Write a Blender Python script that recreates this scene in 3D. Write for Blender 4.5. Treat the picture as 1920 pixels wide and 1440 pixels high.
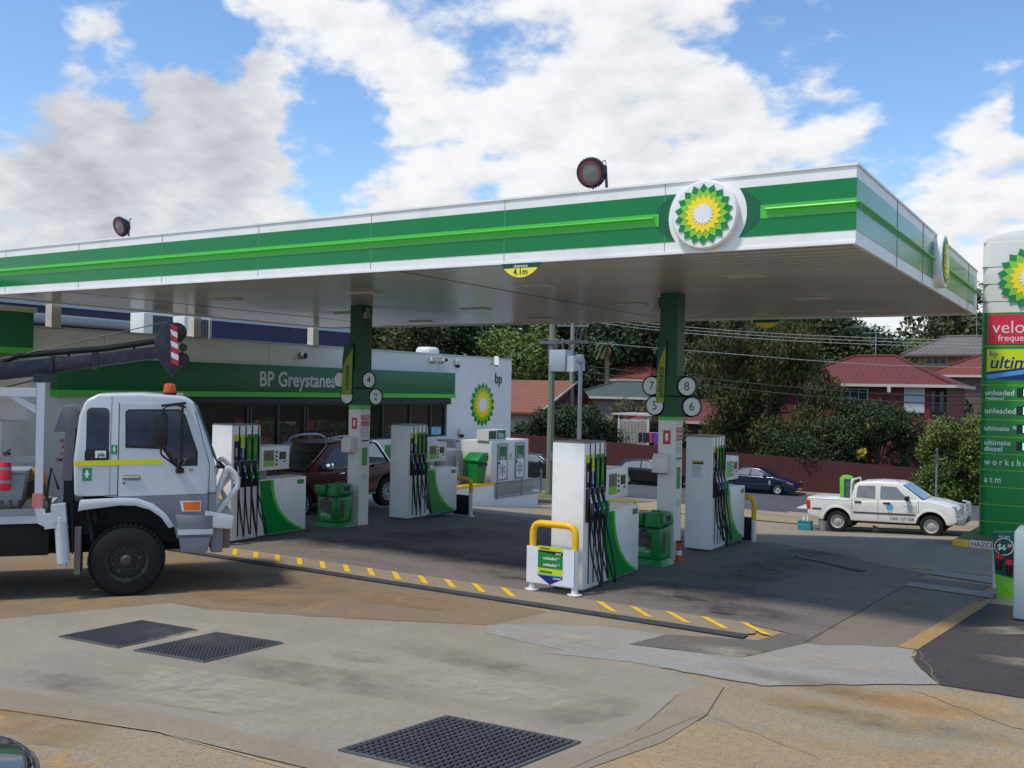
import bpy, bmesh, math, random
from mathutils import Vector, Matrix
import numpy as np
for _o in list(bpy.data.objects): bpy.data.objects.remove(_o)
SC = bpy.context.scene
COL = SC.collection
rad = math.radians
# ---------------------------------------------------------------- camera
YAW, PIT, ROL = 0.5547, 0.0058, 0.01934
fw = Vector((-math.sin(YAW)*math.cos(PIT), math.cos(YAW)*math.cos(PIT), math.sin(PIT)))
rt = Vector((math.cos(YAW), math.sin(YAW), 0)); up = rt.cross(fw)
rt2 = math.cos(ROL)*rt + math.sin(ROL)*up
up2 = -math.sin(ROL)*rt + math.cos(ROL)*up
cd = bpy.data.cameras.new('camera'); cam = bpy.data.objects.new('camera', cd); COL.objects.link(cam)
cd.sensor_width = 36; cd.lens = 1846.6/1920*36; cd.clip_start = .05; cd.clip_end = 3000
cam.matrix_world = Matrix(((rt2.x, up2.x, -fw.x, 0), (rt2.y, up2.y, -fw.y, 0), (rt2.z, up2.z, -fw.z, 3), (0, 0, 0, 1)))
SC.camera = cam
# ---------------------------------------------------------------- sun, sky, exposure
SUN_AZ = (-.46, -.87); SUN_EL = 62
sl = bpy.data.lights.new('sun', 'SUN'); sl.energy = 3.0; sl.angle = rad(7); sl.color = (1, .92, .80)
so = bpy.data.objects.new('sun', sl); COL.objects.link(so)
_h = Vector((SUN_AZ[0], SUN_AZ[1], 0)).normalized()
sdir = _h*math.cos(rad(SUN_EL)) + Vector((0, 0, math.sin(rad(SUN_EL))))
so.rotation_euler = sdir.to_track_quat('Z', 'Y').to_euler(); so.location = (0, 0, 60)
SC.view_settings.view_transform = 'Standard'; SC.view_settings.look = 'None'
SC.view_settings.exposure = 0.0; SC.view_settings.gamma = 1
W = bpy.data.worlds.new('World'); SC.world = W; W.use_nodes = True
nt = W.node_tree; nt.nodes.clear()
def N(t, **k):
    n = nt.nodes.new(t)
    for a, b in k.items(): setattr(n, a, b)
    return n
def LK(a, b): nt.links.new(a, b)
def MA(op, a, b=None, c=None, clamp=False):
    n = N('ShaderNodeMath', operation=op, use_clamp=clamp)
    for i, v in enumerate((a, b, c)):
        if v is None: continue
        if isinstance(v, (int, float)): n.inputs[i].default_value = v
        else: LK(v, n.inputs[i])
    return n.outputs[0]
def MR(v, a, b, c=0, d=1):
    n = N('ShaderNodeMapRange', interpolation_type='SMOOTHSTEP'); LK(v, n.inputs[0])
    for i, x in enumerate((a, b, c, d)): n.inputs[1+i].default_value = x
    return n.outputs[0]
sky = N('ShaderNodeTexSky', sky_type='NISHITA', sun_disc=False)
sky.sun_elevation = rad(SUN_EL); sky.sun_rotation = math.atan2(SUN_AZ[0], SUN_AZ[1])
sky.air_density = 1.0; sky.dust_density = 0.15; sky.ozone_density = 3.5
tc = N('ShaderNodeTexCoord')
sep = N('ShaderNodeSeparateXYZ'); LK(tc.outputs['Generated'], sep.inputs[0])
den = MA('ADD', MA('MAXIMUM', sep.outputs[2], 0.0), 0.30)
px_ = MA('DIVIDE', sep.outputs[0], den); py_ = MA('DIVIDE', sep.outputs[1], den)
cmb = N('ShaderNodeCombineXYZ'); LK(px_, cmb.inputs[0]); LK(py_, cmb.inputs[1])
def NOISE(vec, sc, det, ro=.55, dist=0.0):
    n = N('ShaderNodeTexNoise'); n.inputs['Scale'].default_value = sc; n.inputs['Detail'].default_value = det
    n.inputs['Roughness'].default_value = ro; n.inputs['Distortion'].default_value = dist; LK(vec, n.inputs['Vector']); return n
n1 = NOISE(cmb.outputs[0], 6.6, 10, .55, .0)
of = N('ShaderNodeVectorMath', operation='ADD'); LK(cmb.outputs[0], of.inputs[0]); of.inputs[1].default_value = (-.02, -.04, 0)
n1b = NOISE(of.outputs[0], 6.6, 10, .55, .0); n2 = NOISE(cmb.outputs[0], 2.4, 4, .5); n3 = NOISE(tc.outputs['Generated'], 7, 5, .6)
wv = N('ShaderNodeVectorMath', operation='SUBTRACT'); LK(n3.outputs['Color'], wv.inputs[0]); wv.inputs[1].default_value = (.5, .5, .5)
ws = N('ShaderNodeVectorMath', operation='SCALE'); LK(wv.outputs[0], ws.inputs[0]); ws.inputs[3].default_value = .16
wd = N('ShaderNodeVectorMath', operation='ADD'); LK(tc.outputs['Generated'], wd.inputs[0]); LK(ws.outputs[0], wd.inputs[1])
wn = N('ShaderNodeVectorMath', operation='NORMALIZE'); LK(wd.outputs[0], wn.inputs[0])
def blob(c, deg, amp):
    d = N('ShaderNodeVectorMath', operation='DOT_PRODUCT'); LK(wn.outputs[0], d.inputs[0]); d.inputs[1].default_value = Vector(c).normalized()
    return MR(d.outputs['Value'], math.cos(rad(deg)), math.cos(rad(deg*.15)), 0, amp)
CLOUD = [((-.448,.826,.342),13,.50), ((-.354,.894,.270),10,.50), ((-.428,.872,.225),9,.42), ((-.55,.78,.29),7,.30), ((-.662,.676,.335),9,.45),
 ((-.784,.532,.345),4.5,1.0), ((-.762,.601,.228),7,1.0), ((-.711,.651,.250),5,.55), ((-.821,.533,.190),8,.60), ((-.789,.594,.150),13,.6), ((-.649,.732,.190),9,.38), ((-.55,.81,.17),9,.4),
 ((-.15,.968,.190),8,.42), ((-.106,.984,.140),9,.50), ((-.109,.955,.275),2.7,1.0), ((-.238,.907,.346),3,.55), ((-.271,.927,.250),6,.30),
 ((-.80,.52,.277),6,-1.3), ((-.654,.714,.25),4,-1.0), ((-.725,.61,.315),3.2,-.9), ((-.191,.929,.316),8,-.55), ((-.745,.595,.292),4,-.9),
 ((-.144,.958,.249),4,-.35), ((-.266,.904,.345),4,-.35), ((-.657,.734,.173),2.6,-.35), ((-.092,.944,.325),6,-.55), ((-.5,.81,.20),3,-.2)]
dens = MA('ADD', MA('MULTIPLY', MA('SUBTRACT', n1.outputs['Fac'], .5), 4.0), -.24)
for c in CLOUD: dens = MA('ADD', dens, blob(*c))
dens = MA('ADD', dens, MR(sep.outputs[2], .17, .04, 0, .75))
alpha = MR(dens, -.20, .60)
GREY = [((-.762,.601,.228),8,.5), ((-.715,.65,.245),6,.30), ((-.821,.533,.205),7,.32), ((-.84,.52,.15),7,.22), ((-.68,.71,.14),8,.18), ((-.35,.91,.2),7,.12)]
g = MA('MULTIPLY', MA('SUBTRACT', n2.outputs['Fac'], .48), .9)
for c in GREY: g = MA('ADD', g, blob(*c))
thick = MA('MULTIPLY', MR(dens, .3, 1.5), .35)
shade = MA('ADD', MA('MULTIPLY', MA('MAXIMUM', g, 0.0), .75), MA('ADD', MA('MULTIPLY', MA('SUBTRACT', n1b.outputs['Fac'], n1.outputs['Fac']), 1.2), .06))
shade = MA('MAXIMUM', MA('MINIMUM', shade, 1.0), 0.0)
mx = N('ShaderNodeMix', data_type='RGBA'); LK(shade, mx.inputs[0])
mx.inputs[6].default_value = (.93, .94, .96, 1); mx.inputs[7].default_value = (.42, .45, .52, 1)
sks = N('ShaderNodeVectorMath', operation='SCALE'); LK(sky.outputs[0], sks.inputs[0]); sks.inputs[3].default_value = .15
hs = N('ShaderNodeHueSaturation'); hs.inputs['Saturation'].default_value = 1.08; hs.inputs['Value'].default_value = 1.28; LK(sks.outputs[0], hs.inputs['Color'])
m2 = N('ShaderNodeMix', data_type='RGBA'); LK(alpha, m2.inputs[0]); LK(hs.outputs[0], m2.inputs[6]); LK(mx.outputs[2], m2.inputs[7])
bg = N('ShaderNodeBackground'); LK(m2.outputs[2], bg.inputs[0]); bg.inputs[1].default_value = 1.0
wo = N('ShaderNodeOutputWorld'); LK(bg.outputs[0], wo.inputs[0])
# ---------------------------------------------------------------- helpers
def lin(r, g=None, b=None):
    if g is None: g = b = r
    f = lambda v: (v/255/12.92) if v/255 <= .04045 else ((v/255+.055)/1.055)**2.4
    return (f(r), f(g), f(b), 1)
_mats = {}
def M(name, col, rough=.5, metal=0, var=.0, vs=3.0, bump=0, bs=40, coat=0, spec=.5, dirt=0, dirtcol=(.12, .1, .08, 1), trans=0, emit=0, alpha=1, objco=True):
    if name in _mats: return _mats[name]
    m = bpy.data.materials.new(name); m.use_nodes = True; t = m.node_tree; p = t.nodes['Principled BSDF']
    if len(col) == 3: col = (*col, 1)
    p.inputs['Base Color'].default_value = col; p.inputs['Roughness'].default_value = rough; p.inputs['Metallic'].default_value = metal
    p.inputs['Coat Weight'].default_value = coat; p.inputs['Specular IOR Level'].default_value = spec
    p.inputs['Transmission Weight'].default_value = trans; p.inputs['Alpha'].default_value = alpha
    if emit: p.inputs['Emission Color'].default_value = col; p.inputs['Emission Strength'].default_value = emit
    c = t.nodes.new('ShaderNodeTexCoord'); co = c.outputs['Object']
    if var or dirt:
        n = t.nodes.new('ShaderNodeTexNoise'); n.inputs['Scale'].default_value = vs; n.inputs['Detail'].default_value = 7; n.inputs['Roughness'].default_value = .62
        t.links.new(co, n.inputs['Vector'])
        h = t.nodes.new('ShaderNodeHueSaturation'); h.inputs['Color'].default_value = col
        mr = t.nodes.new('ShaderNodeMapRange'); t.links.new(n.outputs['Fac'], mr.inputs[0])
        mr.inputs[1].default_value = .25; mr.inputs[2].default_value = .75; mr.inputs[3].default_value = 1-var; mr.inputs[4].default_value = 1+var
        t.links.new(mr.outputs[0], h.inputs['Value']); last = h.outputs[0]
        if dirt:
            n2_ = t.nodes.new('ShaderNodeTexNoise'); n2_.inputs['Scale'].default_value = vs*1.7; n2_.inputs['Detail'].default_value = 9; n2_.inputs['Roughness'].default_value = .7
            t.links.new(co, n2_.inputs['Vector'])
            r = t.nodes.new('ShaderNodeMapRange'); t.links.new(n2_.outputs['Fac'], r.inputs[0]); r.inputs[1].default_value = .5; r.inputs[2].default_value = .8; r.inputs[3].default_value = 0; r.inputs[4].default_value = dirt
            x = t.nodes.new('ShaderNodeMix'); x.data_type = 'RGBA'; t.links.new(r.outputs[0], x.inputs[0]); t.links.new(last, x.inputs[6]); x.inputs[7].default_value = dirtcol; last = x.outputs[2]
        t.links.new(last, p.inputs['Base Color'])
        rr = t.nodes.new('ShaderNodeMapRange'); t.links.new(n.outputs['Fac'], rr.inputs[0]); rr.inputs[3].default_value = max(0, rough-.08); rr.inputs[4].default_value = min(1, rough+.1)
        t.links.new(rr.outputs[0], p.inputs['Roughness'])
    if bump:
        nb = t.nodes.new('ShaderNodeTexNoise'); nb.inputs['Scale'].default_value = bs; nb.inputs['Detail'].default_value = 4; t.links.new(co, nb.inputs['Vector'])
        b = t.nodes.new('ShaderNodeBump'); b.inputs['Strength'].default_value = bump; b.inputs['Distance'].default_value = .02; t.links.new(nb.outputs['Fac'], b.inputs['Height']); t.links.new(b.outputs[0], p.inputs['Normal'])
    _mats[name] = m; return m
class MB:
    def __init__(s): s.v = []; s.f = []; s.mi = []; s.k = 0
    def add(s, vs, fs):
        o = len(s.v); s.v += [tuple(v) for v in vs]; s.f += [tuple(i+o for i in f) for f in fs]; s.mi += [s.k]*len(fs); return s
    def box(s, x0, x1, y0, y1, z0, z1):
        return s.add([(x0,y0,z0),(x1,y0,z0),(x1,y1,z0),(x0,y1,z0),(x0,y0,z1),(x1,y0,z1),(x1,y1,z1),(x0,y1,z1)], [(0,3,2,1),(4,5,6,7),(0,1,5,4),(1,2,6,5),(2,3,7,6),(3,0,4,7)])
    def hexa(s, b, t):
        return s.add(list(b)+list(t), [(3,2,1,0),(4,5,6,7),(0,1,5,4),(1,2,6,5),(2,3,7,6),(3,0,4,7)])
    def tube(s, pts, r, seg=8, caps=True):
        P = [Vector(p) for p in pts]; n = len(P); R_ = r if isinstance(r, (list, tuple)) else [r]*n
        vs = []; pu = None
        for i, p in enumerate(P):
            d = (P[min(i+1, n-1)]-P[max(i-1, 0)]); d = d.normalized() if d.length > 1e-9 else Vector((0, 0, 1))
            if pu is None:
                a = Vector((0, 0, 1)) if abs(d.z) < .9 else Vector((1, 0, 0)); u = d.cross(a).normalized()
            else:
                u = (pu - d*pu.dot(d)); u = u.normalized() if u.length > 1e-6 else d.orthogonal().normalized()
            pu = u; w = d.cross(u)
            for k in range(seg):
                a = 2*math.pi*k/seg; vs.append(p + (u*math.cos(a)+w*math.sin(a))*R_[i])
        fs = [(i*seg+k, i*seg+(k+1) % seg, (i+1)*seg+(k+1) % seg, (i+1)*seg+k) for i in range(n-1) for k in range(seg)]
        if caps: fs += [tuple(range(seg))[::-1], tuple((n-1)*seg+k for k in range(seg))]
        return s.add(vs, fs)
    def lathe(s, prof, c=(0, 0, 0), ax='Z', seg=24, caps=True):
        # prof: (radius, height); axis through c
        vs = []
        for r, h in prof:
            for k in range(seg):
                a = 2*math.pi*k/seg; x, y = r*math.cos(a), r*math.sin(a)
                vs.append({'Z': (c[0]+x, c[1]+y, c[2]+h), 'Y': (c[0]+x, c[1]+h, c[2]+y), 'X': (c[0]+h, c[1]+x, c[2]+y)}[ax])
        n = len(prof); fs = [(i*seg+k, i*seg+(k+1) % seg, (i+1)*seg+(k+1) % seg, (i+1)*seg+k) for i in range(n-1) for k in range(seg)]
        if caps: fs += [tuple(range(seg))[::-1], tuple((n-1)*seg+k for k in range(seg))]
        return s.add(vs, fs)
    def prism(s, poly, a0, a1, ax='Y', a0f=None):
        # poly in the two other axes: Y->(x,z)  X->(y,z)  Z->(x,y)
        def P(p, a): return {'Y': (p[0], a, p[1]), 'X': (a, p[0], p[1]), 'Z': (p[0], p[1], a)}[ax]
        n = len(poly)
        g = (lambda p, a: a(p) if callable(a) else a)
        return s.add([P(p, g(p, a0)) for p in poly]+[P(p, g(p, a1)) for p in poly], [tuple(range(n)), tuple(range(2*n-1, n-1, -1))]+[(i, i+n, (i+1) % n+n, (i+1) % n) for i in range(n)])
    def build(s, name, mat=None, parent=None, bevel=0, seg=2, smooth=False, loc=None, fixn=True):
        me = bpy.data.meshes.new(name); me.from_pydata(s.v, [], s.f); me.validate()
        if fixn:
            b = bmesh.new(); b.from_mesh(me); bmesh.ops.recalc_face_normals(b, faces=b.faces); b.to_mesh(me); b.free()
        mats = mat if isinstance(mat, (list, tuple)) else [mat]
        for m in mats: me.materials.append(m)
        if len(mats) > 1 and len(me.polygons) == len(s.mi): me.polygons.foreach_set('material_index', s.mi)
        if bevel:
            b = bmesh.new(); b.from_mesh(me)
            es = [e for e in b.edges if len(e.link_faces) == 2 and e.calc_face_angle(0) > .5]
            bmesh.ops.bevel(b, geom=es, offset=bevel, segments=seg, profile=.5, affect='EDGES', clamp_overlap=True); b.to_mesh(me); b.free(); smooth = True
        if smooth:
            me.polygons.foreach_set('use_smooth', [True]*len(me.polygons)); me.set_sharp_from_angle(angle=rad(38))
        o = bpy.data.objects.new(name, me); COL.objects.link(o)
        if parent: o.parent = parent
        if loc: o.location = loc
        return o
def tag(o, label=None, cat=None, group=None, kind=None):
    if label: o['label'] = label
    if cat: o['category'] = cat
    if group: o['group'] = group
    if kind: o['kind'] = kind
    return o
def thing(name, label, cat, loc=(0, 0, 0), rz=0, group=None):
    o = bpy.data.objects.new(name, None); COL.objects.link(o); o.empty_display_size = .2
    o.location = loc; o.rotation_euler = (0, 0, rz); return tag(o, label, cat, group)
def kids(o): return [c for c in bpy.data.objects if c.parent == o]
def copy_tree(o, parent=None, **k):
    c = o.copy(); COL.objects.link(c); c.parent = parent
    for ch in kids(o): copy_tree(ch, c)
    return c
def bx(name, mat, parent, *a, bevel=0, **k): return MB().box(*a).build(name, mat, parent, bevel=bevel, **k)
def text(s, size, mat, parent, pos, face='F', align='CENTER', name='lettering', shear=0, bold=0, spin=0, sx=1, depth=.002):
    cu = bpy.data.curves.new(name, 'FONT'); cu.body = s; cu.size = size; cu.align_x = align; cu.align_y = 'CENTER'; cu.shear = shear; cu.offset = bold*size; cu.extrude = depth; cu.resolution_u = 3
    t = bpy.data.objects.new('t', cu); me = bpy.data.meshes.new_from_object(t); bpy.data.objects.remove(t); bpy.data.curves.remove(cu)
    me.name = name; me.materials.clear(); me.materials.append(mat)
    o = bpy.data.objects.new(name, me); COL.objects.link(o); o.parent = parent
    R_ = {'F': ((1,0,0),(0,0,1),(0,-1,0)), 'S': ((0,1,0),(0,0,1),(1,0,0)), 'B': ((-1,0,0),(0,0,1),(0,1,0))}[face]
    m = Matrix(((R_[0][0],R_[1][0],R_[2][0],pos[0]),(R_[0][1],R_[1][1],R_[2][1],pos[1]),(R_[0][2],R_[1][2],R_[2][2],pos[2]),(0,0,0,1)))
    o.matrix_local = m @ Matrix.Rotation(rad(spin), 4, 'Z') @ Matrix.Diagonal((sx, 1, 1, 1)); return o
def arc(c, r, a0, a1, n=8): return [(c[0]+r*math.cos(rad(a0+(a1-a0)*i/n)), c[1]+r*math.sin(rad(a0+(a1-a0)*i/n))) for i in range(n+1)]
def rrect(x0, x1, y0, y1, r, n=4):
    return arc((x1-r, y1-r), r, 0, 90, n)+arc((x0+r, y1-r), r, 90, 180, n)+arc((x0+r, y0+r), r, 180, 270, n)+arc((x1-r, y0+r), r, 270, 360, n)
def bend(pts, r, n=6):
    P = [Vector(p) for p in pts]; out = [P[0]]
    for i in range(1, len(P)-1):
        a = (P[i-1]-P[i]).normalized(); b = (P[i+1]-P[i]).normalized(); p0 = P[i]+a*r; p2 = P[i]+b*r
        for k in range(n+1):
            t = k/n; out.append(p0*(1-t)**2 + P[i]*2*t*(1-t) + p2*t*t)
    return out+[P[-1]]
def spline(pts, n=6):
    P = [Vector(p) for p in pts]; P = [P[0]*2-P[1]]+P+[P[-1]*2-P[-2]]; out = []
    for i in range(1, len(P)-2):
        for k in range(n):
            t = k/n; a, b, c, d = P[i-1:i+3]
            out.append(.5*((2*b)+(c-a)*t+(2*a-5*b+4*c-d)*t*t+(3*b-a-3*c+d)*t**3))
    return out+[P[-2]]
def cl(v, a, b): return max(a, min(b, v))
def zt(X, Y):
    a = cl((X+9)/6, 0, 1)
    s = cl(Y-15.5, 0, 4.5)*.04 + cl(Y-20, 0, 13.4)*.102
    b = cl(Y-22.5, 0, 10.9)*.115
    z = -(s*(1-a)+b*a) - cl(Y-33.4, 0, 22)*.04
    if Y > 70: z += ((Y-70)*.045 if Y < 220 else 150*.045)
    return z
# ---------------------------------------------------------------- materials
white = M('white_paint', lin(222, 222, 216), .35, var=.04, vs=1.5, dirt=.12)
fasc_w = M('fascia_white', lin(240, 239, 233), .4, var=.04, vs=1.2, dirt=.2)
cream = M('shop_white', lin(226, 226, 222), .75, var=.05, vs=1.0, bump=.15, bs=60, dirt=.12)
g_dark = M('dark_green', lin(0, 72, 40), .5, var=.05, vs=1)
g_fasc = M('fascia_green', lin(0, 118, 56), .28, var=.05, vs=.8)
g_lime = M('lime_green', lin(72, 190, 52), .3)
g_helio = M('emblem_lime', lin(140, 198, 40), .16); g_yel = M('emblem_yellow', lin(255, 222, 0), .16); g_emw = M('emblem_white', lin(235, 235, 232), .2); g_em = M('emblem_green', lin(0, 132, 54), .16)
lime_y = M('lime_yellow', lin(196, 214, 30), .4); navy = M('navy_print', lin(20, 34, 110), .4); sky_b = M('sky_blue_print', lin(70, 160, 220), .4)
red = M('red_print', lin(205, 30, 44), .4); redS = M('red_sign', lin(214, 38, 66), .35)
black = M('black_plastic', lin(18, 18, 20), .45, var=.15, vs=6); rubber = M('black_rubber', lin(22, 22, 23), .75, var=.2, vs=5, bump=.2, bs=50)
txt_w = M('white_lettering', lin(225, 228, 225), .5); txt_k = M('black_lettering', lin(20, 22, 26), .5); txt_g = M('green_lettering', lin(20, 84, 56), .5); txt_gr = M('grey_lettering', lin(120, 122, 124), .5)
yellow = M('yellow_paint', lin(238, 186, 20), .4, var=.08, vs=6, dirt=.25)
galv = M('galvanised_steel', lin(140, 145, 148), .5, metal=.5, var=.12, vs=6)
dkgrey = M('dark_grey', lin(62, 64, 68), .5, var=.1, vs=4); midgrey = M('mid_grey', lin(128, 130, 132), .5, var=.08, vs=4)
chrome = M('chrome', (.8, .8, .82), .08, metal=1)
glass = M('dark_glass', lin(14, 20, 28), .05, spec=.8)
glassb = M('blue_dark_glass', lin(18, 30, 46), .04, spec=1)
orange = M('orange_plastic', lin(240, 110, 25), .35)
binG = M('bin_green', lin(12, 122, 52), .35, var=.08, vs=4)
# ---------------------------------------------------------------- ground materials
def GM(name, base, alt, speck, spk=.35, orange_=None, oscale=1.2, othr=.5, rough=.85, stain=.35, bump=.35, altscale=.5):
    m = bpy.data.materials.new(name); m.use_nodes = True; t = m.node_tree; p = t.nodes['Principled BSDF']; p.inputs['Specular IOR Level'].default_value = .3
    c = t.nodes.new('ShaderNodeTexCoord').outputs['Object']
    def no(sc, d=6, ro=.6, di=0):
        n = t.nodes.new('ShaderNodeTexNoise'); n.inputs['Scale'].default_value = sc; n.inputs['Detail'].default_value = d; n.inputs['Roughness'].default_value = ro; n.inputs['Distortion'].default_value = di; t.links.new(c, n.inputs['Vector']); return n.outputs['Fac']
    def mr(v, a, b, x=0, y=1):
        r = t.nodes.new('ShaderNodeMapRange'); t.links.new(v, r.inputs[0]); r.inputs[1].default_value = a; r.inputs[2].default_value = b; r.inputs[3].default_value = x; r.inputs[4].default_value = y; return r.outputs[0]
    def mix(f, a, b):
        x = t.nodes.new('ShaderNodeMix'); x.data_type = 'RGBA'; t.links.new(f, x.inputs[0])
        for i, v in ((6, a), (7, b)):
            if isinstance(v, tuple): x.inputs[i].default_value = v
            else: t.links.new(v, x.inputs[i])
        return x.outputs[2]
    col = mix(mr(no(altscale, 8, .65), .36, .64), tuple(v*1.03 for v in base[:3])+(1,), tuple(v*1.0 for v in alt[:3])+(1,))
    if orange_:
        col = mix(mr(no(oscale, 10, .72, .6), othr, othr+.06), col, orange_)
    mpn = t.nodes.new('ShaderNodeMapping'); mpn.inputs['Scale'].default_value = (.35, 2.6, 1); mpn.inputs['Rotation'].default_value = (0, 0, .25); t.links.new(c, mpn.inputs[0])
    sn = t.nodes.new('ShaderNodeTexNoise'); sn.inputs['Scale'].default_value = .8; sn.inputs['Detail'].default_value = 8; sn.inputs['Roughness'].default_value = .7; t.links.new(mpn.outputs[0], sn.inputs['Vector'])
    col = mix(mr(sn.outputs['Fac'], .42, .72, 0, stain*.9), col, tuple(v*.62 for v in base[:3])+(1,))
    col = mix(mr(no(14, 6, .75), .42, .62, 0, .55), col, tuple(v*.72 for v in base[:3])+(1,))
    col = mix(mr(no(1.1, 9, .75, .3), .54, .78, 0, stain), col, tuple(v*.45 for v in base[:3])+(1,))
    col = mix(mr(no(38, 4, .7), .54, .64, 0, spk), col, speck)
    col = mix(mr(no(64, 3, .6), .57, .67, 0, spk*.7), col, tuple(min(1, v*1.5) for v in base[:3])+(1,))
    t.links.new(col, p.inputs['Base Color']); p.inputs['Roughness'].default_value = rough
    b = t.nodes.new('ShaderNodeBump'); b.inputs['Strength'].default_value = bump; b.inputs['Distance'].default_value = .006; t.links.new(no(70, 5, .7), b.inputs['Height']); t.links.new(b.outputs[0], p.inputs['Normal'])
    return m
agg = GM('exposed_aggregate', lin(156, 142, 118), lin(168, 150, 122), lin(88, 80, 70), .7, lin(184, 146, 92), .5, .515, bump=.8)
ochre = GM('ochre_concrete', lin(142, 122, 96), lin(130, 116, 98), lin(110, 92, 66), .25, lin(158, 130, 90), .5, .54)
conc = GM('grey_concrete', lin(158, 149, 132), lin(142, 136, 122), lin(118, 110, 96), .3)
conc2 = GM('tan_concrete', lin(158, 142, 118), lin(140, 130, 114), lin(110, 98, 82), .3)
concb = GM('pale_blue_concrete', lin(158, 155, 146), lin(146, 143, 134), lin(118, 116, 110), .35, stain=.3)
asph = GM('forecourt_asphalt', lin(119, 111, 105), lin(136, 128, 119), lin(58, 56, 58), .4, stain=.75, altscale=.35)
asph2 = GM('patched_asphalt', lin(108, 102, 96), lin(116, 110, 102), lin(80, 76, 72), .4)
asph3 = GM('worn_dark_asphalt', lin(70, 66, 64), lin(84, 78, 74), lin(44, 42, 42), .45, lin(128, 122, 116), .8, .64, stain=.4)
tanw = GM('worn_tan_concrete', lin(136, 126, 110), lin(116, 108, 98), lin(90, 84, 76), .35, stain=.6)
ochs = GM('ochre_strip', lin(176, 142, 92), lin(158, 132, 96), lin(120, 96, 66), .3)
roadm = GM('street_asphalt', lin(84, 84, 88), lin(94, 94, 97), lin(60, 60, 62), .3, stain=.3)
vergem = GM('dry_verge', lin(168, 148, 118), lin(150, 134, 104), lin(116, 102, 78), .4, lin(120, 118, 72), .35, .56)
earth = GM('earth', lin(104, 98, 66), lin(90, 92, 54), lin(70, 66, 44), .4, lin(120, 106, 76), .05, .52)
grassm = GM('verge_grass', lin(116, 118, 62), lin(98, 106, 52), lin(74, 80, 36), .5, lin(150, 138, 90), .8, .55)
kerbm = GM('kerb_concrete', lin(176, 168, 150), lin(160, 152, 138), lin(130, 124, 110), .25)
def sheet(name, xs, ys, dz, mat, zf=zt):
    v = [(x, y, zf(x, y)+dz) for y in ys for x in xs]; n = len(xs)
    f = [(j*n+i, j*n+i+1, (j+1)*n+i+1, (j+1)*n+i) for j in range(len(ys)-1) for i in range(n-1)]
    m = MB(); m.v = v; m.f = f; m.mi = [0]*len(f); o = m.build(name, mat, smooth=True); o['kind'] = 'structure'; return o
def fr(a, b, s): return [a+(b-a)*i/max(1, round((b-a)/s)) for i in range(max(1, round((b-a)/s))+1)]
def patch(name, poly, dz, mat, conform=False, jag=0, seed=0):
    if jag:
        rng = random.Random(seed); q = []
        for i, p in enumerate(poly):
            n = poly[(i+1) % len(poly)]; L = math.dist(p, n); k = max(1, int(L/.12))
            q.append(p)
            for j in range(1, k): q.append((p[0]+(n[0]-p[0])*j/k+rng.uniform(-jag, jag), p[1]+(n[1]-p[1])*j/k+rng.uniform(-jag, jag)))
        poly = q
    b = bmesh.new(); f = b.faces.new([b.verts.new((x, y, 0)) for x, y in poly])
    f.normal_update(); bmesh.ops.triangulate(b, faces=[f], ngon_method='EAR_CLIP')
    if conform:
        ys = [p[1] for p in poly]; xs = [p[0] for p in poly]
        for y in fr(min(ys), max(ys), .5)[1:-1]: bmesh.ops.bisect_plane(b, geom=b.verts[:]+b.edges[:]+b.faces[:], plane_co=(0, y, 0), plane_no=(0, 1, 0))
        for x in fr(min(xs), max(xs), 1)[1:-1]: bmesh.ops.bisect_plane(b, geom=b.verts[:]+b.edges[:]+b.faces[:], plane_co=(x, 0, 0), plane_no=(1, 0, 0))
        for v in b.verts: v.co.z = zt(v.co.x, v.co.y)
    for v in b.verts: v.co.z += dz
    b.normal_update(); dn = [q for q in b.faces if q.normal.z < 0]
    if dn: bmesh.ops.reverse_faces(b, faces=dn)
    me = bpy.data.meshes.new(name); b.to_mesh(me); b.free(); me.materials.append(mat)
    o = bpy.data.objects.new(name, me); COL.objects.link(o); o['kind'] = 'structure'; return o
# terrain out to the horizon, lowered a little where paved sheets lie on it
sheet('ground', [-600, -400, -250, -150, -100]+fr(-70, 40, 3)+[60, 100, 180, 300, 500], [-60, -20]+fr(-8, 72, 1.0)+fr(76, 220, 8)+[260, 340, 500, 900, 1600], -.06, earth)
sheet('forecourt', fr(-48, 14, 1.0), fr(-12, 35.5, .5), 0, agg)
sheet('street', fr(-120, 60, 3), fr(40.3, 53.4, 1.0), .0, roadm)
sheet('verge', fr(-60, 30, 1.5), fr(35.5, 40.0, .5), .03, vergem)
sheet('far_verge', fr(-120, 60, 3), fr(53.6, 56, .5), .08, vergem)
def kerb(name, x0, x1, y0, y1, h, mat):
    m = MB(); xs = fr(x0, x1, 2)
    for i in range(len(xs)-1):
        a, b = xs[i], xs[i+1]; z = lambda x, y: zt(x, y)
        m.hexa([(a, y0, z(a, y0)-.1), (b, y0, z(b, y0)-.1), (b, y1, z(b, y1)-.1), (a, y1, z(a, y1)-.1)], [(a, y0, z(a, y0)+h), (b, y0, z(b, y0)+h), (b, y1, z(b, y1)+h), (a, y1, z(a, y1)+h)])
    o = m.build(name, mat); o['kind'] = 'structure'; return o
kerb('kerb', -60, -17, 40.0, 40.3, .1, kerbm); kerb('kerb', -11.5, 30, 40.0, 40.3, .06, kerbm); kerb('kerb', -120, 60, 53.4, 53.62, .12, kerbm)
patch('grass_strip', [(-40, 37.2), (-18.9, 37.3), (-17.6, 38.5), (-17.3, 39.9), (-40, 39.9)], .045, grassm, True)
patch('grass_strip', [(-5.6, 33.7), (-2, 33.9), (2, 34.2), (6, 35.4), (-6, 35.4), (-8, 34.9)], .02, grassm, True)
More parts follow.
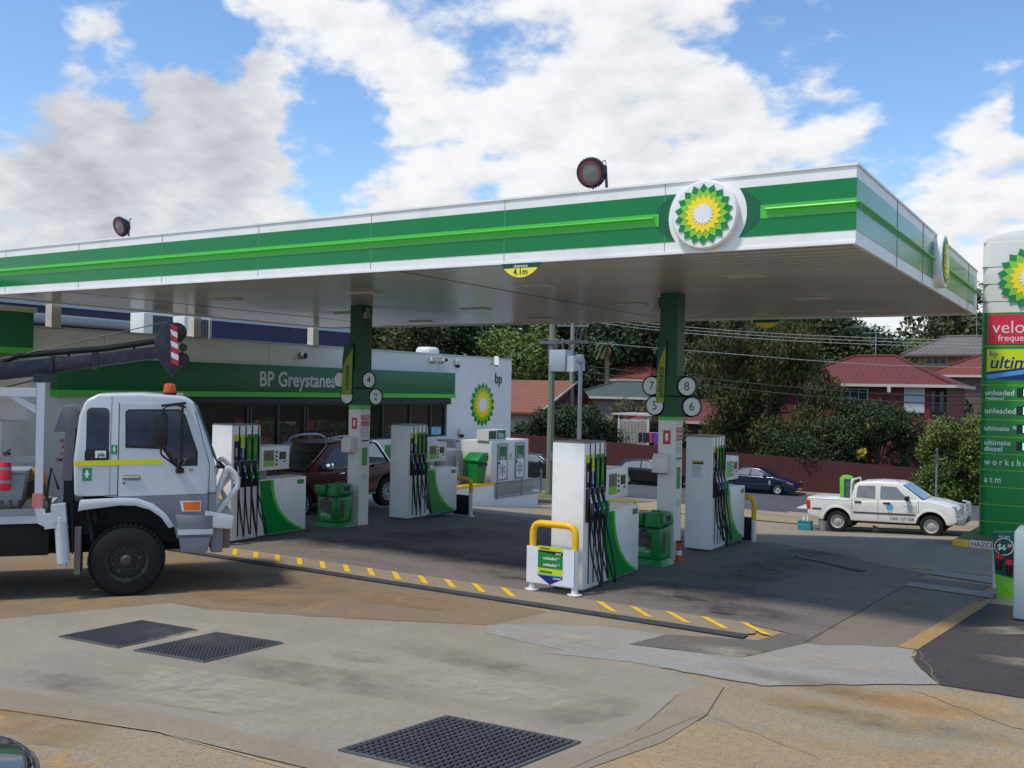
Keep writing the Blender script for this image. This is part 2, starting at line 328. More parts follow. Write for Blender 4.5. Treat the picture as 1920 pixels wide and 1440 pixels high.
# concrete slabs and asphalt of the forecourt
patch('ochre_slab', [(-30, 1), (-12.2, 6.6), (-10.98, 9.0), (-10.3, 9.0), (-9.55, 9.3), (-7.3, 10.3), (-6.75, 10.55), (-6.55, 11.62), (-7.5, 11.78), (-30, 11.78)], .004, ochre)
patch('pit_slab', [(-20, -1.5), (-9.14, 5.5), (-7, 5.92), (-5, 6.03), (-4.1, 5.9), (-3.6, 7.9), (-3.55, 8.6), (-3.68, 9.2), (-3.58, 9.76), (-4.8, 10.2), (-6.9, 10.35), (-9.55, 9.3), (-10.3, 9.0), (-10.98, 9.0), (-12.2, 6.6)], .008, conc)
patch('slab_edge', [(-14, 1.6), (-9.0, 5.1), (-7, 5.62), (-5, 5.78), (-3.95, 5.6), (-3.3, 7.9), (-3.25, 8.8), (-3.42, 9.75), (-3.58, 9.76), (-3.72, 9.2), (-3.6, 8.6), (-3.68, 7.95), (-4.16, 6.0), (-5, 6.1), (-7, 6.0), (-9.14, 5.58)], .012, conc2)
patch('drain_apron', [(-6.55, 11.62), (-6.75, 10.55), (-6.4, 10.4), (-3.85, 11.3), (-3.72, 11.76), (-6.5, 11.78)], .006, conc2)
patch('pale_patch', [(-6.79, 10.5), (-6.3, 10.95), (-5.46, 11.35), (-4.75, 11.4), (-4.92, 10.69), (-3.63, 10.91), (-3.25, 11.95), (-2.25, 12.48), (-2.05, 12.48), (-1.98, 11.95), (-1.86, 11.65), (-1.59, 11.13), (-2.15, 10.75), (-3.1, 10.0), (-4.6, 10.02), (-5.55, 9.78), (-5.42, 10.0), (-6.6, 10.15)], .012, concb, jag=.025, seed=3)
patch('asphalt_patch', [(-4.92, 10.69), (-4.72, 11.42), (-3.95, 11.7), (-3.72, 11.8), (-3.6, 12.3), (-3.3, 12.4), (-3.22, 11.98), (-3.63, 10.91)], .016, asph2, jag=.015, seed=4)
patch('asphalt_apron', [(-24, 12.6), (-4.1, 12.6), (-3.6, 12.42), (-3.3, 12.3), (-3.25, 11.95), (-2.87, 16.98), (-1.8, 17.0), (-1.77, 17.5), (-2.9, 17.6), (-2.76, 17.99), (-3.33, 18.35), (-5.09, 19.69), (-6.25, 20.6), (-9, 21.6), (-13.19, 23.2), (-15.89, 23.78), (-24, 24.5)], .01, asph, True)
patch('worn_slab', [(-3.24, 11.97), (-2.2, 12.5), (-1.79, 15.96), (-1.63, 16.54), (-2.86, 16.95)], .007, tanw)
patch('ochre_strip', [(-2.25, 12.5), (-2.02, 12.5), (-1.62, 15.9), (-1.8, 15.96)], .014, ochs)
patch('dark_asphalt', [(-2.03, 12.45), (-1.96, 11.95), (-1.84, 11.65), (-1.57, 11.13), (-.8, 11.15), (6, 11.4), (8, 16.2), (-1.62, 16.0)], .01, asph3, jag=.02, seed=6)
patch('pale_patch', [(-2.88, 16.6), (-2.86, 17.0), (-1.62, 16.9), (-1.6, 16.4)], .018, concb); patch('pale_patch', [(-2.76, 17.99), (-2.72, 18.5), (-1.75, 18.3), (-1.72, 17.7)], .014, concb)
patch('rear_concrete', [(-24, 24.5), (-15.89, 23.78), (-13.19, 23.2), (-9, 21.6), (-6.25, 20.6), (-5.09, 19.69), (-3.33, 18.35), (-2.7, 18.55), (-1, 18.4), (-2.9, 22.2), (-4.6, 31), (-8.5, 26), (-13, 26.5), (-20, 28.5), (-24, 30)], .005, conc, True)
patch('rear_concrete', [(-24, 30), (-20, 28.5), (-13, 26.5), (-8.5, 26), (-4.6, 31), (-4, 35.4), (-24, 35.4)], .004, conc2, True)
patch('hump', [(-19.5, 11.97), (-3.95, 11.97), (-3.85, 12.1), (-3.95, 12.45), (-4.2, 12.58), (-7, 12.62), (-19.5, 12.62)], .02, conc2)
worn = GM('worn_orange', lin(160, 140, 110), lin(172, 148, 112), lin(92, 82, 70), .6, lin(172, 146, 104), .6, .52, bump=.6)
patch('worn_paint_area', [(-3.72, 6.9), (-3.68, 8.05), (-3.37, 8.57), (-2.8, 8.62), (-1.76, 8.86), (-.66, 9.33), (.5, 9.0), (-1, 5)], .006, worn, jag=.03, seed=8)
patch('worn_paint_area', [(-1.73, 10.75), (-.75, 10.62), (.4, 10.6), (.4, 9.9), (-.8, 10.1)], .006, worn, jag=.03, seed=9)
# joints and cracks: narrow dark strips
jm = M('joint_tar', lin(122, 108, 88), .9)
def crack(pts, w, dz=.02):
    dz = .004 if dz <= .011 else .0145
    m = MB(); P = [Vector((x, y, 0)) for x, y in pts]; rng = random.Random(len(pts)+int(pts[0][0]*7))
    for i in range(len(P)-1):
        d = (P[i+1]-P[i]).normalized(); n = Vector((-d.y, d.x, 0))*w/2*.6
        m.add([(*(P[i]-n).xy, zt(*P[i].xy)+dz), (*(P[i+1]-n).xy, zt(*P[i+1].xy)+dz), (*(P[i+1]+n).xy, zt(*P[i+1].xy)+dz), (*(P[i]+n).xy, zt(*P[i].xy)+dz)], [(0, 1, 2, 3)])
    o = m.build('pavement_joint', jm); o['kind'] = 'structure'; return o
def wig(a, b, n, s, seed):
    r = random.Random(seed); return [(a[0]+(b[0]-a[0])*i/n+r.uniform(-s, s)*(0 < i < n), a[1]+(b[1]-a[1])*i/n+r.uniform(-s, s)*(0 < i < n)) for i in range(n+1)]
crack(wig((-3.95, 5.6), (-3.3, 8.7), 14, .008, 1), .015); crack(wig((-3.6, 8.0), (-3.7, 9.2), 8, .006, 2), .012)
jm = M('joint_pale', lin(178, 168, 148), .9); crack(wig((-12, 3.0), (-9.0, 5.12), 14, .01, 3), .02); crack(wig((-9.0, 5.12), (-7, 5.62), 8, .008, 3), .018); crack(wig((-7, 5.62), (-4.0, 5.72), 10, .008, 4), .014); crack(wig((-9.14, 5.53), (-7, 5.93), 8, .006, 5), .014); jm = _mats['joint_tar']
crack(wig((-3.3, 8.8), (-2.1, 8.3), 8, .02, 5), .01);
crack(wig((-12.2, 6.6), (-10.98, 9.0), 10, .01, 8), .014); crack(wig((-10.98, 9.0), (-9.55, 9.3), 8, .02, 9), .012); crack(wig((-9.55, 9.3), (-6.9, 10.35), 14, .02, 10), .012)
crack(wig((-3.22, 12.0), (-2.87, 16.9), 18, .02, 11), .02); crack(wig((-1.98, 12.4), (-1.58, 11.15), 8, .04, 12), .025); crack(wig((-13.2, 9.4), (-8.2, 11.7), 14, .01, 13), .012)
crack(wig((-9.6, 4.4), (-8.2, 5.3), 6, .02, 14), .01)
# yellow dashes on the hump
ypm = M('worn_yellow_marking', lin(232, 184, 40), .7, var=.1, vs=8, dirt=.35, dirtcol=lin(150, 136, 110))
for x in [-15.2, -14.7, -14.17]+[-13.65+.52*i for i in range(12)]+[-6.32, -5.8, -5.27, -4.76, -4.22]:
    m = MB(); m.add([(x, 12.56, .026), (x+.46, 12.1, .026), (x+.575, 12.1, .026), (x+.115, 12.56, .026)], [(0, 1, 2, 3)])
    o = m.build('yellow_marking', ypm); o['kind'] = 'structure'
# oil stains
oil = M('oil_stain', lin(74, 70, 69), .6)
def stain(x, y, r, sx, seed, dz=.016):
    rng = random.Random(seed); pts = [(x+sx*r*math.cos(a)*rng.uniform(.6, 1.2), y+r*math.sin(a)*rng.uniform(.6, 1.2)) for a in [i*math.pi/9 for i in range(18)]]
    o = patch('oil_stain', pts, dz, oil, True); return o
for i, a in enumerate([(-5.3, 13.6, .12, 2.2), (-4.6, 12.95, .06, 2.5), (-11.4, 14.6, .1, 2), (-8.0, 13.4, .1, 2), (-9.4, 19, .15, 2.5), (-4.4, 14.6, .1, 1.6)]): stain(*a, seed=i)
# soft edged grime: thin sheets whose cover fades with distance from their middle
def softmat(name, col, k):
    m = bpy.data.materials.new(name); m.use_nodes = True; t = m.node_tree; p = t.nodes['Principled BSDF']; p.inputs['Base Color'].default_value = col; p.inputs['Roughness'].default_value = .7; p.inputs['Specular IOR Level'].default_value = .2
    c = t.nodes.new('ShaderNodeTexCoord'); v = t.nodes.new('ShaderNodeVectorMath'); v.operation = 'SUBTRACT'; t.links.new(c.outputs['Generated'], v.inputs[0]); v.inputs[1].default_value = (.5, .5, 0)
    s_ = t.nodes.new('ShaderNodeVectorMath'); s_.operation = 'MULTIPLY'; t.links.new(v.outputs[0], s_.inputs[0]); s_.inputs[1].default_value = (1, 1, 0)
    l = t.nodes.new('ShaderNodeVectorMath'); l.operation = 'LENGTH'; t.links.new(s_.outputs[0], l.inputs[0])
    n = t.nodes.new('ShaderNodeTexNoise'); n.inputs['Scale'].default_value = 2.2; n.inputs['Detail'].default_value = 9; n.inputs['Roughness'].default_value = .7; t.links.new(c.outputs['Object'], n.inputs['Vector'])
    r = t.nodes.new('ShaderNodeMapRange'); r.interpolation_type = 'SMOOTHSTEP'; t.links.new(l.outputs['Value'], r.inputs[0]); r.inputs[1].default_value = .5; r.inputs[2].default_value = .12; r.inputs[3].default_value = 0; r.inputs[4].default_value = 1
    q = t.nodes.new('ShaderNodeMapRange'); t.links.new(n.outputs['Fac'], q.inputs[0]); q.inputs[1].default_value = .36; q.inputs[2].default_value = .66
    a = t.nodes.new('ShaderNodeMath'); a.operation = 'MULTIPLY'; t.links.new(r.outputs[0], a.inputs[0]); t.links.new(q.outputs[0], a.inputs[1]); b = t.nodes.new('ShaderNodeMath'); b.operation = 'MULTIPLY'; t.links.new(a.outputs[0], b.inputs[0]); b.inputs[1].default_value = k; t.links.new(b.outputs[0], p.inputs['Alpha']); return m
soft_d = softmat('soft_grime', lin(50, 47, 47), .5); soft_l = softmat('soft_grime_thin', lin(70, 62, 54), .28); soft_p = softmat('soft_dust', lin(196, 184, 160), .6); soft_o = softmat('soft_ochre', lin(170, 132, 84), .5)
_k = [0]
def smear(x, y, rx, ry, rot, m, n='oil_stain'):
    _k[0] += 1; c, s_ = math.cos(rad(rot)), math.sin(rad(rot)); N_ = 8
    V = [(x+(u*rx)*c-(v*ry)*s_, y+(u*rx)*s_+(v*ry)*c) for v in [i/4-1 for i in range(9)] for u in [i/4-1 for i in range(9)]]
    b = MB(); b.add([(a, d, zt(a, d)+.0205+.00018*_k[0]) for a, d in V], [(j*9+i, j*9+i+1, (j+1)*9+i+1, (j+1)*9+i) for j in range(8) for i in range(8)]); o = b.build(n, m); o['kind'] = 'structure'; return o
for a in ((-5.6, 14.0, 1.6, .8, 20), (-5.2, 16.5, 2.2, .7, 80), (-9.6, 14.5, 2.6, .8, 5), (-11.8, 16.5, 2.2, .9, 70), (-5.0, 19.0, 1.4, .7, 60), (-9.5, 18.5, 2.0, .8, 90), (-4.4, 13.2, 1.2, .5, 10), (-12.6, 14.2, 1.3, .6, 30), (-8.3, 13.5, 1.4, .5, 0)): smear(*a, soft_d)
for a in ((-11.3, 10.6, 2.2, .7, 25), (-8.9, 6.0, .9, .25, 15), (-7.1, 8.4, .5, .2, 20), (-7.0, 7.6, 1.8, .35, 10), (-5.9, 9.0, 1.6, .3, -8), (-2.9, 10.4, 1.2, .25, -5), (-2.5, 14.5, 1.2, .5, 80), (-4.2, 8.2, .8, .25, 60), (-1.6, 9.6, 1.1, .3, 15), (-3.2, 22, 2.0, .4, 75), (-5.4, 24, 2.2, .5, 60)): smear(*a, soft_l)
for a in ((-7.6, 6.6, 2.0, .5, 12), (-5.4, 8.3, 1.6, .5, -10), (-9.4, 8.0, 1.2, .5, 20), (-2.6, 11.3, .9, .4, 0), (-.6, 12.6, .9, .25, 10), (-.3, 13.6, .8, .2, 20), (-1.2, 14.2, .7, .2, 40), (-5.2, 25.5, 2.5, .8, 30), (-10, 23.8, 2.6, .7, -15), (-3.6, 11.0, .9, .3, 5), (-5.6, 10.4, 1.0, .3, 5)): smear(*a, soft_p, 'dust_patch')
for a in ((-8.7, 11.0, 1.6, .4, 10), (-10.4, 10.0, 1.5, .5, 20), (-8.2, 5.0, 1.4, .35, 20), (-1.9, 10.3, 1.2, .3, 5), (-2.4, 9.6, 1.0, .25, -10)): smear(*a, soft_o, 'dust_patch')
# drain gratings
grate_m = M('cast_grate', lin(80, 81, 84), .55, metal=.15, var=.25, vs=5); pit_m = M('pit_dark', lin(12, 12, 13), .9)
def drain(x0, x1, y, label, dz=.0):
    t = thing('drain_grate', label, 'drain grate', (x0, y, 0))
    L = x1-x0; n = 60 if L < 6 else 200
    fb = MB(); fb.add([(x, yy, zt(x0+x, y+yy)+.012) for yy in (0, .19) for x in fr(0, L, .5)], [(i, i+1, len(fr(0, L, .5))+i+1, len(fr(0, L, .5))+i) for i in range(len(fr(0, L, .5))-1)]); fb.build('channel', pit_m, t)
    b = MB()
    for k in range(5):
        yy = .014+k*.036
        for i in range(len(fr(0, L, 1))-1):
            a, c = fr(0, L, 1)[i:i+2]; za, zc = zt(x0+a, y+yy)+.014, zt(x0+c, y+yy)+.014
            b.hexa([(a, yy, za), (c, yy, zc), (c, yy+.018, zc), (a, yy+.018, za)], [(a, yy, za+.016), (c, yy, zc+.016), (c, yy+.018, zc+.016), (a, yy+.018, za+.016)])
    s = .075
    for i in range(int(L/s)): z = zt(x0+i*s, y)+.014; b.box(i*s, i*s+.026, .008, .182, z, z+.014)
    b.build('bars', grate_m, t); return t
drain(-19.4, -3.9, 11.78, 'long narrow steel drain grate along the front edge of the yellow dashed hump')
drain(-5.2, -3.45, 18.55, 'short drain grate at the rear edge of the dark asphalt near the pylon sign').rotation_euler = (0, 0, rad(-37))
pit_f = M('pit_frame', lin(112, 110, 108), .6, metal=.4, var=.1)
def pit(c, label):
    # c: four corners anticlockwise on the ground
    P = [Vector((*p, 0)) for p in c]; o = P[0]; t = thing('pit_grate', label, 'pit grate', o, 0, 'black steel grates over the fuel tank pits')
    u, v = P[1]-P[0], P[3]-P[0]; Q = lambda a, b, z=0: tuple((u*a+v*b)+Vector((0, 0, z)))
    MB().add([Q(0, 0, .014), Q(1, 0, .014), Q(1, 1, .014), Q(0, 1, .014)], [(0, 1, 2, 3)]).build('pit', pit_m, t)
    f = MB(); w = .02
    for a0, a1, b0, b1 in ((0, 1, 0, w), (0, 1, 1-w*1.8, 1), (0, w, w, 1-w*1.8), (1-w, 1, w, 1-w*1.8)):
        f.hexa([Q(a0, b0, .012), Q(a1, b0, .012), Q(a1, b1, .012), Q(a0, b1, .012)], [Q(a0, b0, .026), Q(a1, b0, .026), Q(a1, b1, .026), Q(a0, b1, .026)])
    f.build('frame', pit_f, t)
    g = MB(); n = 20
    for i in range(1, n):
        a = i/n; h = .2/n
        g.hexa([Q(a-h, .02, .015), Q(a+h, .02, .015), Q(a+h, .98, .015), Q(a-h, .98, .015)], [Q(a-h*.6, .02, .03), Q(a+h*.6, .02, .03), Q(a+h*.6, .98, .03), Q(a-h*.6, .98, .03)])
        for j in range(1, n+1):
            b = (j-.5)/n; g.hexa([Q(a-.5/n+h, b-.2/n, .016), Q(a+.5/n-h, b-.2/n, .016), Q(a+.5/n-h, b+.2/n, .016), Q(a-.5/n+h, b+.2/n, .016)], [Q(a-.5/n+h, b-.14/n, .034), Q(a+.5/n-h, b-.14/n, .034), Q(a+.5/n-h, b+.14/n, .034), Q(a-.5/n+h, b+.14/n, .034)])
    g.build('grating', grate_m, t); return t
pit([(-10.52, 7.03), (-9.56, 7.12), (-9.45, 8.19), (-10.41, 8.09)], 'square black tank pit grate farthest from the camera, nearer the truck wheel')
pit([(-9.32, 7.15), (-8.33, 7.28), (-8.24, 8.36), (-9.21, 8.22)], 'square black tank pit grate in the middle, right beside the one by the truck')
pit([(-5.43, 6.16), (-4.1, 6.27), (-3.99, 7.5), (-5.2, 7.36)], 'large square black pit grate nearest the camera, cut by the lower frame edge')
# ---------------------------------------------------------------- emblem
def emblem(parent, pos, r, face='F', wall=0):
    # layered eighteen-pointed flower; face F looks to -Y, S to +X
    def ring(ro, ri, off, z):
        pts = []
        for k in range(36):
            a = math.pi*k/18+off; rr = ro if k % 2 == 0 else ri
            pts.append((rr*math.sin(a)*r, rr*math.cos(a)*r))
        d0, d1 = z, z+.006
        if face == 'F': return MB().prism([(pos[0]+x, pos[2]+y) for x, y in pts], pos[1]-d0, pos[1]-d1, 'Y')
        return MB().prism([(pos[1]+x, pos[2]+y) for x, y in pts], pos[0]+d0, pos[0]+d1, 'X')
    h = math.pi/18
    ring(1.0, .83, 0, .002).build('green_petals', g_em, parent)
    ring(.85, .68, h, .009).build('lime_petals', g_helio, parent)
    ring(.64, .50, 0, .016).build('yellow_petals', g_yel, parent)
    ring(.37, .28, h, .023).build('white_centre', g_emw, parent)
# ---------------------------------------------------------------- canopy
soff = M('soffit_panels', lin(206, 203, 194), .2, var=.06, vs=.5, spec=.6)
groove = M('soffit_groove', lin(96, 94, 90), .6)
fgreen = M('gloss_green_band', lin(0, 122, 52), .2, var=.06, vs=.7, spec=.45)
X0, X1, Y0, Y1, ZB, ZT = -20.95, -2.66, 11.82, 23.0, 4.78, 5.69
can = thing('fuel_canopy', 'large flat green and white canopy roof over the fuel pumps', 'canopy', (0, 0, 0))
s = MB(); y = Y0+.05; k = 0; pw = .3
while y < Y1-.06:
    y2 = min(y+pw, Y1-.05); s.k = 0; s.add([(X0+.05, y, ZB+.03), (X1-.05, y, ZB+.03), (X1-.05, y2-.035, ZB+.03), (X0+.05, y2-.035, ZB+.03)], [(3, 2, 1, 0)])
    s.k = 1; s.add([(X0+.05, y2-.035, ZB+.042), (X1-.05, y2-.035, ZB+.042), (X1-.05, y2, ZB+.042), (X0+.05, y2, ZB+.042)], [(3, 2, 1, 0)]); y = y2
s.build('soffit', [soff, groove], can, fixn=False)
bx('roof_deck', midgrey, can, X0+.05, X1-.05, Y0+.05, Y1-.05, ZB+.06, ZT-.12)
for a in ((X0, X1, Y0, Y0+.05), (X0, X1, Y1-.05, Y1), (X0, X0+.05, Y0+.05, Y1-.05), (X1-.05, X1, Y0+.05, Y1-.05)): bx('fascia', fasc_w, can, *a, ZB, ZT)
MB().box(X0-.02, X1+.02, Y0-.02, Y0+.06, ZT+.002, ZT+.03).box(X1-.06, X1+.02, Y0+.06, Y1+.02, ZT+.002, ZT+.03).box(X0-.02, X0+.06, Y0+.06, Y1+.02, ZT+.002, ZT+.03).build('capping', fasc_w, can)
MB().box(X0, X1, Y0-.012, Y0, ZB, ZB+.035).build('drip_edge', fasc_w, can)
# bands on the front fascia with concave ends round the emblem disc
LC = (-4.48, 5.24); RC = .52
def cut(side): # points of the circular end, bottom to top
    a0 = math.degrees(math.asin(.305/RC)); c = (LC[0], 5.245)
    return arc(c, RC, 180+a0, 180-a0, 10) if side < 0 else arc(c, RC, a0, -a0, 10)
MB().prism([(X0, 4.94)]+cut(-1)+[(X0, 5.55)], Y0-.006, Y0, 'Y').build('green_band', fgreen, can)
MB().prism(cut(1)+[(X1+.006, 4.94), (X1+.006, 5.55)], Y0-.006, Y0, 'Y').build('green_band', fgreen, can)
dkb = M('deep_green_print', lin(0, 92, 52), .3)  # darker green for the crescents at the band ends
for sd in (-1, 1):
    a = cut(sd); q = [(LC[0]+(x-LC[0])*1.0+sd*.20*(1-((z-5.245)/.305)**2), z) for x, z in a]
    MB().prism(a+q[::-1], Y0-.009, Y0-.006, 'Y').build('band_end', dkb, can)
for a in ((X0, -5.13), (-3.79, X1+.009)): bx('lime_stripe', g_lime, can, a[0], a[1], Y0-.012, Y0-.006, 5.15, 5.315)
MB().tube([(X0, Y0-.045, 5.255), (-5.19, Y0-.045, 5.255)], .02, 8).build('light_tube', g_lime, can, smooth=True)
MB().tube(bend([(-3.72, Y0-.045, 5.255), (X1+.045, Y0-.045, 5.255), (X1+.045, 17.2, 5.255)], .05), .02, 8).build('light_tube', g_lime, can, smooth=True)
MB().tube([(X1+.045, 18.2, 5.255), (X1+.045, Y1+.1, 5.255)], .02, 8).build('light_tube', g_lime, can, smooth=True)
for a in ((Y0-.006, 17.3), (18.05, Y1)):
    bx('green_band', fgreen, can, X1, X1+.006, a[0]+.007, a[1], 4.94, 5.55); bx('lime_stripe', g_lime, can, X1+.006, X1+.010, a[0]+.02, a[1], 5.21, 5.30)
_pj = M('panel_seam_pale', lin(150, 164, 154), .6)
for x in [X0+1.2+2.45*i for i in range(8)]: bx('panel_joint', _pj, can, x, x+.004, Y0-.0075, Y0+.001, ZB+.03, ZT)
for y in (14.25, 16.3, 21.6): bx('panel_joint', _pj, can, X1-.001, X1+.0115, y, y+.008, ZB+.01, ZT)
for x in (-18.2, -9.6): bx('soffit_joint', groove, can, x, x+.015, Y0+.1, Y1-.1, ZB+.024, ZB+.03)
# emblem discs
MB().lathe([(.42, 0), (.435, .03), (.435, .09), (.415, .115), (0.0, .12)], (LC[0], Y0, LC[1]), 'Y', 40).build('x', fasc_w, can).name = 'emblem_disc'
_d = [o for o in bpy.data.objects if o.name == 'emblem_disc'][0]; _d.scale = (1, -1, 1); _d.location = (0, 2*Y0, 0)
emblem(can, (LC[0], Y0-.122, LC[1]), .385)
MB().lathe([(.43, 0), (.445, .03), (.445, .11), (.425, .14), (.0, .145)], (X1, 17.67, 5.27), 'X', 40).build('emblem_disc', fasc_w, can, smooth=True)
emblem(can, (X1+.146, 17.67, 5.27), .39, 'S')
# recessed soffit lights
lens = M('light_lens', lin(200, 198, 190), .3)
for x in (-4.9, -8.6, -12.4, -16.2):
    for y in (14.6, 18.4, 21.4):
        f = MB(); f.box(x-.33, x+.33, y-.16, y+.16, ZB+.012, ZB+.026); o = f.build('soffit_light', soff, can); bx('lens', lens, o, x-.29, x+.29, y-.13, y+.13, ZB+.006, ZB+.0115)
# clearance signs
for y, lab in ((Y0-.03, 'half round yellow and green height sign hanging from the front edge of the canopy'), (Y1+.01, 'half round yellow sign hanging under the far rear edge of the canopy')):
    t = thing('clearance_sign', lab, 'sign', (-7.2, y, 4.78), 0)
    h, rr = .20, .36; c = (0, rr-h); a = math.degrees(math.acos((c[1])/rr)); b = math.degrees(math.acos((c[1]+.07)/rr))
    MB().prism([(x, z) for x, z in arc((0, c[1]), rr, 270-b, 270+b, 14)], 0, .012, 'Y').build('yellow_panel', M('sign_yellow', lin(244, 228, 70), .4), t)
    A = arc((0, c[1]), rr, 270-a, 270-b, 4); B = arc((0, c[1]), rr, 270+b, 270+a, 4)
    MB().prism(A+B, 0, .012, 'Y').build('green_panel', g_dark, t)
    if y < 15: text('4.1m', .12, g_dark, t, (0, -.002, -.125), bold=.012); text('clearance', .062, txt_w, t, (0, -.002, -.04), bold=.01)
# floodlights on the canopy roof
dkfl = M('floodlight_black', lin(36, 40, 52), .45); ringm = M('floodlight_ring', lin(150, 70, 76), .45); flens = M('floodlight_lens', lin(128, 134, 128), .35)
def flood(x, y, az, label, sc=1.0):
    t = thing('floodlight', label, 'floodlight', (x, y, ZT+.03), 0, 'round floodlights on top of the canopy'); t.scale = (sc, sc, sc)
    h = MB().lathe([(.05, .16), (.12, .13), (.15, .05), (.185, .03), (.185, -.02), (.15, -.03), (0, -.03)], (0, 0, 0), 'Y', 28)
    for k in range(28):
        a = 2*math.pi*k/28; ca, sa = math.cos(a), math.sin(a)
        h.tube([(ca*.13, .05, sa*.13), (ca*.19, .005, sa*.19)], .008, 4)
    hd = h.build('housing', dkfl, t, smooth=True); hd.location = (-.08, -.02, .25); hd.rotation_euler = (rad(20), 0, az)
    MB().lathe([(.145, 0), (.145, -.012), (.118, -.012), (.118, 0)], (0, -.03, 0), 'Y', 32).build('ring', ringm, hd, smooth=True)
    MB().lathe([(.118, 0), (.10, -.008), (0, -.012)], (0, -.03, 0), 'Y', 32).build('lens', flens, hd, smooth=True)
    MB().tube([(-.06, 0, 0), (-.07, .03, .2)], .014, 6).tube([(.13, 0, 0), (.08, .05, .33), (-.0, .06, .36)], .018, 6).box(-.08, .16, -.02, .02, 0, .012).build('bracket', dkfl, t)
    MB().tube(spline([(-.02, .1, .36), (.03, .12, .42), (.07, .08, .36)]), .006, 5).build('cable', black, t); return t
flood(-6.15, 12.05, rad(6), 'round black floodlight with red ring, on the canopy edge left of the big emblem', 1.12)
flood(-16.25, 12.05, rad(0), 'round black floodlight tilted sideways, on the far left canopy edge', 1.02)
# posts carrying the canopy on the shop parapet
for y, lab in ((13.83, 'grey canopy post on the shop parapet beside the small green sign'), (17.93, 'grey canopy post on the shop parapet by the air conditioners'), (22.48, 'grey canopy post on the shop parapet in front of the blue wall')):
    t = thing('canopy_post', lab, 'post', (-21.15, y, 4.22), 0, 'short grey posts between shop parapet and canopy')
    bx('post', M('post_cream', lin(196, 192, 180), .6, var=.05), t, -.12, .12, -.12, .12, 0.012, .56); bx('base_plate', midgrey, t, -.17, .17, -.17, .17, 0, .012)
MB().tube([(-21.05, 18.35, 4.2), (-21.05, 18.35, 4.82)], .02, 6).build('conduit', white, can)
# columns
colw = M('column_white', lin(226, 221, 208), .5, var=.05, vs=2, dirt=.15)
disc_m = M('number_disc', lin(214, 216, 212), .5)
def column(xc, nums, label, fl, fw_, spk):
    yc = 16.75; zb = zt(xc, yc)
    t = thing('canopy_column', label, 'column', (xc, yc, zb), 0, 'green and white canopy columns'); h = 4.80-zb; q = -zb
    bx('white_cladding', colw, t, -.165, .165, -.165, .165, 0, 2.5+q); bx('lime_band', g_lime, t, -.168, .168, -.168, .168, 2.5+q, 2.6+q); bx('green_cladding', g_dark, t, -.17, .17, -.17, .17, 2.6+q, h)
    for n, dx, z in nums:
        pl = MB(); pl.box(min(dx, 0), max(dx, 0), -.02, .0, z+q-.19, z+q+.19); pl.lathe([(.19, -.02), (.19, 0)], (dx, 0, z+q), 'Y', 28)
        p_ = pl.build('number_plate', g_dark, t, loc=(0, -.18, 0)); MB().lathe([(.158, -.026), (.158, -.02)], (dx, 0, z+q), 'Y', 28).build('disc', disc_m, p_)
        if n: text(n, .22, txt_g, p_, (dx, -.027, z+q-.005), bold=0.002)
    x0, x1 = fl, fl+fw_; y = -.215
    f = MB().prism([(x0, 2.82+q), (x1, 2.82+q), (x1, 3.95+q), (x0+.05, 3.95+q), (x0, 3.6+q)], y, y+.015, 'Y').build('fuel_flag', g_dark, t)
    MB().prism([(x0-.01, 3.05+q), (x0+.015, 2.82+q), (x1-.02, 2.82+q), (x1+.005, 3.84+q), (x0+.12*fw_/.3, 3.62+q), (x0+.03, 3.42+q)], y-.006, y, 'Y').build('lime_leaf', M('shaded_flag_lime', lin(128, 146, 22), .45), f)  # darker copy of the sign lime, canopy shade put into its colour
    text('ultimate', .17, txt_k, f, (x0+fw_*.5, y-.008, 3.18+q), bold=.012, shear=.25, spin=90)
    # notices, towel dispenser, poster
    o = bx('extinguisher_notice', red, t, -.07, .075, -.171, -.166, 2.07+q, 2.32+q)
    MB().prism(rrect(-.025, .03, 2.13+q, 2.27+q, .02), -.174, -.171, 'Y').build('symbol', txt_w, o)
    o = bx('safety_notice', M('paper', lin(214, 216, 220), .6), t, .166, .171, -.13, .13, 1.78+q, 2.38+q)
    bx('red_header', red, o, .171, .174, -.128, .128, 2.14+q, 2.375+q)
    for i, w in enumerate(('STOP', 'ENGINE', 'NO SMOKING')): text(w, .075 if i < 2 else .045, txt_w, o, (.1745, 0, 2.33-.075*i+q), 'S', bold=.01)
    rr = M('notice_rings', lin(190, 110, 130), .6)
    for i in range(3):
        for j in (-1, 1): MB().lathe([(.03, 0), (.03, .002), (.022, .002), (.022, 0)], (.171, j*.06, 2.08-.075*i+q), 'X', 12, False).build('pictogram', rr, o)
    bx('blue_footer', navy, o, .171, .173, -.12, .12, 1.80+q, 1.83+q)
    d = MB().prism([(-.2, 1.56), (-.17, 1.56), (-.165, 1.9), (-.30, 1.9), (-.36, 1.8), (-.36, 1.56)], -.2, .05, 'X').build('towel_dispenser', colw, t, bevel=.012); d.location = (.0, 0, q)
    bx('slot', black, d, -.16, .02, -.33, -.22, 1.545, 1.559)
    o = bx('green_poster', M('poster_green', lin(70, 150, 60), .5, var=.2, vs=12), t, .166, .17, -.08, .09, 1.27+q, 1.66+q)
    MB().lathe([(.06, 0), (.06, .003), (.045, .003), (.045, 0)], (.166, .0, 1.02+q), 'X', 18, False).build('blue_sticker', sky_b, t)
    MB().box(-.03*0-.01+spk, .05+spk, -.1, -.02, h-.16, h-.06).prism([(spk-.06, h-.3), (spk+.1, h-.3), (spk+.05, h-.15), (spk, h-.15)], -.16, -.02, 'Y').build('speaker', midgrey, t)
    return t
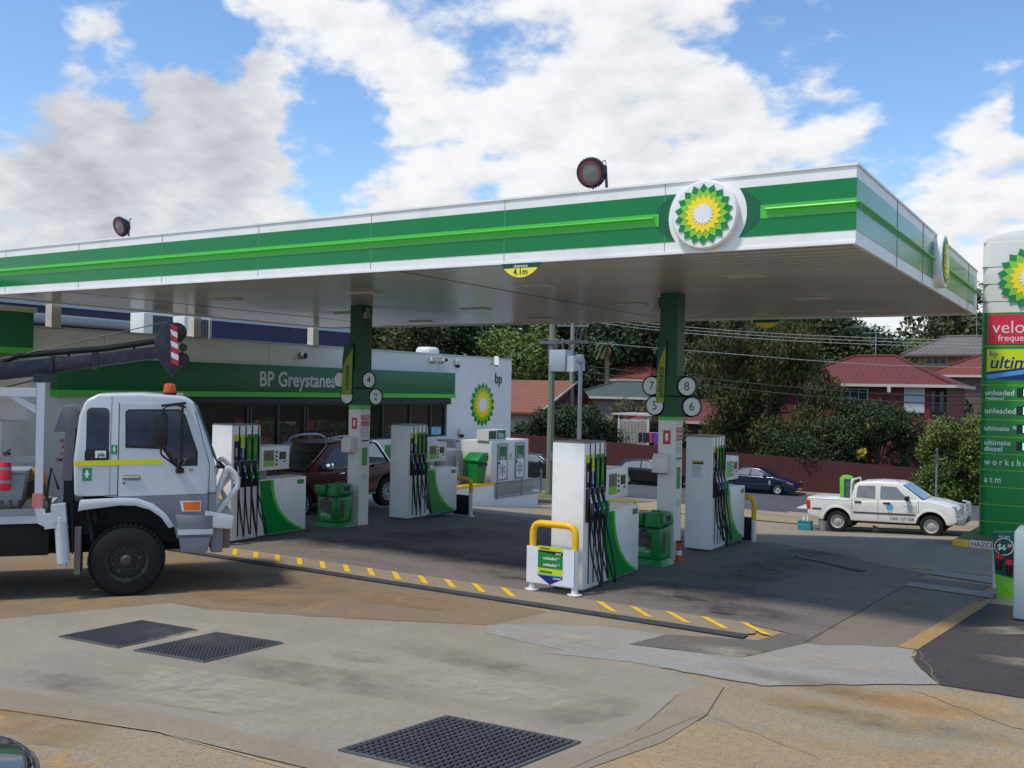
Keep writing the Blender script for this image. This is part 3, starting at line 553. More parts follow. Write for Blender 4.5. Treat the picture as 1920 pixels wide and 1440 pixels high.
column(-6.97, [('7', -.30, 3.12), ('5', -.23, 2.76), ('8', .38, 3.12), ('6', .48, 2.76)], 'green and white column with pump numbers five to eight', -.20, .17, -.27)
column(-14.33, [('', -.42, 3.15), ('', -.2, 2.79), ('4', .42, 3.15), ('2', .62, 2.79)], 'green and white column with pump numbers two and four near the red pickup', -.34, .30, .21)
# ---------------------------------------------------------------- pumps
pw_ = M('pump_white', lin(232, 231, 224), .32, var=.04, vs=1.5, dirt=.18); pcap = M('pump_cap', lin(120, 118, 114), .5)
photo = M('poster_photo', lin(120, 100, 80), .4, var=.7, vs=9); scr = M('pump_screen', lin(70, 72, 64), .25)
greenscr = M('mint_poster', lin(96, 180, 140), .35, var=.25, vs=6)
DEC = [('diesel', M('decal_black', lin(24, 24, 26), .4), lime_y), ('ultimate', navy, lime_y), ('unleaded', M('decal_green', lin(20, 130, 50), .4), None), ('unleaded', M('decal_green', lin(20, 130, 50), .4), None)]
noz = [M('nozzle_black', lin(26, 28, 34), .4), M('nozzle_blue', lin(24, 34, 84), .4), M('nozzle_green', lin(0, 120, 60), .4), M('nozzle_green', lin(0, 120, 60), .4)]
def pump(x, y, label, seed=0):
    z = zt(x, y); t = thing('fuel_pump', label, 'fuel pump', (x, y, z), 0, 'white four hose fuel pumps'); rng = random.Random(seed)
    bx('plinth', dkgrey, t, -.5, -.04, .04, 1.98, 0, .06)
    bx('cabinet', pw_, t, -.54, 0, 0, .72, .05, 2.22, bevel=.008); bx('cabinet_cap', pcap, t, -.53, -.01, .01, .71, 2.222, 2.245)
    bx('lower_cabinet', pw_, t, -.52, -.02, .722, 2.03, .06, 1.15, bevel=.012)
    f = lambda u, v: (.735+u*1.28, 1.13-v*1.06)
    edge = [(.235, 0), (.25, .2), (.30, .4), (.40, .6), (.55, .77), (.72, .9), (.90, .985), (.95, 1.0)]
    MB().prism([f(0, 0)]+[f(*p) for p in edge]+[f(.12, 1), f(.05, .6)], -.02, -.016, 'X').build('green_swoosh', g_em, t)
    MB().prism([f(u, v) for u, v in edge]+[f(u+.055, v-.012 if v > .02 else v) for u, v in edge[::-1][1:]], -.02, -.0145, 'X').build('lime_edge', g_lime, t)
    bx('badge', M('decal_green', lin(20, 130, 50), .4), t, -.02, -.015, 1.78, 1.96, 1.0, 1.09)
    # display head
    hd = bx('display_head', pw_, t, -.52, .015, .722, 1.50, 1.33, 1.80, bevel=.01)
    bx('poster', photo, hd, .015, .019, .80, 1.08, 1.40, 1.72); bx('poster_foot', M('poster_lime', lin(120, 190, 60), .4), hd, .019, .021, .80, 1.08, 1.40, 1.52)
    bx('display', scr, hd, .015, .019, 1.22, 1.40, 1.53, 1.68)
    kk = MB()
    for i in range(4): kk.box(.015, .02, 1.12, 1.17, 1.415+i*.08, 1.455+i*.08)
    kk.box(.015, .02, 1.33, 1.39, 1.47, 1.5).build('keypad', black, hd)
    bx('head_support', midgrey, t, -.42, -.1, .722, 1.0, 1.15, 1.33)
    sh = MB()
    for k in range(4):
        y0 = .05+k*.162
        sh.box(0, .004, y0+.118, y0+.15, .12, 2.215)
        nm, dm, top = DEC[k]
        o = bx('fuel_decal', dm, t, 0, .005, y0+.006, y0+.116, 1.56, 2.05)
        if top:
            bx('lime_side', top, o, .005, .0065, y0+(.008 if k else .008), y0+.112, 1.93 if k == 0 else 1.80, 2.05)
        text(nm, .085, txt_w if k < 2 else g_helio, o, (.0072, y0+.06, 1.78 if k > 1 else 1.72), 'S', bold=.006, spin=90, sx=.85)
        bt = MB().box(0, .045, y0+.008, y0+.114, 1.05, 1.55).build('nozzle_boot', black, t, bevel=.008)
        nz = MB(); yy = y0+.06
        nz.tube(bend([(.05, yy, 1.44), (.075, yy, 1.36), (.085, yy, 1.27)], .03), [.012]*2+[.02]*6, 8) if 0 else nz.tube([(.05, yy, 1.46), (.07, yy, 1.38), (.085, yy, 1.31)], [.011, .013, .02], 8)
        nb = nz.build('nozzle', M('nozzle_steel', lin(170, 172, 172), .3, metal=.7), t, smooth=True)
        MB().prism([(.05, 1.34), (.10, 1.34), (.135, 1.27), (.125, 1.17), (.095, 1.14), (.065, 1.2)], yy-.026, yy+.026, 'Y').build('grip', noz[k], nb, bevel=.01)
        MB().lathe([(.012, 0), (.016, .005), (.0, .01)], (.13, yy, 1.24), 'X', 10).build('badge', txt_w, nb)
        yb = y0+.134; drop = rng.uniform(.14, .3); out = rng.uniform(.05, .22); sw = rng.uniform(0, .22) if k == 3 else rng.uniform(-.02, .1)
        pts = spline([(.02, yb, 2.0), (.02, yb, 1.1), (.04, yb+.01, .6), (.07+out*.3, yb+sw*.6, drop+.1), (.09+out*.5, yb-.02+sw*.8, drop-.06), (.10+out*.5, yy+.02+sw, drop+.08), (.10+out*.3, yy+.0+sw*.5, .6), (.09, yy, .95), (.095, yy, 1.15)], 7)
        MB().tube(pts, .013, 7).build('hose', rubber, t, smooth=True)
    sh.build('hose_slots', M('slot_dark', lin(26, 28, 32), .5), t); return t
p5 = pump(-6.75, 12.97, 'white fuel pump nearest the camera, behind the yellow hoop with the fuel sign', 1)
p7 = pump(-6.70, 18.2, 'white fuel pump right of the column with numbers seven and eight', 2)
p1 = pump(-14.2, 12.97, 'white fuel pump just right of the truck cab', 3)
p3 = pump(-14.18, 18.35, 'white fuel pump in front of the shop sign, right of the red pickup', 4)
o = bx('paper_notice', M('paper', lin(214, 216, 220), .6), p7, -.42, -.2, -.004, -.001, 1.42, 1.68)
bx('notice_header', M('decal_black', lin(24, 24, 26), .4), p7, -.40, -.18, -.006, -.001, 1.69, 1.76); bx('notice_lime', lime_y, p7, -.39, -.2, -.007, -.006, 1.73, 1.755)
for i, w in enumerate(('please prepay', 'before refuelling', 'thank you')): text(w, .026, txt_gr, o, (-.31, -.005, 1.64-.045*i))
for c in kids(p7):
    if c.name.startswith('display_head'):
        for d in kids(c):
            if d.name.startswith('poster') and not d.name.startswith('poster_foot'): d.data.materials[0] = greenscr
# ---------------------------------------------------------------- guard hoops
pipe_w = M('pipe_white', lin(226, 224, 216), .4, var=.05, dirt=.3, vs=5)
def hoop(x0, x1, y, h, split, label, panel, r=.052, top=yellow):
    z = min(zt(x0, y), zt(x1, y)); t = thing('guard_hoop', label, 'guard rail', (0, y, z), 0, 'pipe hoops guarding the pumps'); b = .16
    MB().tube([(x0, 0, split)]+bend([(x0, 0, split+.01), (x0, 0, h), (x1, 0, h), (x1, 0, split+.01)], b, 8)+[(x1, 0, split)], r, 14).build('hoop_top', top, t, smooth=True)
    for x in (x0, x1):
        MB().tube([(x, 0, 0), (x, 0, split)], r, 14).build('leg', pipe_w, t, smooth=True)
        MB().lathe([(.11, 0), (.11, .012), (.06, .018)], (x, 0, 0.02), 'Z', 16).build('foot_plate', pipe_w, t)
    if panel == 'dark': bx('panel', M('panel_dark', lin(30, 30, 34), .6), t, x0+r, x1-r, -.012, .012, .05, .55)
    if panel == 'sign2': bx('panel', M('panel_white', lin(222, 224, 226), .45, dirt=.08, var=.03), t, x0-.03, x1+.02, -.075, -.055, .14, .66)
    if panel == 'sign':
        bd = bx('panel', M('panel_white', lin(222, 224, 226), .45, dirt=.08, var=.03), t, x0-.06, x1+.02, -.075, -.055, .14, .68)
        a, c = -7.335, -6.915; y_ = -.078
        def st(poly, m, n='stripe', d=0): return MB().prism(poly, y_-d, y_+.003, 'Y').build(n, m, bd)
        st([(a, .635), (c, .635), (c, .7), (a, .7)], lime_y, 'lime_strip'); st([(a, .615), (c, .575), (c, .633), (a, .633)], txt_k, 'black_strip')
        st([(a, .375), (c, .375), (c, .573), (a, .613)], M('decal_green', lin(20, 130, 50), .4), 'green_strip')
        st([(a, .285), (c, .285), (c, .373), (a, .373)], lime_y, 'lime_strip'); st([(a, .268), (c, .268), (c, .284), (a, .284)], sky_b, 'blue_line')
        st([(a, .268), (a, .262), ((a+c)/2, .14), (c, .24), (c, .268)], navy, 'navy_point', .0005)
        k = dict(bold=.02, shear=.2)
        text('ultimate', .05, txt_k, bd, (-7.22, y_-.002, .668), shear=.2); text('diesel', .04, txt_w, bd, (-6.99, y_-.002, .603), **k)
        text('unleaded', .062, txt_w, bd, (-7.13, y_-.002, .525), **k); text('91', .03, txt_w, bd, (-6.98, y_-.002, .535))
        text('unleaded', .062, txt_w, bd, (-7.13, y_-.002, .43), **k); text('94', .03, txt_w, bd, (-6.98, y_-.002, .44))
        text('ultimate', .066, txt_k, bd, (-7.2, y_-.002, .325), shear=.2, bold=.006); text('unleaded', .036, txt_w, bd, (-7.01, y_-.002, .24), **k)
    return t
hoop(-7.47, -6.75, 12.74, 1.02, .67, 'yellow topped white hoop carrying a coloured fuel sign, in front of the nearest pump', 'sign')
hoop(-7.30, -6.62, 20.55, .98, .50, 'yellow topped hoop with dark panel behind the pump by the white pickup', 'dark')
hoop(-14.7, -14.02, 20.75, .97, .62, 'yellow topped hoop with dark panel behind the pump near the ice freezer', 'dark')
hoop(-14.9, -14.15, 12.74, 1.02, .67, 'hoop half hidden by the truck bull bar', 'sign2')
# ---------------------------------------------------------------- squeegee bins
def sbin(x, y, label, z=None):
    z = zt(x, y); t = thing('service_bin', label, 'rubbish bin', (x, y, z), 0, 'green squeegee and rubbish bins')
    MB().hexa([(-.34, -.28, .0), (.36, -.28, 0), (.36, .28, 0), (-.34, .28, 0)], [(-.30, -.24, .12), (.30, -.24, .12), (.30, .24, .12), (-.30, .24, .12)]).build('base', binG, t, bevel=.015)
    bx('body', binG, t, -.29, .29, -.23, .23, .12, .66, bevel=.02); MB().box(-.3, .26, -.245, .2, .645, .675).build('rim', M('bin_dark', lin(10, 40, 26), .5), t)
    MB().hexa([(-.02, -.24, .68), (.30, -.24, .68), (.30, .24, .68), (-.02, .24, .68)], [(-.02, -.2, .93), (.24, -.2, .93), (.24, .2, .93), (-.02, .2, .93)]).prism([(.30, .68), (.35, .74), (.33, .9), (.24, .93)], -.2, .2, 'Y').build('hood', binG, t, bevel=.012)
    MB().hexa([(-.33, -.26, .70), (-.05, -.26, .70), (-.05, .1, .70), (-.33, .1, .70)], [(-.36, -.28, .90), (-.04, -.28, .90), (-.04, .12, .90), (-.36, .12, .90)]).build('bucket', binG, t, bevel=.01)
    bx('bucket_water', black, t, -.34, -.06, -.25, .09, .895, .904)
    bx('mouth', black, t, .327, .345, -.1, .1, .75, .88); MB().box(.03, .17, -.05, .05, .932, .955).build('handle', binG, t)
    MB().tube([(-.2, -.05, .8), (-.3, -.02, 1.06)], .012, 6).build('squeegee_stick', black, t)
    o = bx('poster', M('poster_green2', lin(40, 140, 52), .45), t, -.2, .12, -.236, -.231, .16, .58); MB().prism([(-.2, .36), (.12, .31), (.12, .58), (-.2, .58)], -.239, -.236, 'Y').build('photo', M('dark_photo', lin(70, 58, 56), .4, var=.9, vs=10), o)
    text('WIPE AND\nKEEP IT CLEAN', .04, txt_w, o, (-.18, -.238, .27), align='LEFT')
    o = bx('side_poster', M('poster_green2', lin(40, 140, 52), .45), t, .291, .296, -.13, .13, .16, .6); bx('photo', M('dark_photo', lin(70, 58, 56), .4, var=.9, vs=10), o, .296, .299, -.13, -.02, .2, .58)
    bx('grip_hole', black, t, -.09, .03, -.237, -.23, .59, .63); return t
sbin(-7.02, 16.05, 'green bin with squeegee bucket between the nearest pump and the right column')
sbin(-14.42, 16.1, 'green bin with squeegee bucket in front of the red pickup')
t = thing('traffic_cone', 'orange and white cone standing behind the right green bin', 'cone', (-6.735, 16.68, zt(-6.7, 16.7)))
MB().lathe([(.07, 0), (.07, .02), (.055, .03), (.045, .30), (.05, .34), (0, .34)], seg=18).build('cone_body', M('faded_orange', lin(190, 84, 34), .5), t, smooth=True); MB().lathe([(.054, .12), (.051, .2), (.046, .2), (.05, .12)], seg=18).build('white_band', txt_w, t)
MB().tube([(0, 0, .34), (0, 0, .37)], .05, 10).build('cap', black, t)
# ---------------------------------------------------------------- shop
SX = -21.1
shop = thing('shop_building', 'white flat roofed petrol shop with long green name board and dark windows', 'shop', (SX, 13.2, 0))
# local frame: x = world X - SX, y = world Y - 13.2
def L(y): return y-13.2
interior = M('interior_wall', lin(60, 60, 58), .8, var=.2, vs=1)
wl = lambda n, *a: bx(n, cream, shop, *a)
wl('wall', -.2, 0, L(13.2), L(15.15), -.6, 4.2); wl('wall', -.2, 0, L(29.55), L(34), -2.4, 4.2); wl('wall', -.2, 0, L(15.15), L(29.55), 2.5, 4.2)
wl('wall', -.2, 0, L(24.3), L(29.55), -1.6, 1.25); wl('wall', -.2, 0, L(15.15), L(24.3), -1, .12)
wl('wall', -12, -.2, L(33.8), L(34), -2.6, 4.2); wl('wall', -12, -.2, L(13.2), L(13.4), -.6, 4.2); wl('wall', -12.2, -12, L(13.2), L(34), -2.6, 4.2)
bx('roof', M('roof_grey', lin(150, 148, 144), .7, var=.1), shop, -12, -.2, L(13.4), L(33.8), 3.5, 3.6)
bx('parapet_cap', M('cap_grey', lin(186, 188, 190), .5, var=.05), shop, -.24, .035, L(13.17), L(34.03), 4.203, 4.255)
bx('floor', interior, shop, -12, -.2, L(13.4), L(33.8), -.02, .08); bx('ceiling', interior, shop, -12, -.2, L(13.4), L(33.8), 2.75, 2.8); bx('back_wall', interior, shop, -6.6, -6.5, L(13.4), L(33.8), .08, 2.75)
sgn = bx('name_board', M('board_green', lin(0, 102, 54), .45, var=.05, vs=.6), shop, .012, .30, L(13.75), L(29.62), 2.80, 3.57, bevel=.01)
bx('lime_edge', g_lime, sgn, .014, .312, L(13.75), L(29.64), 2.655, 2.798)
text('BP Greystanes', .60, M('board_lettering', lin(206, 210, 212), .5), sgn, (.306, L(21.55), 3.15), 'S', bold=.02, sx=.90)
bx('shutter_box', M('shutter_dark', lin(30, 30, 36), .5), shop, .012, .22, L(15.2), L(29.5), 2.42, 2.65, bevel=.02)
frm = M('window_frame', lin(24, 25, 28), .4)
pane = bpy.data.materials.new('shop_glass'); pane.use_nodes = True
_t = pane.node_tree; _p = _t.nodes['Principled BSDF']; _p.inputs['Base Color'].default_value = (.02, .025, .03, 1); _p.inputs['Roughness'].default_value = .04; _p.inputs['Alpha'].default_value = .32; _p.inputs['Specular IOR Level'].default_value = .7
def window(y0, y1, z0, z1, n='window', mull=()):
    f = MB().box(-.14, -.02, L(y0), L(y1), z1-.06, z1).box(-.14, -.02, L(y0), L(y1), z0, z0+.06).box(-.14, -.02, L(y0), L(y0)+.07, z0+.06, z1-.06).box(-.14, -.02, L(y1)-.07, L(y1), z0+.06, z1-.06)
    for m in mull: f.box(-.14, -.02, L(m)-.04, L(m)+.04, z0+.06, z1-.06)
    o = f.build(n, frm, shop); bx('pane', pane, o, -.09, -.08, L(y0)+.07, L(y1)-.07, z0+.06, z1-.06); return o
window(24.35, 29.5, 1.25, 2.45, mull=(25.9, 27.4, 28.6)); window(15.2, 17.6, .12, 2.45); window(17.65, 19.9, .12, 2.45); window(19.95, 22.2, .12, 2.45, 'door', (21.07,)); window(22.25, 24.3, .12, 2.45)
tube_m = M('fluorescent_tube', (1, .98, .92), .4, emit=9)
for y in (16.6, 18.2, 20.3, 22.6, 23.6, 26.5): bx('ceiling_tube', tube_m, shop, -4.6, -2.6, L(y)-.03, L(y)+.03, 2.66, 2.70)
for y in (16.9, 18.5, 22.9): bx('fridge_tube', tube_m, shop, -6.42, -6.38, L(y), L(y)+.05, 1.5, 2.4)
shm = [M('stock_%s' % n, c, .6, var=.8, vs=6) for n, c in (('red', lin(150, 70, 60)), ('yellow', lin(170, 150, 80)), ('green', lin(80, 120, 80)), ('white', lin(170, 170, 160)))]
rng = random.Random(5)
for i, (x, y) in enumerate([(-2.6, 17.4), (-3.6, 20.2), (-2.4, 23.3), (-3.0, 26.4), (-5.6, 18.5), (-5.6, 22), (-5.6, 25.5)]):
    b = MB()
    for z in (.3, .7, 1.1, 1.5):
        b.box(x-.25, x+.25, L(y)-.9, L(y)+.9, z-.03, z)
    o = b.build('shelf', midgrey, shop); s_ = MB()
    for z in (.3, .7, 1.1, 1.5):
        yy = L(y)-.85
        while yy < L(y)+.8:
            w = rng.uniform(.08, .2); s_.k = rng.randrange(4); s_.box(x-.2, x+.2, yy, yy+w-.015, z+.002, z+rng.uniform(.15, .32)); yy += w
    s_.build('stock', shm, o)
bx('price_sign', M('green_digits', (.05, .8, .15, 1), .5, emit=.8), shop, -.9, -.88, L(16.55), L(16.58), 2.05, 2.25); text('24', .3, M('green_digits', (.05, .8, .15, 1), .5), shop, (-.85, L(16.8), 2.15), 'S', bold=.01)
o = bx('hanging_sign', g_dark, shop, -.7, -.66, L(17.7), L(18.7), 1.75, 2.35); bx('red_patch', red, o, -.66, -.65, L(18.0), L(18.4), 1.9, 2.05)
bx('window_poster', M('pink_poster', lin(190, 100, 140), .5, var=.4, vs=7), shop, -.2, -.19, L(20.4), L(21.1), 1.1, 1.5)
bx('window_poster', M('blue_poster', lin(120, 190, 215), .5, var=.4, vs=4), shop, -.075, -.07, L(28.55), L(29.3), 1.32, 1.6)
bx('window_poster', M('yellow_poster', lin(210, 190, 90), .5, var=.4, vs=4), shop, -.075, -.068, L(28.1), L(28.5), 1.32, 1.6)
bx('green_banner', M('banner_green', lin(60, 150, 50), .5, var=.2, vs=3), shop, .0, .012, L(26.0), L(28.6), .45, 1.05)
emblem(shop, (.005, L(31.9), 2.40), .86, 'S'); text('bp', .62, g_dark, shop, (.02, L(33.0), 3.42), 'S', sx=.85, depth=.01)
mj = MB()
for y in (15.15, 20.6, 25.2, 29.0): mj.box(-.001, .003, L(y), L(y)+.012, 3.58, 4.19)
mj.build('wall_joint', M('wall_joint', lin(150, 150, 148), .8), shop)
# flush exhaust pipe, cameras, vent, lights
t = thing('wall_vent', 'round dark vent pipe on the white wall above the name board', 'vent', (SX, 21.9, 3.9)); MB().lathe([(.1, 0), (.1, .2), (.08, .2), (.08, .02)], ax='X', seg=18).build('pipe', midgrey, t); MB().lathe([(.078, .02), (0, .021)], ax='X', seg=18).build('opening', black, t)
def cctv(y, z, label, ang=0, dome=False, tilt=0):
    t = thing('security_camera', label, 'camera', (SX, y, z), 0, 'security cameras on the shop wall')
    if dome:
        bx('mount', white, t, 0, .12, -.12, .12, -.1, .12, bevel=.02); MB().lathe([(0, -.22), (.07, -.19), (.09, -.12), (.09, -.1)], (.1, .0, 0), 'Z', 14).build('dome', black, t, smooth=True); return
    MB().tube([(0, 0, 0), (.12, 0, -.02), (.2, 0, .03)], .025, 6).build('bracket', galv, t)
    b = MB().lathe([(0, -.2), (.075, -.2), (.075, .2), (.0, .2)], ax='Y', seg=14).box(-.085, .085, -.24, .18, .06, .085).build('body', white, t, smooth=True); b.location = (.22, 0, .1); b.rotation_euler = (tilt, 0, ang)
    MB().lathe([(0, -.201), (.06, -.202), (.06, -.2)], ax='Y', seg=12).build('lens', black, b); return t
cctv(28.5, 3.92, 'silver bullet camera pointing right, left of the dome camera on shop wall', rad(150)); cctv(30.05, 3.98, 'white dome camera on shop wall between the two bullet cameras', dome=True); cctv(32.5, 4.0, 'white bullet camera standing upright near the right end of the shop wall', rad(40), tilt=rad(55)); cctv(29.0, 1.95+1.97, 'silver bullet camera pointing down toward the pumps beside the first', rad(60)); cctv(30.4, 1.38, 'small grey camera low on the shop wall above the ice freezer', dome=True)
t = thing('roof_vent', 'white domed roof vent on top of the shop', 'roof vent', (-22.3, 29.9, 3.6)); MB().lathe([(.3, 0), (.3, .66)], seg=4).build('curb', cream, t); MB().lathe([(.42, .64), (.46, .70), (.44, .86), (.36, .94), (0, .96)], seg=8).build('cowl', white, t, bevel=.04)
for i, (y, w) in enumerate(((17.55, 'left'), (18.75, 'right'))):
    t = thing('air_conditioner', 'white outdoor air conditioner on the shop roof, %s of the pair' % w, 'air conditioner', (-23.6, (17.98, 19.38)[i], 3.6), 0, 'air conditioning units on the shop roof')
    bx('casing', M('ac_white', lin(216, 214, 206), .45, var=.04), t, -.3, .3, 0, 1.02, .35, 1.37, bevel=.03); bx('stand', galv, t, -.25, .25, .0, .8, 0, .35)
    g = MB(); g.box(.3, .306, .30, .98, .42, 1.31); o = g.build('grille', M('ac_grille', lin(40, 44, 56), .5), t); g = MB()
    for k in range(12): g.box(.306, .312, .31+k*.056, .318+k*.056, .42, 1.31)
    g.build('grille_bars', midgrey, o)
# left wing with small green sign, diesel dispenser
t = thing('side_wing', 'small green sign wing of the shop at the far left, above a dark bay', 'building', (-21.1, 12.9, 0))
o = bx('sign_box', M('board_green', lin(0, 112, 58), .45), t, -2.5, .5, -3, .10, 3.72, 4.50); bx('cap', M('post_cream', lin(196, 192, 180), .6, var=.05), t, -2.55, .55, -3.05, .15, 4.502, 4.62); bx('lime_edge', g_lime, o, -2.5, .51, -3, .11, 3.58, 3.718)
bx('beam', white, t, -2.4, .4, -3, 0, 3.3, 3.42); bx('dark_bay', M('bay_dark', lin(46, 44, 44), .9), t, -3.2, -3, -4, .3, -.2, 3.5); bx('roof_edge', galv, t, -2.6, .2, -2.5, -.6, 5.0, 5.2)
wall_txt = M('wall_red_lettering', lin(196, 90, 92), .6)
for i, w in enumerate(('EMERGENCY', 'IF', 'BUTTON', 'ALARMS', 'DIAL 000', 'EMERGENCY')): text(w, .13, wall_txt, shop, (.006, L(14.3), 1.9-.15*i), 'S', bold=.01)
t = thing('diesel_cabinet', 'white cabinet lettered diesel only, behind the truck at the far left', 'cabinet', (-20.6, 12.3, 0)); bx('body', M('cab_white', lin(196, 194, 186), .5, var=.08, dirt=.25), t, -.6, .5, -.3, .3, .5, 2.13, bevel=.02); bx('pedestal', M('tank_grey', lin(150, 156, 158), .5, var=.1), t, -.55, .45, -.28, .28, 0, .5)
for i, w in enumerate(('DIESEL', 'ONLY')): text(w, .2, txt_k, t, (.0, -.302, 1.95-.2*i), 'F', bold=.015)
# freezer, plinth, rails, bin, tank, gas bottles
zp = -.32
t = thing('plinth_wall', 'low white retaining wall with yellow top edge under the ice freezer', 'wall', (-18.62, 26.3, 0))
MB().prism([(0, -1.2), (2.7, -1.2), (2.7, -.33), (0, -.33)], -.2, 0, 'X').prism([(2.7, -1.4), (5.75, -1.9), (5.75, -.80), (2.7, -.82)], -.2, 0, 'X').build('wall', cream, t); bx('yellow_edge', yellow, t, -.22, .02, -.02, 2.72, -.328, -.24)
bx('slab', kerbm, t, -2.4, -.2, 0, 5.7, -1.6, -.36)
t = thing('ice_freezer', 'white two door ice freezer with green ice panels beside the shop', 'freezer', (-18.8, 29.05, zp))
bx('body', M('freezer_white', lin(214, 214, 212), .4, var=.05, vs=1, dirt=.1), t, -1.3, 0, 0, 2.55, 0, 1.5, bevel=.02)
snow = M('snowflake_print', lin(50, 92, 96), .5)
for y0 in (.42, 1.62):
    d = bx('door', M('door_white', lin(222, 224, 226), .4), t, 0, .03, y0, y0+.58, .12, 1.34, bevel=.006); b = MB()
    b.box(.03, .045, y0-.03, y0+.61, 1.34, 1.39).box(.03, .045, y0-.03, y0+.61, .08, .13).box(.03, .045, y0-.03, y0+.01, .13, 1.34).box(.03, .045, y0+.57, y0+.61, .13, 1.34); b.build('frame', galv, d)
    bx('green_panel', M('decal_green2', lin(0, 112, 62), .4), d, .03, .034, y0+.05, y0+.54, .80, 1.30); text('Ice', .26, txt_w, d, (.037, y0+.28, .89), 'S'); s = MB()
    for k in range(6):
        a = k*math.pi/3+.52; c, si = math.cos(a), math.sin(a); P = lambda r, w: (.0325, y0+.28+c*r-si*w, .45+si*r+c*w)
        s.tube([P(0, 0), P(.24, 0)], .008, 4); s.tube([P(.2, .06), P(.13, 0), P(.2, -.06)], .008, 4); s.tube([P(.12, .04), P(.07, 0), P(.12, -.04)], .007, 4)
    s.build('snowflake', snow, d); bx('handle', black, d, .03, .07, y0+.02, y0+.07, .66, .74)
MB().lathe([(.07, 0), (.07, .002), (.04, .002), (.04, 0)], (.0, 1.3, .95), 'X', 14, False).build('logo', txt_g, t); text('ice co', .08, txt_g, t, (.004, 1.3, .82), 'S')
t = thing('ice_sign', 'small box sign reading ice, standing on the freezer roof', 'sign', (-19.1, 29.0, zp+1.5)); bx('box', white, t, -.3, .2, 0, 1.15, 0.003, .38); bx('grey_panel', dkgrey, t, .2, .206, .03, .50, .06, .34); o = bx('green_panel', M('decal_green2', lin(0, 112, 62), .4), t, .2, .208, .56, 1.12, .06, .36); text('ice', .3, txt_w, o, (.21, .8, .2), 'S', bold=.02)
t = thing('safety_rail', 'grey pipe railing in front of the ice freezer', 'railing', (-18.55, 29.0, -.75)); m = MB()
for y, h in ((.1, .85), (1.75, .55), (3.15, .78)): m.tube([(0, y, -.1), (0, y, h)], .035, 8)
for a, b in ((.42, .47), (.15, .18), (-.05, -.08)): m.tube([(0, .1, a), (0, 3.15, b)], .025, 8)
m.build('pipes', galv, t)
t = thing('litter_bin', 'green litter bin with hooded lid beside the ice freezer', 'rubbish bin', (-18.95, 28.3, zp-.02)); t.scale = (.86, .86, .86); MB().hexa([(-.26, -.26, 0), (.26, -.26, 0), (.26, .26, 0), (-.26, .26, 0)], [(-.34, -.34, .95), (.34, -.34, .95), (.34, .34, .95), (-.34, .34, .95)]).build('body', binG, t, bevel=.02)
MB().prism([(-.38, .0), (.38, 0), (.38, .36), (.06, .36), (-.38, .1)], -.37, .37, 'X').build('lid', binG, t, bevel=.02, loc=(0, 0, .97)); bx('mouth', M('bin_dark', lin(10, 40, 26), .5), t, .33, .372, -.3, .3, .8, .94)
gasm = M('gas_tank_grey', lin(120, 126, 134), .5, var=.1, vs=2, dirt=.2)
t = thing('gas_tank', 'big grey upright gas tank against the shop wall', 'gas tank', (-20.25, 28.4, -.36)); MB().lathe([(.55, 0), (.58, .08), (.58, 1.0), (.5, 1.2), (.3, 1.3), (.3, 1.32), (0, 1.34)], seg=26).build('tank', gasm, t, smooth=True); MB().lathe([(.32, 1.26), (.34, 1.55), (.30, 1.55), (.28, 1.3)], seg=20).build('collar', galv, t, smooth=True); MB().tube([(.1, .1, 1.3), (.1, .1, 1.5), (.3, .3, 1.5)], .03, 6).build('valve', dkgrey, t)
for i, (x, y) in enumerate(((-19.9, 27.0), (-19.75, 26.5))):
    t = thing('gas_bottle', ('small pale gas bottle touching the left side of the big grey tank', 'small pale gas bottle farther left, away from the big grey tank')[i], 'gas bottle', (x, y, -.36), 0, 'small gas bottles beside the tank'); MB().lathe([(.17, 0), (.18, .05), (.18, .6), (.1, .74), (0, .75)], seg=18).build('cylinder', M('bottle_grey', lin(178, 182, 184), .45, var=.1), t, smooth=True); MB().lathe([(.1, .72), (.11, .86), (.09, .86), (.08, .73)], seg=14).build('collar', galv, t)
for x, y in ((-19.3, 27.75),):
    t = thing('bollard', 'thin grey steel post between the gas tank and the green bin', 'bollard', (x, y, -.36)); MB().tube([(0, 0, 0), (0, 0, 1.25)], .07, 12).lathe([(.09, 0), (.09, .02)], seg=12).build('post', galv, t)
# neighbouring blue building behind the shop
bluem = M('blue_cladding', lin(30, 36, 74), .5, var=.08, vs=.4)
t = thing('neighbour_building', 'dark blue metal clad building behind the shop roof', 'building', (-38, 30, -1))
m = MB()
for k in range(26): m.box(-.02+.03*(k % 2), 0, -8, 14.5, 2.2+k*.19, 2.2+(k+1)*.19-.002)
m.build('cladding', bluem, t); bx('wall', bluem, t, -12, -.03, -8, 14.5, 0, 7.1); bx('flashing', M('flashing_brown', lin(120, 92, 88), .6), t, -.2, .06, -8.02, 14.6, 4.9, 5.3)
bx('roof_trim', M('trim_pale', lin(176, 186, 200), .5), t, -12, .1, -8.1, 14.6, 7.1, 7.45)
MB().prism([(-12.2, 7.46), (.2, 7.46), (-6, 8.6)], -8.2, 14.7, 'Y').build('roof', galv, t)
t = thing('rear_shed', 'low shed with pale round gutter behind the shop parapet, left of the air conditioners', 'building', (-32, 18, 0)); bx('wall', M('shed_dark', lin(36, 34, 46), .8), t, -5, 0, -.6, 8, -1, 5.0); MB().tube([(.1, -.7, 5.18), (.1, 8.1, 5.12)], .19, 10).build('gutter', galv, t, smooth=True)
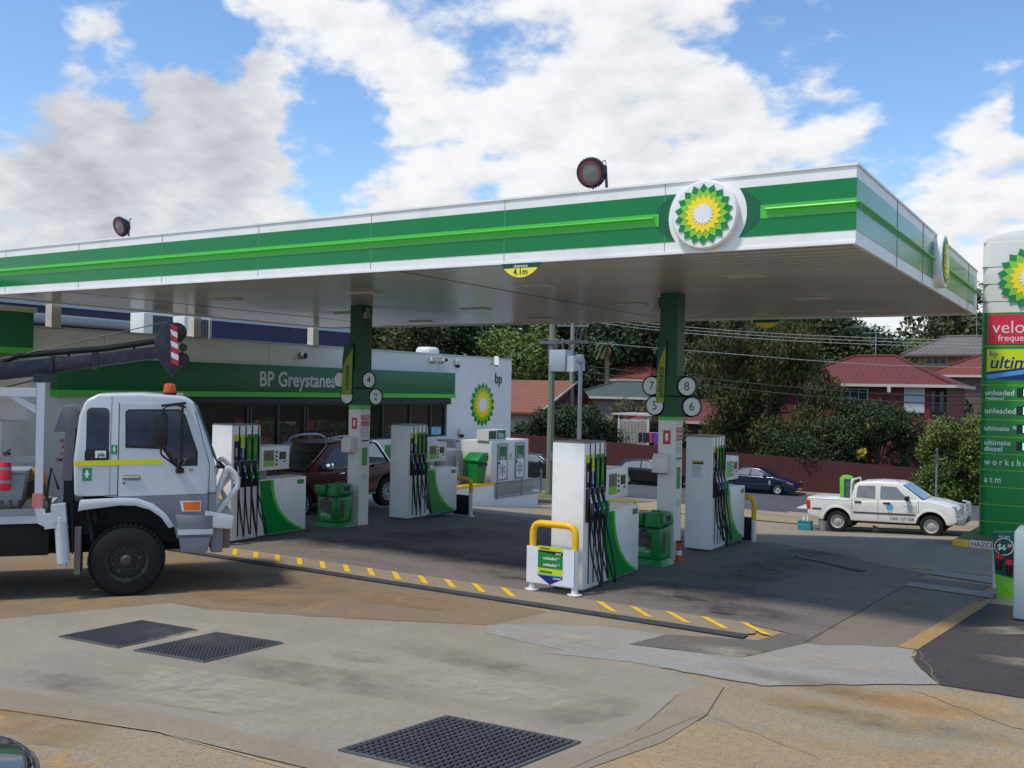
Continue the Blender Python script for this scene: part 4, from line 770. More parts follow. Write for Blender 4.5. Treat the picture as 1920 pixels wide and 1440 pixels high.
t = thing('white_shed', 'white and navy gabled shed between the small green sign and the first post', 'building', (-40, 20.3, 0)); bx('wall', M('pale_wall', lin(190, 198, 212), .7), t, -4, 0, -6, 3, -1, 6.4); bx('navy_band', navy, t, -4.05, .03, -6.03, 3.03, 6.41, 7.3); bx('window', dkgrey, t, 0, .03, .0, 1.0, 5.3, 6.1); MB().tube([(.1, -6, 7.55), (.1, 4.6, 7.45)], .25, 10).build('gutter', galv, t, smooth=True)
# ---------------------------------------------------------------- vehicles
tyre_m = M('tyre', lin(24, 24, 25), .85, var=.2, vs=8, bump=.3, bs=30); rim_m = M('rim_silver', lin(186, 186, 182), .4, metal=.25, var=.1); hub_m = M('hub_dark', lin(48, 46, 46), .7, var=.3, vs=5); pglass = M('reflection_tint_glass', lin(126, 132, 134), .08, var=.25, vs=2.5)  # pale car glass: sky reflection and the view through put into its colour
under = M('underbody', lin(14, 14, 15), .9)
def wheel(t, x, y, r, w, out, rim=rim_m, spokes=0, name='wheel', rr=.62):
    # out: -1 when the outer face looks to -y
    b = MB().lathe([(r*rr, 0), (r*.86, -.0), (r*.96, .03), (r, .07), (r, w-.06), (r*.96, w-.02), (r*.85, w), (r*rr, w)], (0, 0, 0), 'Y', 30, False)
    o = b.build(name, tyre_m, t, smooth=True); o.location = (x, y if out < 0 else y-w, r)
    s = 0 if out < 0 else w; k = 1 if out < 0 else -1
    m = MB().lathe([(r*rr, .0), (r*rr, .02), (r*(rr-.08), .03), (r*(rr-.1), .07), (r*.2, .05), (r*.18, .02), (0.001, .015)], (0, 0, 0), 'Y', 26, False)
    m.v = [(p[0], s+k*p[1], p[2]) for p in m.v]
    q = m.build('rim', rim if not spokes else hub_m, o, smooth=True)
    if r > .45:
        lg = MB()
        for i in range(44):
            a0, a1 = 2*math.pi*(i+.12)/44, 2*math.pi*(i+.78)/44
            for ya, yb_ in ((.015, w*.42), (w*.58, w-.015)):
                c_ = [(math.cos(a)*(r-.012), yy, math.sin(a)*(r-.012)) for a in (a0, a1) for yy in (ya, yb_)]; d_ = [(math.cos(a)*(r+.012), yy, math.sin(a)*(r+.012)) for a in (a0, a1) for yy in (ya, yb_)]
                lg.hexa([c_[0], c_[1], c_[3], c_[2]], [d_[0], d_[1], d_[3], d_[2]])
        lg.build('tread', tyre_m, o); nu = MB()
        for i in range(8):
            a = 2*math.pi*i/8+.2; nu.lathe([(.022, 0), (.022, .03), (0.001, .035)], (math.cos(a)*r*.34, 0, math.sin(a)*r*.34), 'Y', 6)
        nu.lathe([(.09, 0), (.085, .07), (.06, .10), (0.001, .105)], (0, 0, 0), 'Y', 16); nu.v = [(p[0], s+k*(.045-p[1]), p[2]) for p in nu.v]; nu.build('wheel_nuts', M('hub_steel', lin(56, 53, 51), .6, var=.3, vs=9), q)
    if spokes:
        h = MB()
        for i in range(spokes):
            a = 2*math.pi*i/spokes; h.tube([(math.cos(a)*r*.1, s+k*.02, math.sin(a)*r*.1), (math.cos(a)*r*(rr-.03), s+k*.025, math.sin(a)*r*(rr-.03))], r*.07, 5)
        h.tube([(math.cos(a)*r*(rr-.03), s+k*.02, math.sin(a)*r*(rr-.03)) for a in [i*math.pi/15 for i in range(31)]], r*.045, 5, False); h.build('spokes', rim, q)
    else:
        h = MB()
        for i in range(12):
            a = 2*math.pi*i/12; h.lathe([(r*.045, 0), (r*.045, .004), (0, .004)], (math.cos(a)*r*.42, 0, math.sin(a)*r*.42), 'Y', 8)
        h.v = [(p[0], s+k*(.045-p[1]*2), p[2]) for p in h.v]; h.build('rim_holes', black, q)
    return o
def archpts(cx, r, z0, cz, n=10):
    a = math.degrees(math.asin(max(-1, min(1, (z0-cz)/r)))); return [(cx-r*math.cos(rad(v)), cz+r*math.sin(rad(v))) for v in [a+(180-2*a)*i/n for i in range(n+1)]]
def car(t, paint, w, low, top, wins, wheels, wr, sill, arch_r, gl=None, roof_in=.16, belt=.9, rim=rim_m, spokes=0, roofz=1.4, ww=.2):
    # low: upper outline from tail bottom to nose bottom; the wheel arches are cut into the bottom edge
    bot = []
    for wx in sorted(wheels, reverse=True): bot += archpts(wx, arch_r, sill, wr*.98)[::-1]
    MB().prism(low+bot, 0, w, 'Y').build('body', paint, t, bevel=.05, seg=3)
    MB().box(min(wheels)-arch_r-.05, max(wheels)+arch_r+.05, .24, w-.24, sill-.08, sill+.45).build('underbody', under, t)
    g = lambda p: .04+roof_in*max(0, (p[1]-belt))/(roofz-belt); gi = lambda p: w-g(p)
    MB().prism(top, g, gi, 'Y').build('cabin', paint, t, bevel=.045, seg=3)
    for sd in (0, 1):
        for nm, poly in wins:
            f0 = (lambda p: g(p)-.004) if sd == 0 else (lambda p: gi(p)+.004); f1 = (lambda p: g(p)+.05) if sd == 0 else (lambda p: gi(p)-.05)
            MB().prism(poly, f0, f1, 'Y').build(nm, gl or glass, t)
    for wx in wheels:
        wheel(t, wx, .015, wr, ww, -1, rim, spokes); wheel(t, wx, w-.015, wr, ww, 1, rim, spokes)
def both(w, fn):
    fn(0, -1); fn(w, 1)
def side_box(n, m, t, w, x0, x1, z0, z1, d=.012, bevel=0):
    bx(n, m, t, x0, x1, -d, .005, z0, z1, bevel=bevel); bx(n, m, t, x0, x1, w-.005, w+d, z0, z1, bevel=bevel)
# --- white utility pickup across the driveway
utew = M('ute_white', lin(222, 221, 212), .3, var=.03, vs=1.2, coat=.4, dirt=.12, dirtcol=lin(150, 136, 110)); wd = 1.72
t = thing('white_pickup', 'white dual cab pickup parked across the driveway with a phone number on the door', 'pickup', (-6.5, 33.4, -1.45)); t.rotation_euler = (0, -.03, 0)
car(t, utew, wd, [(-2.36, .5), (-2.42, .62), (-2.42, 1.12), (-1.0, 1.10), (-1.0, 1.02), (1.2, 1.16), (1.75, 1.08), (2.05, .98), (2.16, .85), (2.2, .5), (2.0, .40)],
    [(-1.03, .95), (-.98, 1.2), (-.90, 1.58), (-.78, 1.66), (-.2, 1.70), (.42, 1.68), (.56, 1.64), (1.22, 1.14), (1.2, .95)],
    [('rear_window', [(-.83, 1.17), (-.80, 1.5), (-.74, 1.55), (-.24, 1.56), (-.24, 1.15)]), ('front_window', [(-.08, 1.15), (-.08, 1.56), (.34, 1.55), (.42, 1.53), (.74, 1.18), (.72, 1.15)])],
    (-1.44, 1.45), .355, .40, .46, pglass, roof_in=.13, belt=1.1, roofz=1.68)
for sd, y in ((0, -.03), (1, wd-.06)):
    for wx in (-1.44, 1.45):
        P = archpts(wx, .52, .42, .36, 14); Q = archpts(wx, .45, .42, .36, 14); MB().prism(P+Q[::-1], y, y+.09, 'Y').build('wheel_flare', utew, t, bevel=.012)
MB().hexa([(.60, .17, 1.60), (.60, wd-.17, 1.60), (1.2, wd-.09, 1.17), (1.2, .09, 1.17)], [(.625, .17, 1.615), (.625, wd-.17, 1.615), (1.225, wd-.09, 1.185), (1.225, .09, 1.185)]).build('windscreen', glassb, t)
side_box('side_strip', dkgrey, t, wd, -.92, 1.0, .66, .71, .014); side_box('tail_strip', dkgrey, t, wd, -2.25, -1.95, .72, .77, .014)
side_box('tail_light', red, t, wd, -2.43, -2.31, .72, 1.02, .012, bevel=.01)
for x in (-.78, .12): side_box('door_handle', black, t, wd, x-.1, x+.12, 1.0, 1.05, .03, bevel=.01)
seam = M('panel_seam', lin(60, 60, 58), .8)
for x in (-.97, -.15, 1.08): side_box('door_seam', seam, t, wd, x, x+.012, .45, 1.14, .003)
side_box('bed_seam', seam, t, wd, -2.4, -1.05, 1.06, 1.07, .003)
both(wd, lambda y, s: MB().box(.70, .84, y+s*.02 if s > 0 else y-.2, y+.2 if s > 0 else y-.02, 1.13, 1.28).build('mirror', black, t, bevel=.03))
MB().lathe([(.115, 0), (.115, -.004), (0, -.004)], (.22, -.001, .9), 'Y', 22).build('door_logo', M('logo_teal', lin(90, 170, 190), .5), t); text('tasman', .055, txt_gr, t, (.22, -.006, .75))
text('1300 137 038', .135, dkgrey, t, (.58, -.005, .535), bold=.01)
for i, w in enumerate(('ENVIRONMENTAL', 'CONSULTING', 'AND TESTING', 'LABORATORIES')): text(w, .05, M('pale_lettering', lin(170, 178, 180), .5), t, (1.04, -.005, .97-.06*i-.02), align='RIGHT')
MB().tube(bend([(-1.02, .14, 1.05), (-1.0, .2, 1.72), (-1.0, wd-.2, 1.72), (-1.02, wd-.14, 1.05)], .1), .03, 8).build('sports_bar', utew, t, smooth=True)
MB().box(2.1, 2.42, .05, wd-.05, .42, .66).build('bumper', galv, t, bevel=.05); bb = MB()
for y in (.35, wd-.35): bb.tube(bend([(2.42, y, .6), (2.4, y, 1.05), (2.2, y, 1.08)], .08), .035, 8)
for z in (.78, .92, 1.04): bb.tube([(2.4, .3, z), (2.4, wd-.3, z)], .03, 8)
bb.tube(bend([(2.40, .1, .7), (2.42, .12, .98), (2.4, .4, 1.03)], .1), .03, 8).tube(bend([(2.40, wd-.1, .7), (2.42, wd-.12, .98), (2.4, wd-.4, 1.03)], .1), .03, 8); bb.build('bull_bar', M('polished_alloy', lin(200, 200, 200), .25, metal=.8), t, smooth=True)
bx('number_plate', black, t, 2.42, 2.44, .6, 1.1, .48, .6); MB().box(1.95, 2.17, .03, .32, .82, .98).box(1.95, 2.17, wd-.32, wd-.03, .82, .98).build('headlight', chrome, t, bevel=.03)
MB().tube([(.5, .3, 1.69), (.3, .3, 1.8)], .006, 4).build('aerial', black, t); MB().box(-2.9, -2.42, .5, 1.2, .66, .70).lathe([(.05, 0), (.06, .06), (0, .08)], (-2.7, .8, .7)).box(-2.6, -2.45, .6, .9, .70, .78).build('tail_tray', white, t); MB().box(-1.1-.0, -.98, -.02, .1, .25, .5).build('mud_flap', black, t)
t = thing('lime_case', 'upright lime green padded case with dark lettered side in the white pickup tray', 'case', (-7.78, 33.95, -.52)); MB().prism([(-.2, 0), (.2, 0), (.22, .15), (.22, .78), (.1, .88), (-.12, .88), (-.22, .78)], -.12, .12, 'Y').build('case', M('case_lime', lin(110, 190, 50), .5, var=.1), t, bevel=.03)
o = bx('dark_panel', M('case_panel', lin(50, 78, 84), .4), t, -.07, .21, -.126, -.119, .1, .76); text('BEVO', .2, txt_gr, o, (.07, -.128, .43), spin=-90)
t = thing('toolbox', 'teal toolbox on the ground behind the white pickup', 'toolbox', (-9.05, 33.6, zt(-9, 33.6))); MB().box(-.22, .22, -.14, .14, 0, .26).build('box', M('teal_plastic', lin(50, 140, 150), .4, var=.1), t, bevel=.015); MB().box(-.23, .23, -.15, .15, .262, .32).build('lid', M('teal_dark', lin(40, 118, 130), .4), t, bevel=.015)
for x in (-.05, .08):
    b = thing('white_bottle', 'small white bottle standing on the teal toolbox', 'bottle', (-9.05+x, 33.6, zt(-9, 33.6)+.322), 0, 'white bottles on the toolbox'); MB().lathe([(.035, 0), (.035, .12), (.015, .16), (.015, .2), (0, .2)], seg=10).build('bottle', white, b, smooth=True)
t = thing('bucket', 'white bucket on the ground behind the rear wheel of the white pickup', 'bucket', (-8.5, 33.8, zt(-8.5, 33.8))); MB().lathe([(.13, 0), (.17, .36), (.175, .36), (.16, .34), (.125, .02)], seg=18).build('bucket', white, t, smooth=True)
t = thing('spray_cone', 'small grey funnel lying under the white pickup', 'funnel', (-6.9, 33.9, zt(-6.9, 33.9)+.1)); MB().lathe([(.14, 0), (.05, .2), (.03, .3), (0, .3)], ax='X', seg=14).build('funnel', midgrey, t)
# --- cars along the far kerb
def sedan(t, paint, hatch=False):
    if hatch:
        low = [(-1.98, .38), (-2.02, .6), (-1.98, .92), (1.0, .95), (1.75, .80), (2.08, .62), (2.12, .34), (1.95, .22)]
        top = [(-1.98, .85), (-1.95, 1.0), (-1.72, 1.30), (-1.6, 1.40), (-.9, 1.47), (-.1, 1.48), (.3, 1.42), (1.12, .94), (1.1, .85)]
        wins = [('rear_window', [(-1.62, 1.02), (-1.4, 1.26), (-.9, 1.36), (-.48, 1.38), (-.48, .99)]), ('front_window', [(-.4, .99), (-.4, 1.38), (.0, 1.38), (.25, 1.34), (.82, .97)])]
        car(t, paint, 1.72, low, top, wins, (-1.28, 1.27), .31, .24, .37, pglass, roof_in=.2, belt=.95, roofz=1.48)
        side_box('tail_light', red, t, 1.72, -2.0, -1.86, .78, .95, .008)
    else:
        low = [(-2.1, .32), (-2.14, .6), (-2.08, .90), (-1.4, .95), (1.0, .93), (1.75, .78), (2.1, .62), (2.15, .36), (2.0, .2), ]
        top = [(-1.42, .85), (-1.38, .96), (-.86, 1.30), (-.7, 1.345), (-.2, 1.37), (.2, 1.34), (1.02, .92), (1.0, .85)]
        wins = [('rear_window', [(-1.1, .99), (-.78, 1.24), (-.62, 1.28), (-.3, 1.29), (-.3, .98)]), ('front_window', [(-.22, .98), (-.22, 1.29), (.12, 1.27), (.72, .96)])]
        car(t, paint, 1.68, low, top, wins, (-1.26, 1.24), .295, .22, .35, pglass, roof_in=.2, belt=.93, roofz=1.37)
        side_box('indicator', orange, t, 1.68, 1.72, 1.88, .66, .72, .008); side_box('headlight', galv, t, 1.68, 1.9, 2.06, .60, .69, .006)
        side_box('side_strip', dkgrey, t, 1.68, -1.6, 1.6, .52, .55, .01)
        bx('paint_scar', M('pale_scar', lin(180, 176, 160), .7), t, .78, .86, -.003, 0, .5, .75)
    for x in (-.34, .84): side_box('door_seam', black, t, 1.7, x, x+.01, .3, .95, .002)
    both(1.7, lambda y, s: MB().box(.5, .62, y-.14 if s < 0 else y, y if s < 0 else y+.14, .96, 1.06).build('mirror', black, t, bevel=.02))
bluep = M('blue_car_paint', lin(20, 30, 60), .25, coat=.6, var=.05); blackp = M('black_car_paint', lin(20, 20, 24), .2, coat=.7); darkp = M('grey_car_paint', lin(36, 38, 46), .25, coat=.6)
t = thing('parked_car', 'dark blue sedan with orange front indicator parked along the far kerb', 'car', (-16.6, 51.5, zt(-16, 52)), 0, 'cars parked along the far kerb'); sedan(t, bluep)
t = thing('parked_car', 'black hatchback parked along the far kerb behind the right column', 'car', (-22.75, 51.4, zt(-22, 52)), 0, 'cars parked along the far kerb'); sedan(t, blackp, True)
t = thing('parked_car', 'dark car partly hidden behind the ice freezer across the street', 'car', (-30.2, 51.2, zt(-30, 52)), 0, 'cars parked along the far kerb'); sedan(t, darkp, True)
# --- red pickup at the pump by the shop
redp = M('red_pickup_paint', lin(92, 10, 17), .38, coat=.25, var=.04); wr = 1.85
t = thing('red_pickup', 'dark red dual cab pickup with chrome roof rails at the left pumps', 'pickup', (-18.2, 18.75, -.16), rad(-90)); t.rotation_euler = (0, .028, rad(-90))
car(t, redp, wr, [(-2.5, .55), (-2.55, .75), (-2.5, 1.16), (-1.0, 1.14), (-1.0, 1.08), (1.25, 1.16), (2.0, 1.06), (2.5, .95), (2.62, .8), (2.6, .45), (2.4, .38)],
    [(-1.05, 1.0), (-1.0, 1.2), (-.86, 1.68), (-.7, 1.76), (.1, 1.80), (.45, 1.76), (1.42, 1.12), (1.4, 1.0)],
    [('rear_window', [(-.85, 1.2), (-.72, 1.6), (-.6, 1.64), (-.18, 1.66), (-.18, 1.2)]), ('front_window', [(-.1, 1.2), (-.1, 1.66), (.3, 1.64), (.95, 1.2)])],
    (-1.58, 1.6), .385, .42, .47, roof_in=.2, belt=1.12, roofz=1.8, spokes=14, ww=.26)
MB().hexa([(.50, .22, 1.73), (.50, wr-.22, 1.73), (1.36, wr-.12, 1.16), (1.36, .12, 1.16)], [(.525, .22, 1.75), (.525, wr-.22, 1.75), (1.385, wr-.12, 1.18), (1.385, .12, 1.18)]).build('windscreen', glass, t)
for y in (.3, wr-.3): MB().tube(spline([(-.85, y, 1.76), (-.6, y, 1.87), (0, y, 1.90), (.35, y, 1.86), (.5, y, 1.76)]), .03, 8).build('roof_rail', M('rail_silver', lin(190, 194, 200), .25, metal=.5), t, smooth=True)
for y in (.16, wr-.16): MB().tube(bend([(-1.1, y, 1.72), (-1.25, y, 1.70), (-1.85, y, 1.1)], .1), .045, 10).build('sports_bar', chrome, t, smooth=True)
MB().tube([(-1.15, .16, 1.7), (-1.15, wr-.16, 1.7)], .045, 10).build('sports_bar', chrome, t, smooth=True)
both(wr, lambda y, s: MB().box(.74, .92, y-.22 if s < 0 else y, y if s < 0 else y+.22, 1.16, 1.34).build('mirror', chrome, t, bevel=.04))
both(wr, lambda y, s: MB().box(.74, .93, y-.21 if s < 0 else y+.02, y-.02 if s < 0 else y+.21, 1.13, 1.22).build('mirror_base', black, t, bevel=.03))
for x in (-.6, .25): side_box('door_handle', chrome, t, wr, x-.1, x+.1, 1.0, 1.04, .035, bevel=.01)
side_box('window_trim', chrome, t, wr, -.9, 1.0, 1.155, 1.17, .004); side_box('side_step', galv, t, wr, -1.0, 1.05, .40, .44, .06)
for x in (-.14, 1.02): side_box('door_seam', black, t, wr, x, x+.012, .45, 1.14, .003)
MB().box(2.3, 2.6, .02, .4, .82, .96).box(2.3, 2.6, wr-.4, wr-.02, .82, .96).build('headlight', chrome, t, bevel=.03); bx('grille', black, t, 2.6, 2.63, .5, wr-.5, .6, .9)
# --- crane truck
trw = M('truck_white', lin(197, 203, 205), .3, var=.03, vs=1.5, coat=.3, dirt=.2, dirtcol=lin(150, 140, 124)); trg = M('truck_grey', lin(128, 130, 136), .4, var=.06, vs=2, dirt=.15)
tglass = M('truck_reflection_glass', lin(40, 54, 78), .06, spec=.8, var=.6, vs=2.2)  # blue tone and mottling are window reflections put into the base colour
frame_m = M('chassis', lin(22, 22, 24), .8, var=.2); boomm = M('boom_navy', lin(34, 34, 52), .45, var=.12, vs=5, dirt=.3, dirtcol=lin(130, 126, 120)); tw = 2.25
TR = thing('crane_truck', 'white crane truck with navy boom and a yellow stripe on its cab', 'truck', (-11.83, 8.93, 0), math.atan2(.74, .67)+rad(3)); t = TR
cab = [(-.70, 1.40), (-.72, 1.9), (-.66, 2.52), (-.58, 2.74), (-.42, 2.83), (.1, 2.85), (.70, 2.82), (.86, 2.74), (1.04, 2.25), (1.16, 1.86), (1.19, 1.6), (1.19, 1.42)]
MB().prism(cab, .03, tw-.03, 'Y').build('cab', trw, t, bevel=.05, seg=4)
arch_o = [(-.66, 1.24), (-.2, 1.34), (.1, 1.33), (.30, 1.26), (.46, 1.12), (.58, .92)]
MB().prism([(-.30, 1.40)]+[(.1, 1.36), (.30, 1.29), (.48, 1.15), (.62, .95), (.66, .78), (1.16, .80), (1.19, 1.10), (1.19, 1.415), (-.3, 1.415)], .035, tw-.035, 'Y').build('lower_panel', trg, t, bevel=.02)
P = [(-.64, 1.20), (-.62, 1.36), (-.1, 1.38), (.12, 1.37), (.33, 1.29), (.50, 1.15), (.62, .97)]; Q = [(.55, .94), (.44, 1.10), (.29, 1.21), (.1, 1.27), (-.1, 1.28), (-.60, 1.22)]
for y in (-.05, tw-.12): MB().prism(P+Q, y, y+.17, 'Y').build('fender', trw, t, bevel=.015)
for y0, y1 in ((-.02, .3), (tw-.3, tw+.02)):
    MB().prism([(.63, 1.12), (1.16, 1.12), (1.16, .92), (.68, .92)], y0+.02, y1, 'Y').build('step', trg, t, bevel=.015); bx('step_tread', trw, t, .67, 1.15, y0, y1, .84, .915)
    MB().prism([(.68, .80), (1.13, .80), (1.08, .58), (.72, .58)], y0+.02, y1, 'Y').build('step', trg, t, bevel=.02)
bx('bumper', trg, t, 1.12, 1.3, .1, tw-.1, .55, 1.1, bevel=.04)
for y0, s in ((0, -1), (tw, 1)):
    pr = lambda n, poly, m, d0, d1: MB().prism(poly, y0+.03*-s+s*d0 if 0 else (y0 - s*.03 + s*d0), y0 - s*.03 + s*d1, 'Y').build(n, m, t)
    pr('quarter_window', rrect(-.56, -.265, 1.93, 2.64, .07), tglass, 0, .006); pr('window_base', rrect(-.575, -.26, 1.88, 2.06, .05), black, .0, .008)
    dr = MB().prism([(-.13, 1.40), (-.13, 2.70), (.74, 2.70), (.84, 2.54), (1.05, 1.9), (1.06, 1.42)], y0-s*.03, y0-s*.03+s*.006, 'Y').build('door', trw, t)
    a = lambda n, poly, m, d0, d1: MB().prism(poly, y0-s*.03+s*d0, y0-s*.03+s*d1, 'Y').build(n, m, dr)
    a('window', [(-.05, 2.08), (-.06, 2.58), (-.02, 2.62), (.66, 2.63), (.74, 2.55), (.92, 2.02), (.92, 1.82), (.60, 1.82), (.44, 2.06)], black, .006, .009)
    a('door_glass', [(-.03, 2.11), (-.04, 2.56), (-.01, 2.60), (.42, 2.60), (.42, 2.1)], tglass, .009, .012); a('quarter_glass', [(.46, 2.1), (.46, 2.60), (.65, 2.61), (.72, 2.53), (.88, 2.05), (.88, 1.93), (.6, 1.93)], tglass, .009, .012)
    a('handle_recess', rrect(-.08, .16, 1.62, 1.70, .03), trg, .006, .009); a('handle', rrect(-.09, .15, 1.66, 1.685, .01), chrome, .009, .03); MB().prism(rrect(-.075, -.045, 1.57, 1.6, .014), y0-s*.03+s*.006, y0-s*.03+s*.012, 'Y').build('lock', dkgrey, dr)
    pr('yellow_stripe', [(-.70, 1.83), (.46, 1.85), (.42, 1.92), (-.70, 1.90)], M('stripe_yellow', lin(222, 214, 20), .4), .0065, .009)
    pr('first_aid_sticker', [(-.60, 1.62), (-.48, 1.62), (-.48, 1.80), (-.60, 1.80)], M('aid_green', lin(20, 140, 90), .4), .0, .004); pr('aid_cross', [(-.57, 1.70), (-.57, 1.73), (-.555, 1.73), (-.555, 1.77), (-.525, 1.77), (-.525, 1.73), (-.51, 1.73), (-.51, 1.70), (-.525, 1.70), (-.525, 1.665), (-.555, 1.665), (-.555, 1.70)], txt_w, .004, .006)
    pr('first_aid_sticker', [(-.235, 1.99), (-.155, 1.99), (-.155, 2.12), (-.235, 2.12)], M('aid_green', lin(20, 140, 90), .4), .0, .004); pr('aid_cross', [(-.215, 2.05), (-.215, 2.07), (-.205, 2.07), (-.205, 2.10), (-.185, 2.10), (-.185, 2.07), (-.175, 2.07), (-.175, 2.05), (-.185, 2.05), (-.185, 2.02), (-.205, 2.02), (-.205, 2.05)], txt_w, .004, .006)
    pr('logo_sticker', [(-.44, 1.94), (-.30, 1.94), (-.30, 2.04), (-.44, 2.04)], txt_w, .008, .011)
    pr('cab_seam', [(-.252, 1.42), (-.246, 1.42), (-.236, 2.80), (-.242, 2.80)], trg, .0, .004); pr('front_seam', [(1.07, 1.0), (1.078, 1.0), (1.09, 1.84), (.88, 2.6), (.872, 2.6), (1.082, 1.84)], black, .0, .004); pr('door_shut', [(-.145, 1.40), (-.135, 1.40), (-.135, 2.71), (-.145, 2.71)], black, .0, .005)
    pr('indicator', [(.72, 1.17), (.98, 1.17), (.98, 1.32), (.69, 1.32)], white, .006, .02); pr('indicator_lens', [(.75, 1.185), (.965, 1.185), (.965, 1.305), (.73, 1.305)], orange, .02, .028)
    mm = MB().tube(bend([(.74, y0+s*.02, 2.66), (.60, y0+s*.14, 2.70), (.44, y0+s*.2, 2.66), (.42, y0+s*.2, 2.0), (.66, y0+s*.06, 1.80)], .05), .014, 7).tube([(.70, y0+s*.04, 2.72), (.70, y0+s*.07, 2.0), (.68, y0+s*.02, 1.78)], .018, 7).lathe([(.055, -.04), (.06, .02), (0, .06)], (.68, y0, 1.76), 'Z', 10).tube([(.74, y0, 2.72), (.42, y0+s*.1, 2.68)], .02, 6)
    mr_ = mm.build('mirror_arm', black, t, smooth=True); bx('mirror', black, mr_, .34, .50, y0+s*.12 if s > 0 else y0-.22, y0+.22 if s > 0 else y0-.12, 2.1, 2.58, bevel=.04)
text('FT', .12, txt_gr, t, (.70, .016, 1.88), shear=.3, bold=.01); text('8V', .06, txt_k, t, (.84, .02, 1.76)); text('pla', .08, txt_k, t, (-.36, .015, 1.985), bold=.01)
wsn = [(.885, 2.68), (.91, 2.69), (1.21, 1.86), (1.19, 1.85)]
MB().prism(wsn, .12, tw-.12, 'Y').build('windscreen', M('windscreen_teal', lin(60, 96, 100), .05, spec=.8), t); MB().tube([(1.20, .1, 1.80), (1.30, .2, 1.78), (1.24, .5, 1.83)], .025, 6).build('wiper', black, t)
MB().lathe([(.085, 0), (.09, .02), (.075, .12), (.06, .13), (0, .14)], (.52, .35, 2.86), 'Z', 14).build('beacon', M('beacon_amber', lin(236, 100, 20), .2, trans=.3), t, smooth=True); MB().lathe([(.09, -.05), (.095, .0)], (.52, .35, 2.86), 'Z', 14).build('beacon_base', black, t)
bx('marker_lamp', midgrey, t, .62, .72, .15, .28, 2.78, 2.86, bevel=.02)
wheel(t, 0, -.03, .50, .30, -1, hub_m, rr=.58); wheel(t, 0, tw+.03, .50, .30, 1, hub_m, rr=.58)
wheel(t, -3.95, -.03, .50, .28, -1, hub_m, rr=.58); wheel(t, -3.95, .30, .50, .28, -1, hub_m, rr=.58); wheel(t, -3.95, tw+.03, .50, .28, 1, hub_m, rr=.58); wheel(t, -3.95, tw-.30, .50, .28, 1, hub_m, rr=.58)
MB().box(-6, 1.1, .55, .85, .55, .95).box(-6, 1.1, tw-.85, tw-.55, .55, .95).box(-.6, 1.0, .3, tw-.3, .7, 1.38).tube([(0, .2, .5), (0, tw-.2, .5)], .09, 8).tube([(-3.95, .2, .5), (-3.95, tw-.2, .5)], .12, 8).build('chassis', frame_m, t)
MB().box(-5, -1.0, .06, tw-.06, .60, 1.04).build('side_boxes', frame_m, t, bevel=.03); MB().lathe([(.22, 0), (.22, .6)], (-.62, .1, 1.08), 'Y', 16).box(-.85, -.45, .1, 1.2, .9, 1.3).tube([(-.55, .1, 1.3), (-.45, .05, .8), (-.4, .1, .6)], .03, 6).build('engine_parts', frame_m, t)
bx('mud_flap', M('flap_grey', lin(120, 114, 108), .8, var=.2), t, -.68, -.60, .02, .45, .33, .98); 
tr = bx('tray', trw, t, -6.2, -1.12, 0, tw, 1.05, 1.16); bx('tray_edge', galv, tr, -6.2, -1.10, -.02, .02, 1.165, 1.25)
MB().prism([(-.86, 1.62), (-.73, 1.62), (-.70, 2.35), (-.66, 2.35), (-.66, 2.62), (-.72, 2.68), (-.86, 2.66), (-.98, 2.3), (-.83, 2.3)], .06, .42, 'Y').build('snorkel', M('snorkel_grey', lin(108, 106, 112), .6, var=.1), t, bevel=.03); bx('air_pipe', frame_m, t, -.84, -.72, .1, .4, 1.25, 1.615)
# headboard post, beam, outrigger
pst = MB().box(-1.19, -1.09, 0, .1, 1.25, 2.97); hb = pst.build('headboard_post', trw, t); bx('cross_beam', trw, t, -6, -1.195, .0, .09, 2.78, 2.90); MB().prism([(-1.2, 2.55), (-1.2, 2.66), (-1.42, 2.78), (-1.55, 2.78)], .02, .08, 'Y').build('brace', trw, t)
bx('boom_rest', boomm, t, -1.24, -1.08, .02, 1.3, 2.975, 3.1); bx('side_rail', galv, t, -5, -1.2, .02, .06, 1.88, 1.96); bx('load_sticker', M('sticker_red', lin(206, 120, 110), .5), t, -1.22, -1.09, -.004, -.001, 1.27, 1.46)
o = MB().lathe([(.0, 0), (.03, .01), (.05, .08), (.085, .09), (.085, .72), (.075, .73), (.075, .85)], (-.86, -.06, .44), 'Z', 16).box(-1.06, -.86, -.12, .10, 1.02, 1.22).box(-.96, -.78, -.14, .02, 1.1, 1.34).build('outrigger', trw, t); o.rotation_euler = (0, rad(-5), 0); o.location = (.10, 0, .06)
MB().prism([(-1.18, 1.25), (-1.06, 1.25), (-1.0, .98), (-1.14, 1.05)], -.03, .02, 'Y').build('bracket', trw, t); MB().tube([(-.72, -.02, 1.3), (-.70, -.02, .62)], .012, 6).tube([(-.9, .1, 1.5), (-1.0, .12, 1.8), (-1.05, .1, 1.4), (-.95, .1, 1.2)], .02, 6).build('hydraulic_hose', black, t)
